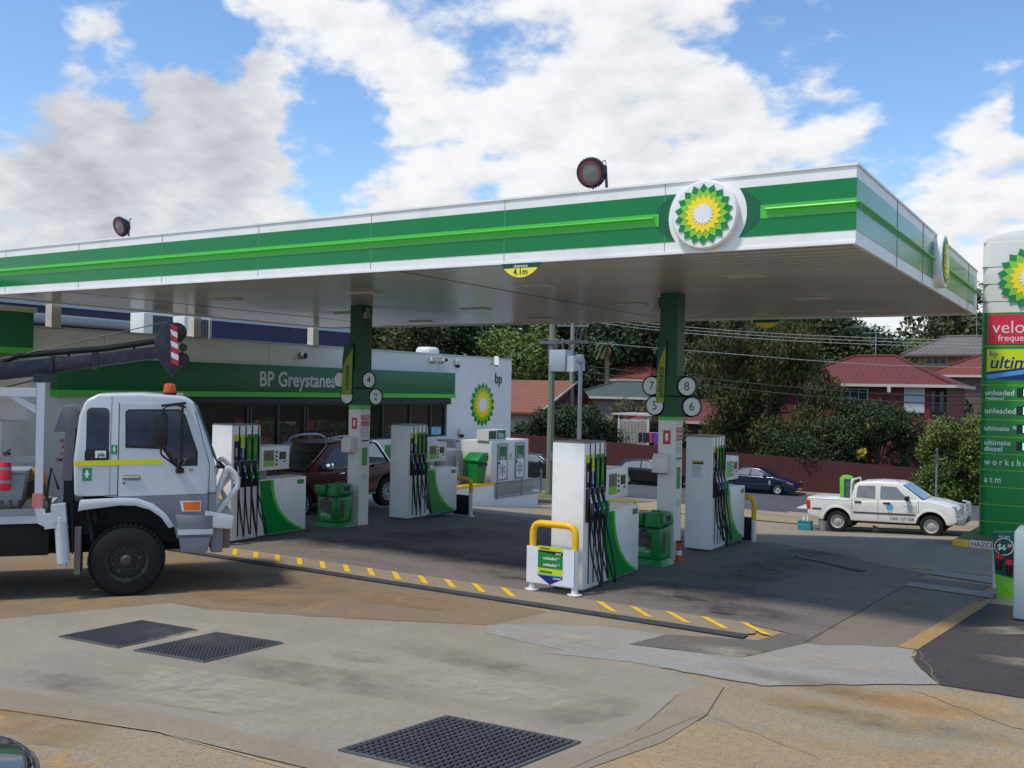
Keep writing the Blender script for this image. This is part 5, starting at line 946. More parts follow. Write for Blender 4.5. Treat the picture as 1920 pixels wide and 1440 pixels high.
# boom over the cab along the centre line
yb = 1.15; bo = MB(); c = lambda x, z, y: (x, yb+y, z)
def beam(m, x0, z0a, z0b, x1, z1a, z1b, h): m.hexa([c(x0, z0a, -h), c(x1, z1a, -h), c(x1, z1a, h), c(x0, z0a, h)], [c(x0, z0b, -h), c(x1, z1b, -h), c(x1, z1b, h), c(x0, z0b, h)])
beam(bo, -5.5, 2.45, 2.75, -1.1, 3.10, 3.34, .16); b = bo.build('boom', boomm, t, bevel=.02); bo = MB(); beam(bo, -1.12, 3.12, 3.32, .35, 3.37, 3.56, .12); b2 = bo.build('boom_extension', boomm, t, bevel=.02)
bo = MB(); beam(bo, -.58, 3.19, 3.43, -.50, 3.20, 3.44, .145); bo.build('boom_collar', boomm, b2); MB().tube([c(-1.9, 3.2, -.05), c(-1.58, 3.36, -.05), c(-.4, 3.50, -.05), c(.32, 3.64, -.05)], .045, 8).tube([c(-.9, 3.36, -.05), c(-.9, 3.48, -.05)], .02, 5).tube([c(.0, 3.46, -.05), c(.0, 3.58, -.05)], .02, 5).build('boom_cylinder', frame_m, b2, smooth=True)
MB().tube([c(-1.8, 3.3, -.08), c(.45, 3.93, -.08)], .008, 5).tube([c(.64, 3.9, 0), c(.72, 3.2, 0)], .01, 5).tube([c(-1.3, 3.02, -.1), c(-2.2, 2.75, -.1)], .01, 5).build('winch_rope', black, t)
hd = MB().prism([(.28, 3.64), (.40, 3.90), (.52, 3.96), (.60, 3.88), (.66, 3.22), (.56, 3.08), (.30, 3.42)], yb-.14, yb+.14, 'Y').build('boom_head', boomm, t, bevel=.015)
MB().lathe([(.13, -.06), (.15, -.05), (.15, .05), (.13, .06)], (.60, yb, 3.78), 'Y', 18).lathe([(.10, -.05), (.12, .05)], (.68, yb, 3.36), 'Y', 14).lathe([(.06, -.12), (.06, .12)], (.70, yb, 3.55), 'Y', 12).build('pulley', black, hd, smooth=True)
strp = MB(); rs = M('stripe_red', lin(196, 34, 44), .45)
for i in range(7):
    z0 = 3.26+i*.085; strp.k = i % 2
    strp.prism([(.53+.0*i, z0+.05), (.64-.01*i/2, z0), (.64-.01*i/2, z0+.083), (.53-.01*i/2, z0+.133)], yb-.147, yb-.141, 'Y')
strp.build('warning_stripes', [rs, txt_w], hd)
# bull bar
bbm = M('bullbar_white', lin(214, 214, 210), .4, var=.05, dirt=.2); m = MB()
for y in (.18, tw-.18): m.tube(bend([(1.2, y, 1.12), (1.5, y, 1.50), (1.48, y, 1.66), (1.34, y, 1.80), (1.2, y, 1.40), (1.17, y, 1.2)], .07, 5), .04, 10)
for z, x in ((1.56, 1.46), (1.25, 1.36)): m.tube([(x, .18, z), (x, tw-.18, z)], .035, 8)
m.build('bull_bar', bbm, t, smooth=True); MB().prism([(1.0, .94), (1.42, .90), (1.44, 1.08), (1.04, 1.18)], -.0, tw, 'Y').build('bull_bar_box', bbm, t, bevel=.02); MB().tube([(1.1, .2, .95), (1.2, .15, .8), (1.3, .2, .78), (1.28, .2, .92)], .015, 5).box(1.28, 1.4, .2, .3, .6, .92).build('tow_parts', M('rusty_steel', lin(120, 96, 80), .8, var=.3), t)
t2 = thing('fire_extinguisher', 'red fire extinguisher strapped to the truck headboard at the left edge', 'extinguisher', Vector((-11.83, 8.93, 0))+Vector((.67*-1.58+.74*.04*0, .74*-1.58, 1.50)))
MB().lathe([(.08, 0), (.085, .02), (.085, .36), (.05, .42), (.025, .44), (.025, .48), (0, .48)], seg=16).build('cylinder', red, t2, smooth=True); MB().lathe([(.087, .10), (.087, .14)], seg=16).lathe([(.087, .28), (.087, .32)], seg=16).build('strap', galv, t2); MB().box(-.02, .1, -.02, .02, .48, .52).tube([(0, 0, .5), (.12, 0, .56)], .012, 5).build('lever', black, t2)
h = TR.rotation_euler[2]; at = lambda x, y, z: Vector((-11.83+x*math.cos(h)-y*math.sin(h), 8.93+x*math.sin(h)+y*math.cos(h), z))
t2 = thing('plastic_tub', 'pale grey plastic tub on the truck tray', 'tub', at(-1.75, .55, 1.16), h); MB().hexa([(-.45, -.3, 0), (.35, -.3, 0), (.35, .3, 0), (-.45, .3, 0)], [(-.5, -.35, .55), (.42, -.35, .55), (.42, .35, .55), (-.5, .35, .55)]).box(-.52, .44, -.37, .37, .552, .60).build('tub', M('tub_grey', lin(150, 156, 162), .5, var=.06), t2, bevel=.02)
t2 = thing('chain_pile', 'rusty coiled chain and timber on the edge of the truck tray', 'chain', at(-1.6, .2, 1.16), h); m = MB()
for i in range(9): m.tube([(-.5+i*.11+.04*math.cos(a), .05*math.sin(a)*1.5, .09+.06*math.sin(a*2)+.05*math.cos(a)) for a in [k*math.pi/5 for k in range(11)]], .018, 6)
m.build('links', M('rusty_chain', lin(96, 72, 58), .8, var=.3), t2); MB().prism([(.2, 0), (.55, 0), (.6, .22), (.3, .2)], -.1, .2, 'Y').build('timber', M('old_timber', lin(120, 112, 98), .8, var=.2), t2)
t2 = thing('yellow_hose_reel', 'orange yellow hose reel behind the truck headboard post', 'hose reel', at(-1.25, .8, 1.16), h); MB().prism([(-.2, 0), (.16, 0), (.12, .5), (.0, .62), (-.16, .5)], -.15, .15, 'Y').build('reel', M('reel_yellow', lin(190, 130, 30), .6, var=.3, vs=8), t2, bevel=.04); MB().lathe([(.13, -.17), (.13, .17)], (0, 0, .3), 'Y', 14).build('hub', dkgrey, t2)
# --- corner of the parked car nearest the camera
t = thing('parked_car', 'dark car corner with clear headlight at the lower left edge of the frame', 'car', (-4.98, 1.75, 0))
dk = M('near_car_paint', lin(34, 28, 28), .12, coat=1.0)
plan = [(-4.3, 0)]+arc((-.55, .75), .75, -80, 0, 8)+arc((-.85, 1.02), .85, 0, 88, 12)+[(-4.3, 1.86)]
MB().prism(plan, .22, .80, 'Z').build('body', dk, t, bevel=.09, seg=5); MB().prism([(-3.9, .8), (-3.4, 1.35), (-2.2, 1.38), (-1.3, .8)], lambda p: .1+.35*(p[1]-.8), lambda p: 1.76-.35*(p[1]-.8), 'Y').build('cabin', glass, t, bevel=.04)
A = arc((-.85, 1.02), .858, 18, 84, 12); B = arc((-.85, 1.02), .60, 84, 18, 12)
MB().prism(A+B, .50, .757, 'Z').build('headlight', M('headlight_clear', (.9, .92, .95), .02, trans=.85), t, bevel=.03, seg=3); A = arc((-.85, 1.02), .80, 22, 80, 10); B = arc((-.85, 1.02), .62, 80, 22, 10)
MB().prism(A+B, .53, .73, 'Z').build('reflector', chrome, t)
for wx in (-3.45, -.9): wheel(t, wx, .02, .32, .2, -1); wheel(t, wx, 1.85, .32, .2, 1)
# ---------------------------------------------------------------- price pylon and things on the right
py_g = M('pylon_green', lin(0, 142, 62), .3, var=.05, vs=.8); py_w = M('pylon_white', lin(226, 224, 214), .35, var=.03)
PX = -1.62
t = thing('price_pylon', 'tall green and white price sign cut by the right edge of the frame', 'sign', (PX, 23, 0)); hw = .94; dp = .62
plan = arc((hw-.16, .16), .16, -90, 0, 5)+arc((hw-.16, dp-.16), .16, 0, 90, 5)+arc((-hw+.16, dp-.16), .16, 90, 180, 5)+arc((-hw+.16, .16), .16, 180, 270, 5)
MB().prism(plan, -.25, 4.82, 'Z').build('lower_body', py_g, t, smooth=True)
wb = MB().prism(plan, 4.823, 6.30, 'Z').build('white_body', py_w, t, smooth=True)
MB().prism([(-hw+.01, 6.302)]+[(hw*.99*math.cos(rad(q)), 6.302+.24*math.sin(rad(q))) for q in range(0, 181, 9)][::-1]+[(hw-.01, 6.302)], .02, dp-.02, 'Y').build('cap', py_w, wb, bevel=.015)
b = MB()
for z in (5.05, 5.42, 5.78): b.box(-hw-.001, hw, -.003, .2, z, z+.012)
b.build('panel_joint', M('panel_joint', lin(70, 90, 80), .6), wb)
emblem(wb, (0, -.03, 5.53), .66); bx('emblem_back', py_g, wb, -.3, .3, -.03, -.002, 5.2, 5.9)
b = MB()
for z in (4.11, 3.29, 2.97, 2.56, 2.2, 1.84, 1.5, 1.14, .77, .41): b.box(-hw+.01, hw-.01, -.003, .1, z, z+.014)
b.build('lime_lines', M('line_lime', lin(150, 190, 40), .5), t)
o = bx('red_panel', redS, t, -.82, .8, -.012, .0, 4.16, 4.78); text('velocity', .37, txt_w, o, (-.73, -.014, 4.50), align='LEFT', bold=-.004); text('frequent flyer', .19, txt_w, o, (-.62, -.014, 4.28), align='LEFT')
o = bx('lime_panel', M('ultimate_lime', lin(206, 222, 30), .35), t, -.82, .8, -.012, .0, 3.42, 4.05)
MB().prism([(-.82, 3.42), (.8, 3.42), (.8, 3.80), (-.82, 3.57)], -.015, -.012, 'Y').build('navy_wedge', navy, o); MB().prism([(-.82, 3.43), (-.7, 3.43), (.8, 3.70), (.8, 3.77), (-.82, 3.51)], -.018, -.015, 'Y').build('blue_streak', sky_b, o)
text('ultimate', .36, navy, o, (-.78, -.014, 3.76), align='LEFT', shear=.2, bold=.012); text('bp', .16, navy, o, (-.77, -.014, 3.95), align='LEFT')
K = dict(align='LEFT', bold=.012); ptx = M('pylon_lettering', lin(232, 240, 228), .5)
for s_, z, sz, kw in (('unleaded', 3.13, .155, {}), ('+ethanol', 3.015, .10, dict(shear=.2)), ('unleaded', 2.75, .165, {}), ('ultimate', 2.38, .145, {}), ('98', 2.40, .11, dict(shear=.3)), ('ultimate', 2.08, .155, {}), ('diesel', 1.95, .155, {})):
    text(s_, sz, ptx, t, (-.85 if s_ != '98' else -.33, -.004, z), **{**K, **kw})
for s_, z in (('w o r k s h o p', 1.67), ('a t m', 1.30)): text(s_, .19, ptx, t, (-.84, -.004, z), sx=.82, **K)
dig = M('led_digit', (.25, 1, .55, 1), .5, emit=1.4)
for z in (3.14, 2.76, 2.38, 2.02):
    o = bx('price_display', M('display_black', lin(18, 24, 22), .3), t, -.24, .82, -.010, 0, z-.09, z+.10); bx('digit', dig, o, -.12, -.085, -.013, -.010, z-.07, z+.08)
t = thing('painted_kerb', 'yellow and white kerb painted hazchem at the foot of the price pylon', 'kerb', (-2.9, 21.8, 0)); m = MB().box(0, .32, 0, .14, -.2, .13).build('yellow_end', yellow, t, bevel=.012); o = bx('white_kerb', white, t, .322, 5, 0, .14, -.2, .135, bevel=.012); text('HAZCHEM', .13, M('haz_red', lin(190, 70, 56), .6), o, (.35, -.002, .068), align='LEFT', bold=.015)
patch('garden_bed', [(-2.88, 21.95), (3, 21.95), (3, 26), (-2.6, 26)], .12, grassm); 
t = thing('steel_locker', 'grey metal box cabinet at the right edge of the frame', 'cabinet', (-1.22, 14.95, 0)); bx('box', M('locker_grey', lin(164, 178, 180), .4, metal=.15, var=.05, vs=2, dirt=.12), t, 0, .75, 0, .8, .03, 1.22, bevel=.03); bx('feet', dkgrey, t, .05, .7, .05, .75, 0, .03); bx('latch', black, t, .14, .15, -.004, 0, .62, .64)
t = thing('price_board', 'leaning green board with six fifty price and two cola bottles beside the grey box', 'sign', (-1.64, 16.55, 0)); h_ = .26
b = MB().hexa([(.07, 0, 0), (.33, 0, 0), (.33, .2, 0), (.07, .2, 0)], [(0, -.02, .98), (.36, .10, 1.0), (.36, .3, 1.0), (0, .25, .98)]).build('board', M('board_teal', lin(10, 92, 76), .45), t)
MB().hexa([(.07, -.004, 0), (.32, -.002, 0), (.32, 0, 0), (.07, 0, 0)], [(.045, -.02, .36), (.33, .03, .30), (.33, .04, .30), (.045, -.01, .36)]).build('lime_foot', M('foot_lime', lin(110, 186, 40), .5), b)
colam = M('cola_dark', lin(50, 16, 16), .2); 
for x, z in ((.10, .42), (.23, .34)):
    y = -.02+(x-.05)*.25; o = MB().lathe([(.0, 0), (.042, .01), (.045, .12), (.036, .18), (.045, .24), (.03, .32), (.014, .38), (.014, .40)], (x, y, z), 'Z', 12).build('bottle_print', colam, b, smooth=True); o.scale = (1, .35, 1); o.location = (0, y*.65, 0); MB().lathe([(.048, .17), (.048, .25)], (x, y, z), 'Z', 12).build('red_label', red, o); MB().lathe([(.018, .40), (.018, .44), (0, .44)], (x, y, z), 'Z', 10).build('red_cap', red, o)
for s_, x, z, sz in (('$6', .13, .77, .12), ('.50', .23, .80, .055), ('ANY 2 FOR', .16, .93, .03)):
    o = text(s_, sz, txt_w, b, (x, -.032+x*.1, z), bold=.01)
rg = MB().tube([(.16+.125*math.cos(a), -.02+(.16+.125*math.cos(a))*.2-.016, .78+.125*math.sin(a)) for a in [i*math.pi/14 for i in range(29)]], .006, 5, False).build('ring', txt_w, b)
t = thing('bollard', 'white bollard with yellow cap behind the leaning price board', 'bollard', (-1.64, 17.4, 0)); MB().tube([(0, 0, 0), (0, 0, .66)], .08, 16).build('post', pipe_w, t, smooth=True); MB().lathe([(.082, .64), (.085, .66), (.085, .76), (.06, .79), (0, .80)], seg=16).build('cap', yellow, t, smooth=True)
t = thing('green_banner', 'green banner frame with a hand holding a phone behind the white pickup', 'banner', (-3.9, 36.2, zt(-3.9, 36.2))); bx('sheet', M('banner_green2', lin(50, 150, 70), .5, var=.1), t, .2, 2.4, 0, .03, .75, 1.62); bx('white_border', txt_w, t, .15, 2.45, .005, .025, .71, 1.66); MB().box(.0, .1, -.03, .08, 0, 1.75).box(2.5, 2.6, -.03, .08, 0, 1.7).build('posts', white, t)
o = MB().prism(rrect(.32, .62, .86, 1.42, .04), -.02, -.001, 'Y').build('phone_print', txt_w, t); bx('screen', sky_b, o, .36, .58, -.024, -.02, 1.06, 1.36); bx('dark_screen', txt_k, o, .36, .58, -.024, -.02, .92, 1.06); MB().prism([(.2, .80), (.3, 1.1), (.33, 1.1), (.6, .86), (.68, .9), (.7, 1.05), (.64, 1.15), (.5, .78)], -.018, -.002, 'Y').build('hand_print', M('skin_print', lin(200, 150, 130), .6), t)
t = thing('tent_sign', 'small black triangular stand in front of the green banner', 'sign', (-3.6, 35.6, zt(-3.6, 35.6))); MB().prism([(-.4, 0), (.4, 0), (0, .5)], -.2, .2, 'Y').build('stand', black, t)
# ---------------------------------------------------------------- fence across the street
fm = M('fence_paling', lin(76, 34, 31), .75, var=.25, vs=1.2, dirt=.3, dirtcol=lin(60, 40, 36))
t = thing('paling_fence', 'long dark red timber paling fence across the street', 'fence', (0, 55, 0)); m = MB(); x = -62; rng = random.Random(2)
while x < 24:
    zt_ = -.10-.0325*(x+27); m.box(x, x+.105, rng.uniform(0, .012), .025, zt(x, 55)-.1, zt_+rng.uniform(-.02, .02)); x += .112
m.build('palings', fm, t); m = MB()
for z in (.4, 1.5): m.hexa([(-62, .026, zt(-62, 55)+z+.6), (24, .026, -2.4+z-.8), (24, .09, -2.4+z-.8), (-62, .09, zt(-62, 55)+z+.6)], [(-62, .026, zt(-62, 55)+z+.7), (24, .026, -2.4+z-.7), (24, .09, -2.4+z-.7), (-62, .09, zt(-62, 55)+z+.7)])
m.build('rails', fm, t)
# ---------------------------------------------------------------- houses
def roofm(name, c1, c2):
    m = bpy.data.materials.new(name); m.use_nodes = True; tt = m.node_tree; p = tt.nodes['Principled BSDF']; p.inputs['Roughness'].default_value = .7
    c = tt.nodes.new('ShaderNodeTexCoord').outputs['Object']; hs = []
    for d, sc in (('Z', 5.0), ('X', 2.6)):
        w = tt.nodes.new('ShaderNodeTexWave'); w.bands_direction = d; w.inputs['Scale'].default_value = sc/math.pi*.5*2; w.inputs['Distortion'].default_value = .3; w.wave_profile = 'SAW' if d == 'Z' else 'SIN'; tt.links.new(c, w.inputs['Vector']); hs.append(w.outputs['Fac'])
    n = tt.nodes.new('ShaderNodeTexNoise'); n.inputs['Scale'].default_value = 1.2; n.inputs['Detail'].default_value = 8; tt.links.new(c, n.inputs['Vector'])
    x = tt.nodes.new('ShaderNodeMix'); x.data_type = 'RGBA'; tt.links.new(n.outputs['Fac'], x.inputs[0]); x.inputs[6].default_value = c1; x.inputs[7].default_value = c2
    mu = tt.nodes.new('ShaderNodeMath'); mu.operation = 'MULTIPLY_ADD'; tt.links.new(hs[1], mu.inputs[0]); mu.inputs[1].default_value = .35; tt.links.new(hs[0], mu.inputs[2])
    r = tt.nodes.new('ShaderNodeMapRange'); tt.links.new(mu.outputs[0], r.inputs[0]); r.inputs[1].default_value = 0; r.inputs[2].default_value = 1.2; r.inputs[3].default_value = .6; r.inputs[4].default_value = 1.1
    h = tt.nodes.new('ShaderNodeHueSaturation'); tt.links.new(x.outputs[2], h.inputs['Color']); tt.links.new(r.outputs[0], h.inputs['Value']); tt.links.new(h.outputs[0], p.inputs['Base Color'])
    b = tt.nodes.new('ShaderNodeBump'); b.inputs['Strength'].default_value = .8; b.inputs['Distance'].default_value = .06; tt.links.new(mu.outputs[0], b.inputs['Height']); tt.links.new(b.outputs[0], p.inputs['Normal']); return m
r_red = roofm('roof_red_tile', lin(118, 52, 48), lin(96, 42, 42)); r_ter = roofm('roof_terracotta', lin(116, 78, 64), lin(150, 86, 58)); r_or = roofm('roof_orange_tile', lin(132, 62, 50), lin(116, 54, 46)); r_gr = roofm('roof_grey_brown', lin(120, 110, 104), lin(104, 96, 92)); r_gn = roofm('roof_green_tile', lin(66, 82, 74), lin(76, 90, 82))
def boards(name, col, pitch=.18):
    m = bpy.data.materials.new(name); m.use_nodes = True; tt = m.node_tree; p = tt.nodes['Principled BSDF']; p.inputs['Roughness'].default_value = .7
    c = tt.nodes.new('ShaderNodeTexCoord').outputs['Object']; w = tt.nodes.new('ShaderNodeTexWave'); w.bands_direction = 'Z'; w.wave_profile = 'SAW'; w.inputs['Scale'].default_value = 1/pitch/2*.628*.5*2; tt.links.new(c, w.inputs['Vector'])
    r = tt.nodes.new('ShaderNodeMapRange'); tt.links.new(w.outputs['Fac'], r.inputs[0]); r.inputs[1].default_value = 0; r.inputs[2].default_value = .2; r.inputs[3].default_value = .6; r.inputs[4].default_value = 1
    h = tt.nodes.new('ShaderNodeHueSaturation'); h.inputs['Color'].default_value = col; tt.links.new(r.outputs[0], h.inputs['Value']); tt.links.new(h.outputs[0], p.inputs['Base Color']); return m
def brick(name, c1, c2, mortar):
    m = bpy.data.materials.new(name); m.use_nodes = True; tt = m.node_tree; p = tt.nodes['Principled BSDF']; p.inputs['Roughness'].default_value = .8
    c = tt.nodes.new('ShaderNodeTexCoord').outputs['Object']; mp = tt.nodes.new('ShaderNodeMapping'); mp.inputs['Rotation'].default_value = (rad(90), 0, 0); tt.links.new(c, mp.inputs[0])
    b = tt.nodes.new('ShaderNodeTexBrick'); b.inputs['Scale'].default_value = 1; b.inputs['Brick Width'].default_value = .32; b.inputs['Row Height'].default_value = .12; b.inputs['Mortar Size'].default_value = .012; b.inputs['Color1'].default_value = c1; b.inputs['Color2'].default_value = c2; b.inputs['Mortar'].default_value = mortar; tt.links.new(mp.outputs[0], b.inputs['Vector']); tt.links.new(b.outputs['Color'], p.inputs['Base Color']); return m
b_white = brick('white_brick', lin(206, 200, 188), lin(190, 184, 172), lin(120, 112, 104)); b_yel = brick('yellow_brick', lin(176, 146, 96), lin(160, 130, 84), lin(140, 124, 100)); b_brn = brick('brown_brick', lin(110, 84, 74), lin(92, 70, 64), lin(110, 100, 92)); red_b = boards('red_boards', lin(112, 46, 44))
def hip(m, x0, x1, y0, y1, ze, zr, rx0, rx1, o=.5):
    ym = (y0+y1)/2; a = [(x0-o, y0-o, ze), (x1+o, y0-o, ze), (x1+o, y1+o, ze), (x0-o, y1+o, ze), (rx0, ym, zr), (rx1, ym, zr)]
    m.add(a, [(0, 1, 5, 4), (1, 2, 5), (2, 3, 4, 5), (3, 0, 4), (3, 2, 1, 0)]); return m
def house(name, label, x0, x1, y0, y1, ze, zr, rx0, rx1, wall, roof, gut, wins=(), base=None, o=.5):
    zb = zt((x0+x1)/2, y0) - .3 if base is None else base; t = thing(name, label, 'house', (0, 0, 0)); bx('wall', wall, t, x0, x1, y0, y1, zb, ze)
    r = hip(MB(), x0, x1, y0, y1, ze+.05, zr, rx0, rx1, o).build('roof', roof, t); m = MB().box(x0-o-.04, x1+o+.04, y0-o-.12, y0-o-.002, ze-.08, ze+.10).box(x1+o+.002, x1+o+.12, y0-o, y1+o, ze-.08, ze+.1); m.build('gutter', gut, t)
    rc = MB().tube([(rx0, (y0+y1)/2, zr+.02), (rx1, (y0+y1)/2, zr+.02)], .12, 6).tube([(rx1, (y0+y1)/2, zr+.02), (x1+o, y0-o, ze+.1)], .11, 6).tube([(rx0, (y0+y1)/2, zr+.02), (x0-o, y0-o, ze+.1)], .11, 6).build('ridge_caps', roof, r)
    for (a, b, c, d) in wins:
        f = bx('window', M('white_frame', lin(205, 205, 200), .5), t, a, b, y0-.05, y0-.002, c, d); k = max(1, round((b-a)/.55)); w = (b-a-.06)/k
        for i in range(k): bx('pane', M('far_glass', lin(56, 64, 72), .15), f, a+.05+i*w, a+i*w+w, y0-.06, y0-.051, c+.05, d-.05)
    return t
gutw = M('gutter_white', lin(190, 184, 174), .5)
t = house('red_house', 'two storey red weatherboard house with red tiled hip roof', -19.5, -9.2, 66, 74, 3.72, 5.75, -15.6, -13.0, red_b, r_red, gutw, [(-15.6, -13.9, 2.75, 3.5)])
f = bx('tall_window', M('white_frame', lin(205, 205, 200), .5), t, -11.7, -10.5, 65.93, 65.998, 2.05, 3.66); cu = M('curtain', lin(186, 188, 186), .8, var=.1, vs=3)
for i in range(2): bx('curtain', cu, f, -11.65+i*.57, -11.13+i*.57+.02, 65.92, 65.928, 2.1, 3.6)
bx('recess_shade_panel', M('recess_shade', lin(30, 18, 20), .8), t, -10.15, -9.22, 65.9, 65.999, 1.7, 3.6)  # flat panel on the wall, shade of a recess put into its colour
for x in (-10.1, -9.6): bx('slot_window', M('far_glass', lin(56, 64, 72), .15), t, x, x+.22, 65.86, 65.899, 2.1, 3.4)
MB().hexa([(-12.2, 64.2, .65), (-8.9, 64.2, .65), (-8.9, 65.99, .65), (-12.2, 65.99, .65)], [(-12.2, 64.2, .72), (-8.9, 64.2, .72), (-9.0, 65.99, 1.6), (-12.2, 65.99, 1.6)]).build('porch_roof', r_red, t); bx('porch_gutter', gutw, t, -12.25, -8.85, 64.08, 64.198, .58, .72)
bx('downpipe_head', gutw, t, -12.6, -12.4, 65.3, 65.37, 3.3, 3.64)
t = thing('white_brick_house', 'white brick house with weathered terracotta gable roof beyond the shop', 'house', (0, 0, 0)); bx('wall', b_white, t, -47, -36.4, 62.4, 71, -3, 1.5)
MB().add([(-47.5, 61.8, 1.35), (-35.95, 61.8, 1.35), (-35.4, 66.6, 3.78), (-47.5, 66.6, 3.78), (-35.9, 71.4, 1.35), (-47.5, 71.4, 1.35)], [(0, 1, 2, 3), (3, 2, 4, 5)]).build('roof', r_ter, t)
MB().prism([(62.4, 1.4), (71, 1.4), (66.6, 3.6)], -36.5, -36.4, 'X').build('gable', red_b, t); MB().hexa([(-36.0, 61.75, 1.18), (-35.9, 61.75, 1.18), (-35.35, 66.6, 3.62), (-35.45, 66.6, 3.62)], [(-36.0, 61.75, 1.34), (-35.9, 61.75, 1.34), (-35.35, 66.6, 3.77), (-35.45, 66.6, 3.77)]).build('barge_board', gutw, t); bx('gutter', M('gutter_brown', lin(110, 62, 50), .6), t, -47.5, -36, 61.68, 61.79, 1.22, 1.36)
house('yellow_house', 'yellow brick house with grey brown hip roof on the hill behind the red house', -15.8, -5, 95, 104, 6.75, 8.75, -14.0, -8.5, b_yel, r_gr, M('gutter_brown2', lin(96, 80, 66), .6), [(-15.1, -13.3, 6.0, 6.65), (-12.4, -11.2, 6.0, 6.65)], o=1.2)
house('tiled_house', 'brown brick house with orange red hip roof to the right of the red house', -13.2, -3, 85, 93, 4.75, 6.6, -9.8, -6, b_brn, r_or, gutw)
house('tiled_house', 'distant low house with brownish red roof below the palm tree', -46.5, -40, 90, 98, 4.15, 5.8, -44.2, -41.5, b_brn, r_or, gutw)
house('green_roof_house', 'pale house with green tiled roof half hidden behind the street light pole', -38.5, -32, 72, 80, 2.5, 3.85, -36.6, -33.6, M('pale_render', lin(140, 134, 122), .8), r_gn, gutw)
house('tiled_house', 'low house with bright red tiles half hidden left of the big drooping tree', -29.5, -22, 64, 71, 1.0, 2.45, -27, -23, b_brn, r_red, gutw)
t = thing('carport', 'white flat roofed carport with lattice screen behind the fence', 'carport', (0, 0, 0)); bx('roof', gutw, t, -28.2, -24.6, 57.9, 61, 1.5, 1.62); m = MB(); lat = M('lattice_white', lin(196, 192, 178), .6)
for i in range(20):
    m.box(-27.7+i*.1, -27.67+i*.1, 58, 58.02, -.4, 1.25)
    if i < 15: m.box(-27.7, -25.75, 58.021, 58.04, -.35+i*.11, -.32+i*.11)
m.build('lattice_screen', lat, t); MB().box(-27.8, -27.7, 58, 58.1, -2.5, 1.5).box(-25.74, -25.6, 58, 58.1, -2.5, 1.5).box(-24.8, -24.7, 58, 58.1, -2.5, 1.5).build('posts', lat, t)
t = thing('clothes_line', 'washing line frame behind the fence near the right column', 'clothes line', (-25.3, 56.8, -2.4)); MB().tube([(-.6, 0, 0), (-.6, 0, 2.95)], .03, 6).tube([(1.3, 0, 0), (1.3, 0, 2.95)], .03, 6).tube([(-.65, 0, 2.9), (1.4, 0, 2.9)], .012, 5).build('frame', galv, t)
for x, w, c, l in ((-25.75, .22, lin(24, 24, 30), 'black garment at the left end of the washing line'), (-25.45, .40, lin(40, 30, 66), 'dark purple towel on the washing line'), (-25.0, .18, lin(180, 60, 80), 'pink red garment between the two purple towels'), (-24.75, .36, lin(96, 60, 150), 'bright purple towel on the washing line')):
    t = thing('hung_laundry', l, 'laundry', (x, 56.77, .46), 0, 'washing on the line'); MB().hexa([(0, -.01, -.62), (w, .01, -.60), (w, .03, -.6), (0, .01, -.62)], [(0, 0, .04), (w, 0, .04), (w, .02, .04), (0, .02, .04)]).build('cloth', M('cloth_%d' % int(x*-100), c, .9, var=.15), t)
# ---------------------------------------------------------------- poles and wires
wood = M('pole_timber', lin(122, 132, 104), .8, var=.12, vs=1.5, dirt=.3); steel = M('pole_steel', lin(136, 142, 148), .45, metal=.3, var=.06)
t = thing('power_pole', 'greenish timber power pole carrying a grey transformer', 'power pole', (-22.0, 38.9, zt(-22, 38.9))); zb = zt(-22, 38.9)
MB().tube([(0, 0, 0), (0, 0, 4-zb), (0, 0, 9.2-zb)], [.17, .15, .13], 14).build('pole', wood, t, smooth=True); MB().box(-.55, 1.9, -.2, -.08, 5.1-zb, 5.25-zb).box(-.12, .12, -.17, -.15, 4.4-zb, 5-zb).build('cross_arm', M('arm_grey', lin(92, 96, 104), .7), t)
tr_ = MB().box(.2, 1.02, -.62, .1, 3.85-zb, 4.82-zb).build('transformer', M('trafo_grey', lin(164, 172, 176), .45, var=.05), t, bevel=.03); m = MB().box(1.03, 1.4, -.5, .0, 3.85-zb, 4.55-zb)
for k in range(6): m.box(1.42+k*.05, 1.44+k*.05, -.5, 0, 3.9-zb, 4.4-zb)
m.build('cooling_fins', M('trafo_pale', lin(178, 186, 188), .45), tr_); m = MB()
for k in range(3): m.lathe([(.07, 0), (.05, .3), (.03, .32)], (.35+k*.35, -.25, 4.83-zb), 'Z', 8).tube(spline([(.35+k*.35, -.25, 5.1-zb), (.7+k*.4, -.3, 5.3-zb), (1.3+k*.25, -.3, 5.0-zb), (1.5+k*.2, -.3, 6.4-zb)]), .02, 5)
m.build('bushings', M('trafo_dark', lin(70, 76, 86), .5), tr_); MB().tube([(.1, -.16, 0), (.1, -.16, 3.9-zb)], .03, 6).lathe([(.12, 1.6), (.12, 2.0)], (.14, -.1, 0), 'Z', 10).build('conduit', galv, t)
t = thing('light_pole', 'slim grey steel pole with small box on top beside the power pole', 'street pole', (-20.05, 38.0, zt(-20, 38))); zb = zt(-20, 38); MB().tube([(0, 0, 0), (0, 0, 4.25-zb)], [.11, .09], 12).build('pole', steel, t, smooth=True); MB().hexa([(-.16, -.14, 4.22-zb), (.16, -.14, 4.22-zb), (.16, .14, 4.22-zb), (-.16, .14, 4.22-zb)], [(-.2, -.16, 4.58-zb), (.08, -.16, 4.6-zb), (.08, .16, 4.6-zb), (-.2, .16, 4.58-zb)]).build('box', steel, t, bevel=.02)
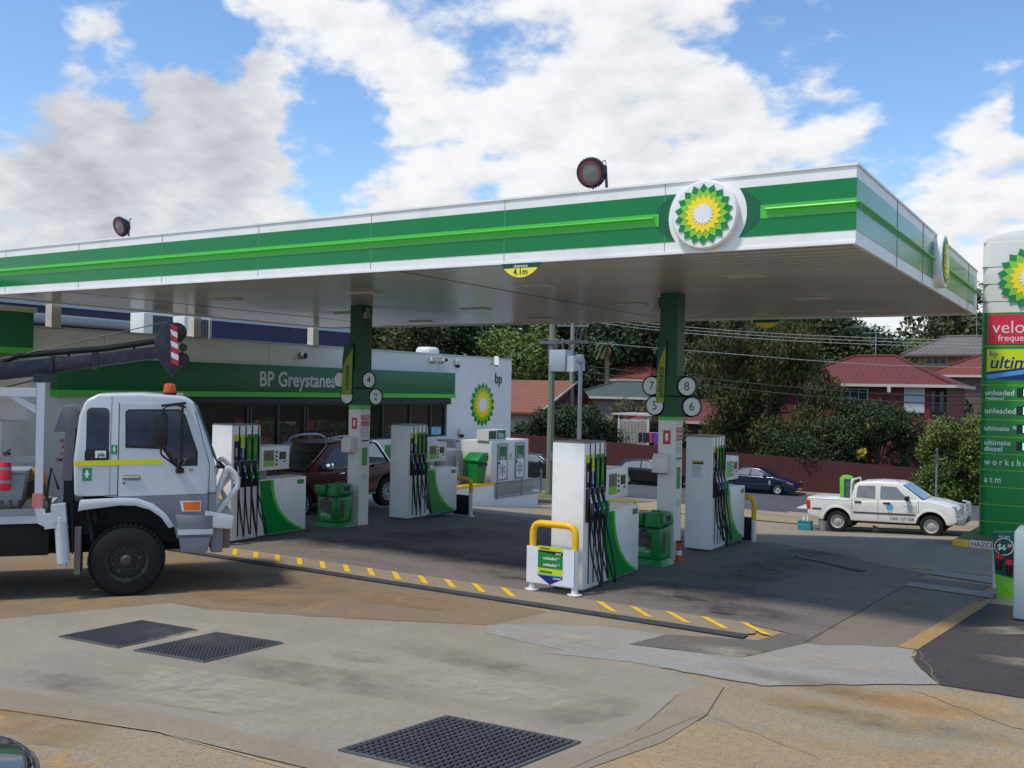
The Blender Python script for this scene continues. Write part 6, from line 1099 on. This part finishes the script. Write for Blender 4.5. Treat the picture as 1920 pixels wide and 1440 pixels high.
t = thing('sign_post', 'thin grey post in front of the fence right of the white pickup cab', 'post', (-6.2, 42.0, zt(-6, 42))); MB().tube([(0, 0, 0), (0, 0, 2.75)], .035, 8).build('post', steel, t); bx('plate', M('plate_blue', lin(60, 70, 90), .5), t, -.02, .02, -.15, .15, 2.2, 2.7)
def wires(lab, pts, r, mat, n=1, dz=.1):
    for i in range(n):
        q = [(p[0], p[1]+.12*i, p[2]+dz*i) for p in pts]; t = MB().tube(spline(q, 6), r, 5).build('power_line', mat); tag(t, lab if n == 1 else lab[i], 'wire', 'overhead wires along the street')
wl_ = M('wire_pale', lin(140, 142, 144), .6); wk = M('wire_black', lin(24, 24, 26), .7)
wires(['lowest of the pale wires crossing under the canopy edge to the right', 'middle pale wire crossing under the canopy edge to the right', 'top pale wire crossing under the canopy edge to the right'], [(-22, 38.9, 6.35), (-16, 38.5, 5.55), (-9, 38.3, 5.0), (0, 38.2, 4.72), (12, 38, 4.9), (26, 38, 6)], .011, wl_, 3, .13)
wires('pale wire from the cross arm sloping down to the right column', [(-22.3, 38.7, 5.35), (-15, 39, 4.75), (-6, 39, 4.15), (6, 39, 4.3), (20, 39, 5.4)], .012, wl_)
wires(['lower thick black cable crossing in front of the red house', 'upper thick black cable crossing in front of the red house'], [(-22, 38.7, 4.0), (-15, 39, 3.35), (-8, 39, 2.85), (-2, 39, 2.9), (10, 39, 3.6)], .022, wk, 2, .28)
wires('dark cable from the pole to the shop side on the left', [(-22, 38.7, 4.0), (-27, 40, 3.7), (-34, 42, 4.0)], .016, wk); wires('pale wire from the cross arm to the far pole on the left', [(-22.4, 38.7, 5.3), (-28, 45, 4.75), (-40, 60, 5.0), (-51, 73.5, 6.3)], .014, wl_)
def at2(px, D): l = (px-960)/1846.6*D; return (.85*l-.5267*D, .5265*l+.85*D)
for px, D, z, lab in ((872, 90, 6.2, 'distant pole with insulated cross arm left of the shop corner'), (914, 100, 5.6, 'distant plain pole near the shop roof corner'), (190, 75, 7.6, 'pale green distant pole behind the shed gutter at left'), (1072, 75, 8.4, 'dark distant pole right of the power pole')):
    x, y = at2(px, D); t = thing('utility_pole', lab, 'power pole', (x, y, zt(x, y)), .5); zb = zt(x, y); MB().tube([(0, 0, 0), (0, 0, z-zb)], .16, 8).build('pole', M('pole_far', lin(140, 140, 132), .8), t); m = MB().box(-1.2, 1.2, -.06, .06, z-zb-.5, z-zb-.38)
    for k in (-1.1, -.6, .6, 1.1): m.box(k-.05, k+.05, -.05, .05, z-zb-.38, z-zb-.18)
    m.build('cross_arm', M('pole_far', lin(140, 140, 132), .8), t)
for (x, y, z, h, lab) in ((-14.3, 70, 5.6, 2.6, 'tall television aerial on the red house roof'), (-11.4, 99, 8.7, 2.6, 'television aerial on the grey brown roof of the yellow house')):
    t = thing('tv_aerial', lab, 'aerial', (x, y, z-.3)); m = MB().tube([(0, 0, 0), (0, 0, h)], .03, 6)
    for zz in (h-.1, h-.55):
        m.tube([(-.9, 0, zz), (.9, .2, zz)], .02, 5)
        for k in range(7): m.tube([(-.8+k*.26, -.35, zz), (-.8+k*.26, .35, zz)], .012, 4)
    m.build('aerial', M('aerial_metal', lin(150, 154, 160), .5), t)
# ---------------------------------------------------------------- trees
def leafmat(name, c1, c2, c3):
    m = bpy.data.materials.new(name); m.use_nodes = True; t = m.node_tree; p = t.nodes['Principled BSDF']; p.inputs['Roughness'].default_value = .6; p.inputs['Specular IOR Level'].default_value = .25
    c = t.nodes.new('ShaderNodeTexCoord').outputs['Object']; a = t.nodes.new('ShaderNodeTexNoise'); a.inputs['Scale'].default_value = .55; a.inputs['Detail'].default_value = 3; t.links.new(c, a.inputs['Vector']); b = t.nodes.new('ShaderNodeTexNoise'); b.inputs['Scale'].default_value = 6; b.inputs['Detail'].default_value = 2; t.links.new(c, b.inputs['Vector'])
    def mr(v, x, y):
        r = t.nodes.new('ShaderNodeMapRange'); t.links.new(v, r.inputs[0]); r.inputs[1].default_value = x; r.inputs[2].default_value = y; return r.outputs[0]
    x = t.nodes.new('ShaderNodeMix'); x.data_type = 'RGBA'; t.links.new(mr(a.outputs['Fac'], .38, .62), x.inputs[0]); x.inputs[6].default_value = c1; x.inputs[7].default_value = c2
    y = t.nodes.new('ShaderNodeMix'); y.data_type = 'RGBA'; t.links.new(mr(b.outputs['Fac'], .55, .72), y.inputs[0]); t.links.new(x.outputs[2], y.inputs[6]); y.inputs[7].default_value = c3
    t.links.new(y.outputs[2], p.inputs['Base Color']); return m
lf_gum = leafmat('gum_leaves', lin(70, 80, 50), lin(92, 96, 62), lin(116, 116, 78)); lf_dk = leafmat('dark_leaves', lin(44, 58, 36), lin(60, 74, 42), lin(84, 94, 52)); lf_pep = leafmat('pepper_leaves', lin(58, 66, 34), lin(86, 86, 44), lin(104, 98, 52)); lf_lt = leafmat('light_leaves', lin(82, 100, 46), lin(104, 118, 54), lin(128, 134, 64)); lf_dry = leafmat('dry_twigs', lin(96, 90, 78), lin(110, 100, 86), lin(124, 112, 94)); lf_red = leafmat('red_leaves', lin(80, 40, 44), lin(94, 50, 50), lin(70, 46, 40))
bark_p = M('bark_pale', lin(176, 168, 154), .8, var=.2, vs=2); bark_d = M('bark_dark', lin(80, 70, 58), .9, var=.2, vs=2)
def leaves(name, blobs, n, size, mat, parent, seed, asp=.45, droop=0, fill=.5, flat=1.0):
    r = np.random.default_rng(seed); W_ = np.array([b[3]**2 for b in blobs]); k = r.choice(len(blobs), n, p=W_/W_.sum()); B = np.array(blobs)
    d = r.normal(size=(n, 3)); d /= np.linalg.norm(d, axis=1)[:, None]; rr = B[k, 3]*(fill+(1-fill)*r.random(n)**.6)*(1+.12*r.normal(size=n)); C_ = B[k, :3]+d*rr[:, None]*np.array([1, 1, flat])
    nrm = d*.7+r.normal(size=(n, 3))*.75+np.array([0, 0, .25]); nrm /= np.linalg.norm(nrm, axis=1)[:, None]
    u = np.cross(nrm, r.normal(size=(n, 3))); 
    if droop: u = u*(1-droop)+np.array([0, 0, -1.])*droop
    u /= np.linalg.norm(u, axis=1)[:, None]; v = np.cross(nrm, u); v /= np.maximum(1e-6, np.linalg.norm(v, axis=1))[:, None]
    s = size*r.uniform(.55, 1.35, n)[:, None]; V = np.stack([C_-u*s, C_+v*s*asp, C_+u*s, C_-v*s*asp], 1).reshape(-1, 3)
    me = bpy.data.meshes.new(name); me.vertices.add(4*n); me.vertices.foreach_set('co', V.astype(np.float32).ravel()); me.loops.add(4*n); me.loops.foreach_set('vertex_index', np.arange(4*n, dtype=np.int32)); me.polygons.add(n); me.polygons.foreach_set('loop_start', np.arange(0, 4*n, 4, dtype=np.int32)); me.update(calc_edges=True); me.materials.append(mat)
    o = bpy.data.objects.new(name, me); COL.objects.link(o); o.parent = parent; return o
def tree(name, label, x, y, h, blobs, n, size, lm, bm, seed, tr=.25, group=None, cat='tree', trunk_to=.55, droop=0, asp=.45, fill=.5, limb=1, flat=1.0):
    z = zt(x, y); t = thing(name, label, cat, (x, y, z-.1), 0, group); r = random.Random(seed); top = Vector((r.uniform(-.3, .3), r.uniform(-.3, .3), h*trunk_to))
    m = MB().tube(spline([(0, 0, 0), (top.x*.3+r.uniform(-.1, .1), top.y*.4, h*trunk_to*.5), tuple(top)], 4), [tr*(1-.06*i) for i in range(9)], 8)
    for b in blobs:
        s = top*r.uniform(.55, 1.0); e = Vector(b[:3]); mid = (s+e)*.5+Vector((0, 0, -.08*h*r.random())); P = spline([tuple(s), tuple(mid), tuple(e)], 4); m.tube(P, [tr*.5*limb*(1-.1*i) for i in range(len(P))], 5)
    m.build('trunk', bm, t, smooth=True); leaves('crown', blobs, n, size, lm, t, seed, asp, droop, fill, flat); return t
def blobset(seed, n, rx, rz, zc, r0, r1):
    r = random.Random(seed); out = []
    for i in range(n):
        a = r.uniform(0, 6.283); q = math.sqrt(r.random()); zz = r.uniform(-1, 1); out.append((rx*q*math.cos(a)*math.sqrt(1-.5*zz*zz), rx*q*math.sin(a)*math.sqrt(1-.5*zz*zz), zc+rz*zz, r.uniform(r0, r1)))
    return out
# treeline behind the houses: five kinds, copied, turned and scaled
P_ = []
P_.append(tree('gum_tree', 'x', 0, -400, 13, blobset(1, 15, 3.8, 4, 8.5, 1.0, 1.9), 11000, .22, lf_gum, bark_p, 1, .22))
P_.append(tree('gum_tree', 'x', 0, -400, 14, blobset(2, 13, 3.4, 4.5, 9.0, 1.0, 1.7), 9000, .22, lf_gum, bark_p, 2, .2, limb=1.2))
P_.append(tree('leafy_tree', 'x', 0, -400, 11, blobset(3, 17, 3.6, 4, 5.8, 1.3, 2.1), 14000, .21, lf_dk, bark_d, 3, .25, trunk_to=.4))
P_.append(tree('leafy_tree', 'x', 0, -400, 11, blobset(4, 15, 3.8, 3.6, 5.8, 1.2, 2.0), 12000, .21, lf_lt, bark_d, 4, .25, trunk_to=.4))
P_.append(tree('pine_tree', 'x', 0, -400, 14, [(0, 0, 3+i*1.0, 2.6-.17*i) for i in range(12)], 11000, .21, lf_dk, bark_d, 5, .2, trunk_to=.9, fill=.3))
LINE = [(130, 92, 0, 1.0, 'dark gum tree above the shed gutter at far left'), (230, 96, 2, 1.05, 'dark leafy tree behind the air conditioners'), (350, 100, 2, 1.0, 'dark tree hidden behind the left canopy posts'),
 (640, 98, 0, .85, 'gum tree behind the blue building, left of the bare limbs'), (705, 92, 1, .95, 'sparse gum just right of the left column'), (775, 96, 1, .9, 'pale trunked gum with forked limbs above the shop roof'), (835, 104, 2, 1.1, 'dense dark tree above the roof vent'), (895, 112, 4, 1.0, 'dark conical tree behind the distant cross arm pole'), (935, 106, 2, .95, 'dark tree behind the right corner of the shop'),
 (985, 92, 3, .80, 'bright green tree left of the power pole'), (1030, 104, 2, 1.0, 'dark round tree behind the transformer'), (1085, 112, 4, 1.0, 'conical dark tree between power pole and palm'), (1150, 106, 2, 1.05, 'dark tree right behind the palm trunk'), (1205, 110, 3, .95, 'mid green tree above the red leaved bush'), (1250, 112, 0, 1.0, 'gum tree hidden behind the right column'), (1310, 104, 1, .95, 'sparse gum right of the right column'), (1365, 116, 2, 1.1, 'dark tree behind the big drooping tree, left side'), (1425, 120, 0, 1.05, 'gum tree peeking above the big drooping tree'), (1500, 112, 4, 1.0, 'dark conical tree right of the drooping tree'), (1565, 108, 2, .95, 'dark tree behind the tall television aerial'), (1690, 122, 3, .9, 'mid green tree beyond the yellow house, left of its roof'), (1745, 128, 2, 1.0, 'dark tree directly above the grey brown roof'), (1800, 126, 0, 1.0, 'gum tree behind the second palm'), (1838, 104, 1, 1.12, 'tall gum rising between canopy corner and price pylon'), (1900, 118, 2, 1.0, 'dark tree hidden behind the price pylon')]
rng = random.Random(9); used = set()
for px, D, k, s_, lab in LINE:
    x, y = at2(px, D); o = P_[k] if k not in used else copy_tree(P_[k]); used.add(k); o.location = (x, y, zt(x, y)-.2); o.rotation_euler = (0, 0, rng.uniform(0, 6.28)); s2 = s_*rng.uniform(1.0, 1.12)*(1.18 if 940 < px < 1600 else 1.04); o.scale = (s2*1.15, s2*1.15, s2); o['label'] = lab; o['group'] = 'trees on the hill behind the houses'
# far wooded ridge that reads as one mass
B = []; rng = random.Random(12)
for i in range(210):
    D = rng.uniform(140, 190); x, y = at2(rng.uniform(60, 1960), D); B.append((x, y, zt(x, y)+rng.uniform(1, 12.5), rng.uniform(2.5, 4.5)))
o = leaves('far_woodland', B, 70000, .5, lf_dk, None, 77, .6, 0, .5); o['kind'] = 'stuff'; tag(o, 'dark wooded ridge closing the view behind the houses', 'woodland')
# big single trees by the fence
rb = random.Random(21); bl = [(rb.uniform(-3.4, 3.4), rb.uniform(-2.2, 2.2), rb.uniform(3.2, 9.4), rb.uniform(.9, 1.5)) for i in range(26)]+[(rb.uniform(-3.7, 3.2), rb.uniform(-2, 2), rb.uniform(1.9, 3.4), rb.uniform(.7, 1.1)) for i in range(12)]
bl = [b for b in bl if abs(b[0])+max(0, b[2]-7.2)*1.2 < 4.0]
tree('pepper_tree', 'big dark drooping tree behind the fence beside the right column', -18.2, 59.5, 10, bl, 52000, .14, lf_pep, bark_d, 21, .3, trunk_to=.5, droop=.62, asp=.30, fill=.2, limb=.6)
bl = [(rb.uniform(-2.0, 2.2), rb.uniform(-1.2, 1.2), rb.uniform(2.2, 4.9), rb.uniform(.6, 1.1)) for i in range(22)]
tree('shrub', 'dark rounded shrub with a few yellow sprays below the red house', -11.7, 57.2, 5, bl, 22000, .095, lf_dk, bark_d, 22, .12, cat='shrub', trunk_to=.35)
bl = [(rb.uniform(-2.6, 2.6), rb.uniform(-1, 1), rb.uniform(1.7, 3.6), rb.uniform(.6, 1.1)) for i in range(18)]
tree('shrub', 'low dark shrub hanging over the fence between drooping tree and red house', -15.0, 56.6, 4, bl, 18000, .095, lf_dk, bark_d, 23, .12, cat='shrub', trunk_to=.35)
bl = [(rb.uniform(-1.3, 2.4), rb.uniform(-1, 1), rb.uniform(.7, 4.0), rb.uniform(.5, .9)) for i in range(30)]
tree('shrub', 'tall green bush in front of the fence left of the price pylon', -6.9, 52.6, 4.4, bl, 30000, .085, lf_lt, bark_d, 24, .12, cat='shrub', trunk_to=.3)
for i, (dx, dy, dz) in enumerate(((.1, -1.4, 3.9), (-.5, -1.2, 2.3), (-2.9+0, 0, 2.5))):
    x, y = -11.6+dx, 57.0+dy; t = thing('flower_spray', ('larger yellow flower spray on the shrub below the red house', 'smaller yellow flower spray low on the shrub below the red house', 'dull yellow spray over the fence left of the shrub')[i], 'flowers', (x, y, zt(x, y)+dz), 0, 'yellow flower sprays'); leaves('petals', [(0, 0, 0, .28), (.2, 0, .1, .2)], 120, .07, M('petal_yellow', lin(200, 186, 60), .7), t, 30+i)
bl = [(rb.uniform(-3.6, 3.4), rb.uniform(-1.4, 1.4), rb.uniform(1.4, 4.6), rb.uniform(.6, 1.1)) for i in range(34)]; bl = [b for b in bl if b[2] < 5.4-abs(b[0]+.3)*.75]
tree('garden_tree', 'dark green garden tree behind the fence right of the power pole', -30.0, 57.8, 5.2, bl, 28000, .10, lf_dk, bark_d, 25, .16, trunk_to=.35)
bl = [(rb.uniform(-1.6, 1.6), rb.uniform(-.8, .8), rb.uniform(1.2, 3.1), rb.uniform(.5, .9)) for i in range(14)]
tree('shrub', 'dark bush in front of the white brick house left of the power pole', -34.3, 57.0, 3.6, bl, 14000, .095, lf_dk, bark_d, 26, .1, cat='shrub', trunk_to=.3)
bl = [(rb.uniform(-1.8, 1.8), rb.uniform(-.8, .8), rb.uniform(2.4, 5.4), rb.uniform(.4, .8)) for i in range(16)]
tree('bare_bush', 'greyish leafless bush behind the grey light pole', -27.6, 62.0, 5.6, bl, 3800, .26, lf_dry, bark_d, 27, .1, cat='shrub', trunk_to=.3, asp=.06, fill=.1)
bl = [(rb.uniform(-1.5, 1.5), rb.uniform(-1, 1), rb.uniform(2.6, 5.2), rb.uniform(.6, 1.0)) for i in range(10)]
x, y = at2(1215, 80); tree('red_leaf_tree', 'dark red leaved tree near the low brownish roof', x, y, 6.2, bl, 3500, .2, lf_red, bark_d, 28, .14, trunk_to=.4)
x, y = at2(1190, 73); tree('shrub', 'yellow green bush beside the dark red leaved tree', x, y, 5, [(rb.uniform(-1.6, 1.6), rb.uniform(-.8, .8), rb.uniform(2.2, 4.6), rb.uniform(.6, 1.0)) for i in range(12)], 4200, .18, lf_pep, bark_d, 29, .1, cat='shrub', trunk_to=.3)
x, y = at2(1310, 62.5); tree('shrub', 'olive bush between the right column and the drooping tree', x, y, 4, [(rb.uniform(-2.4, 1.6), rb.uniform(-.8, .8), rb.uniform(1.2, 2.9), rb.uniform(.5, .9)) for i in range(14)], 6000, .16, lf_pep, bark_d, 31, .1, cat='shrub', trunk_to=.3)
x, y = at2(1320, 84); tree('gum_tree', 'thin sparse gum with bare twigs right beside the right column', x, y, 9, [(rb.uniform(-2, 2), rb.uniform(-1, 1), rb.uniform(3, 9), rb.uniform(.5, 1.1)) for i in range(14)], 3000, .22, lf_gum, bark_d, 32, .14, trunk_to=.6)
x, y = at2(1800, 70); tree('conifer', 'small dark conifer beside the red house right wall', x, y, 5.2, [(rb.uniform(-.8, .8), 0, 1+i*.45, 1.25-.1*i) for i in range(9)], 3500, .16, lf_dk, bark_d, 33, .1, trunk_to=.8)
def palm(px, D, z, label, r0):
    x, y = at2(px, D); zb = zt(x, y); t = thing('palm_tree', label, 'palm', (x, y, zb)); H = z-zb; MB().tube([(0, 0, 0), (.05, 0, H*.6), (0, 0, H)], [.22, .2, .26], 8).build('trunk', M('palm_bark', lin(140, 116, 92), .9, var=.2), t, smooth=True); r = random.Random(px); V = MB()
    for i in range(30):
        a = r.uniform(0, 6.28); e = r.uniform(-.5, .9); c = Vector((math.cos(a), math.sin(a), 0)); P = [Vector((0, 0, H))+c*r0*s_*math.cos(e*.7)+Vector((0, 0, r0*(s_*e*.9-s_*s_*.9))) for s_ in (0, .3, .6, .85, 1)]; wv = Vector((-c.y, c.x, 0))
        for j in range(4):
            for sg in (-1, 1): V.add([P[j], P[j+1], P[j+1]+wv*sg*.22*r0*.5+Vector((0, 0, -.2*r0*.5)), P[j]+wv*sg*.26*r0*.5+Vector((0, 0, -.24*r0*.5))], [(0, 1, 2, 3)])
    V.build('crown', lf_dk, t); leaves('dead_fronds', [(0, 0, H-r0*.55, r0*.28), (0, 0, H-r0*.9, r0*.2)], 250, .3, M('palm_thatch', lin(150, 120, 80), .9, var=.2), t, px, .25, .8)
palm(1137, 88, 7.3, 'palm with thin pale trunk between the light pole and the right column', 1.3); palm(1826, 104, 10.3, 'palm with drooping brown fronds left of the price pylon', 2.2)
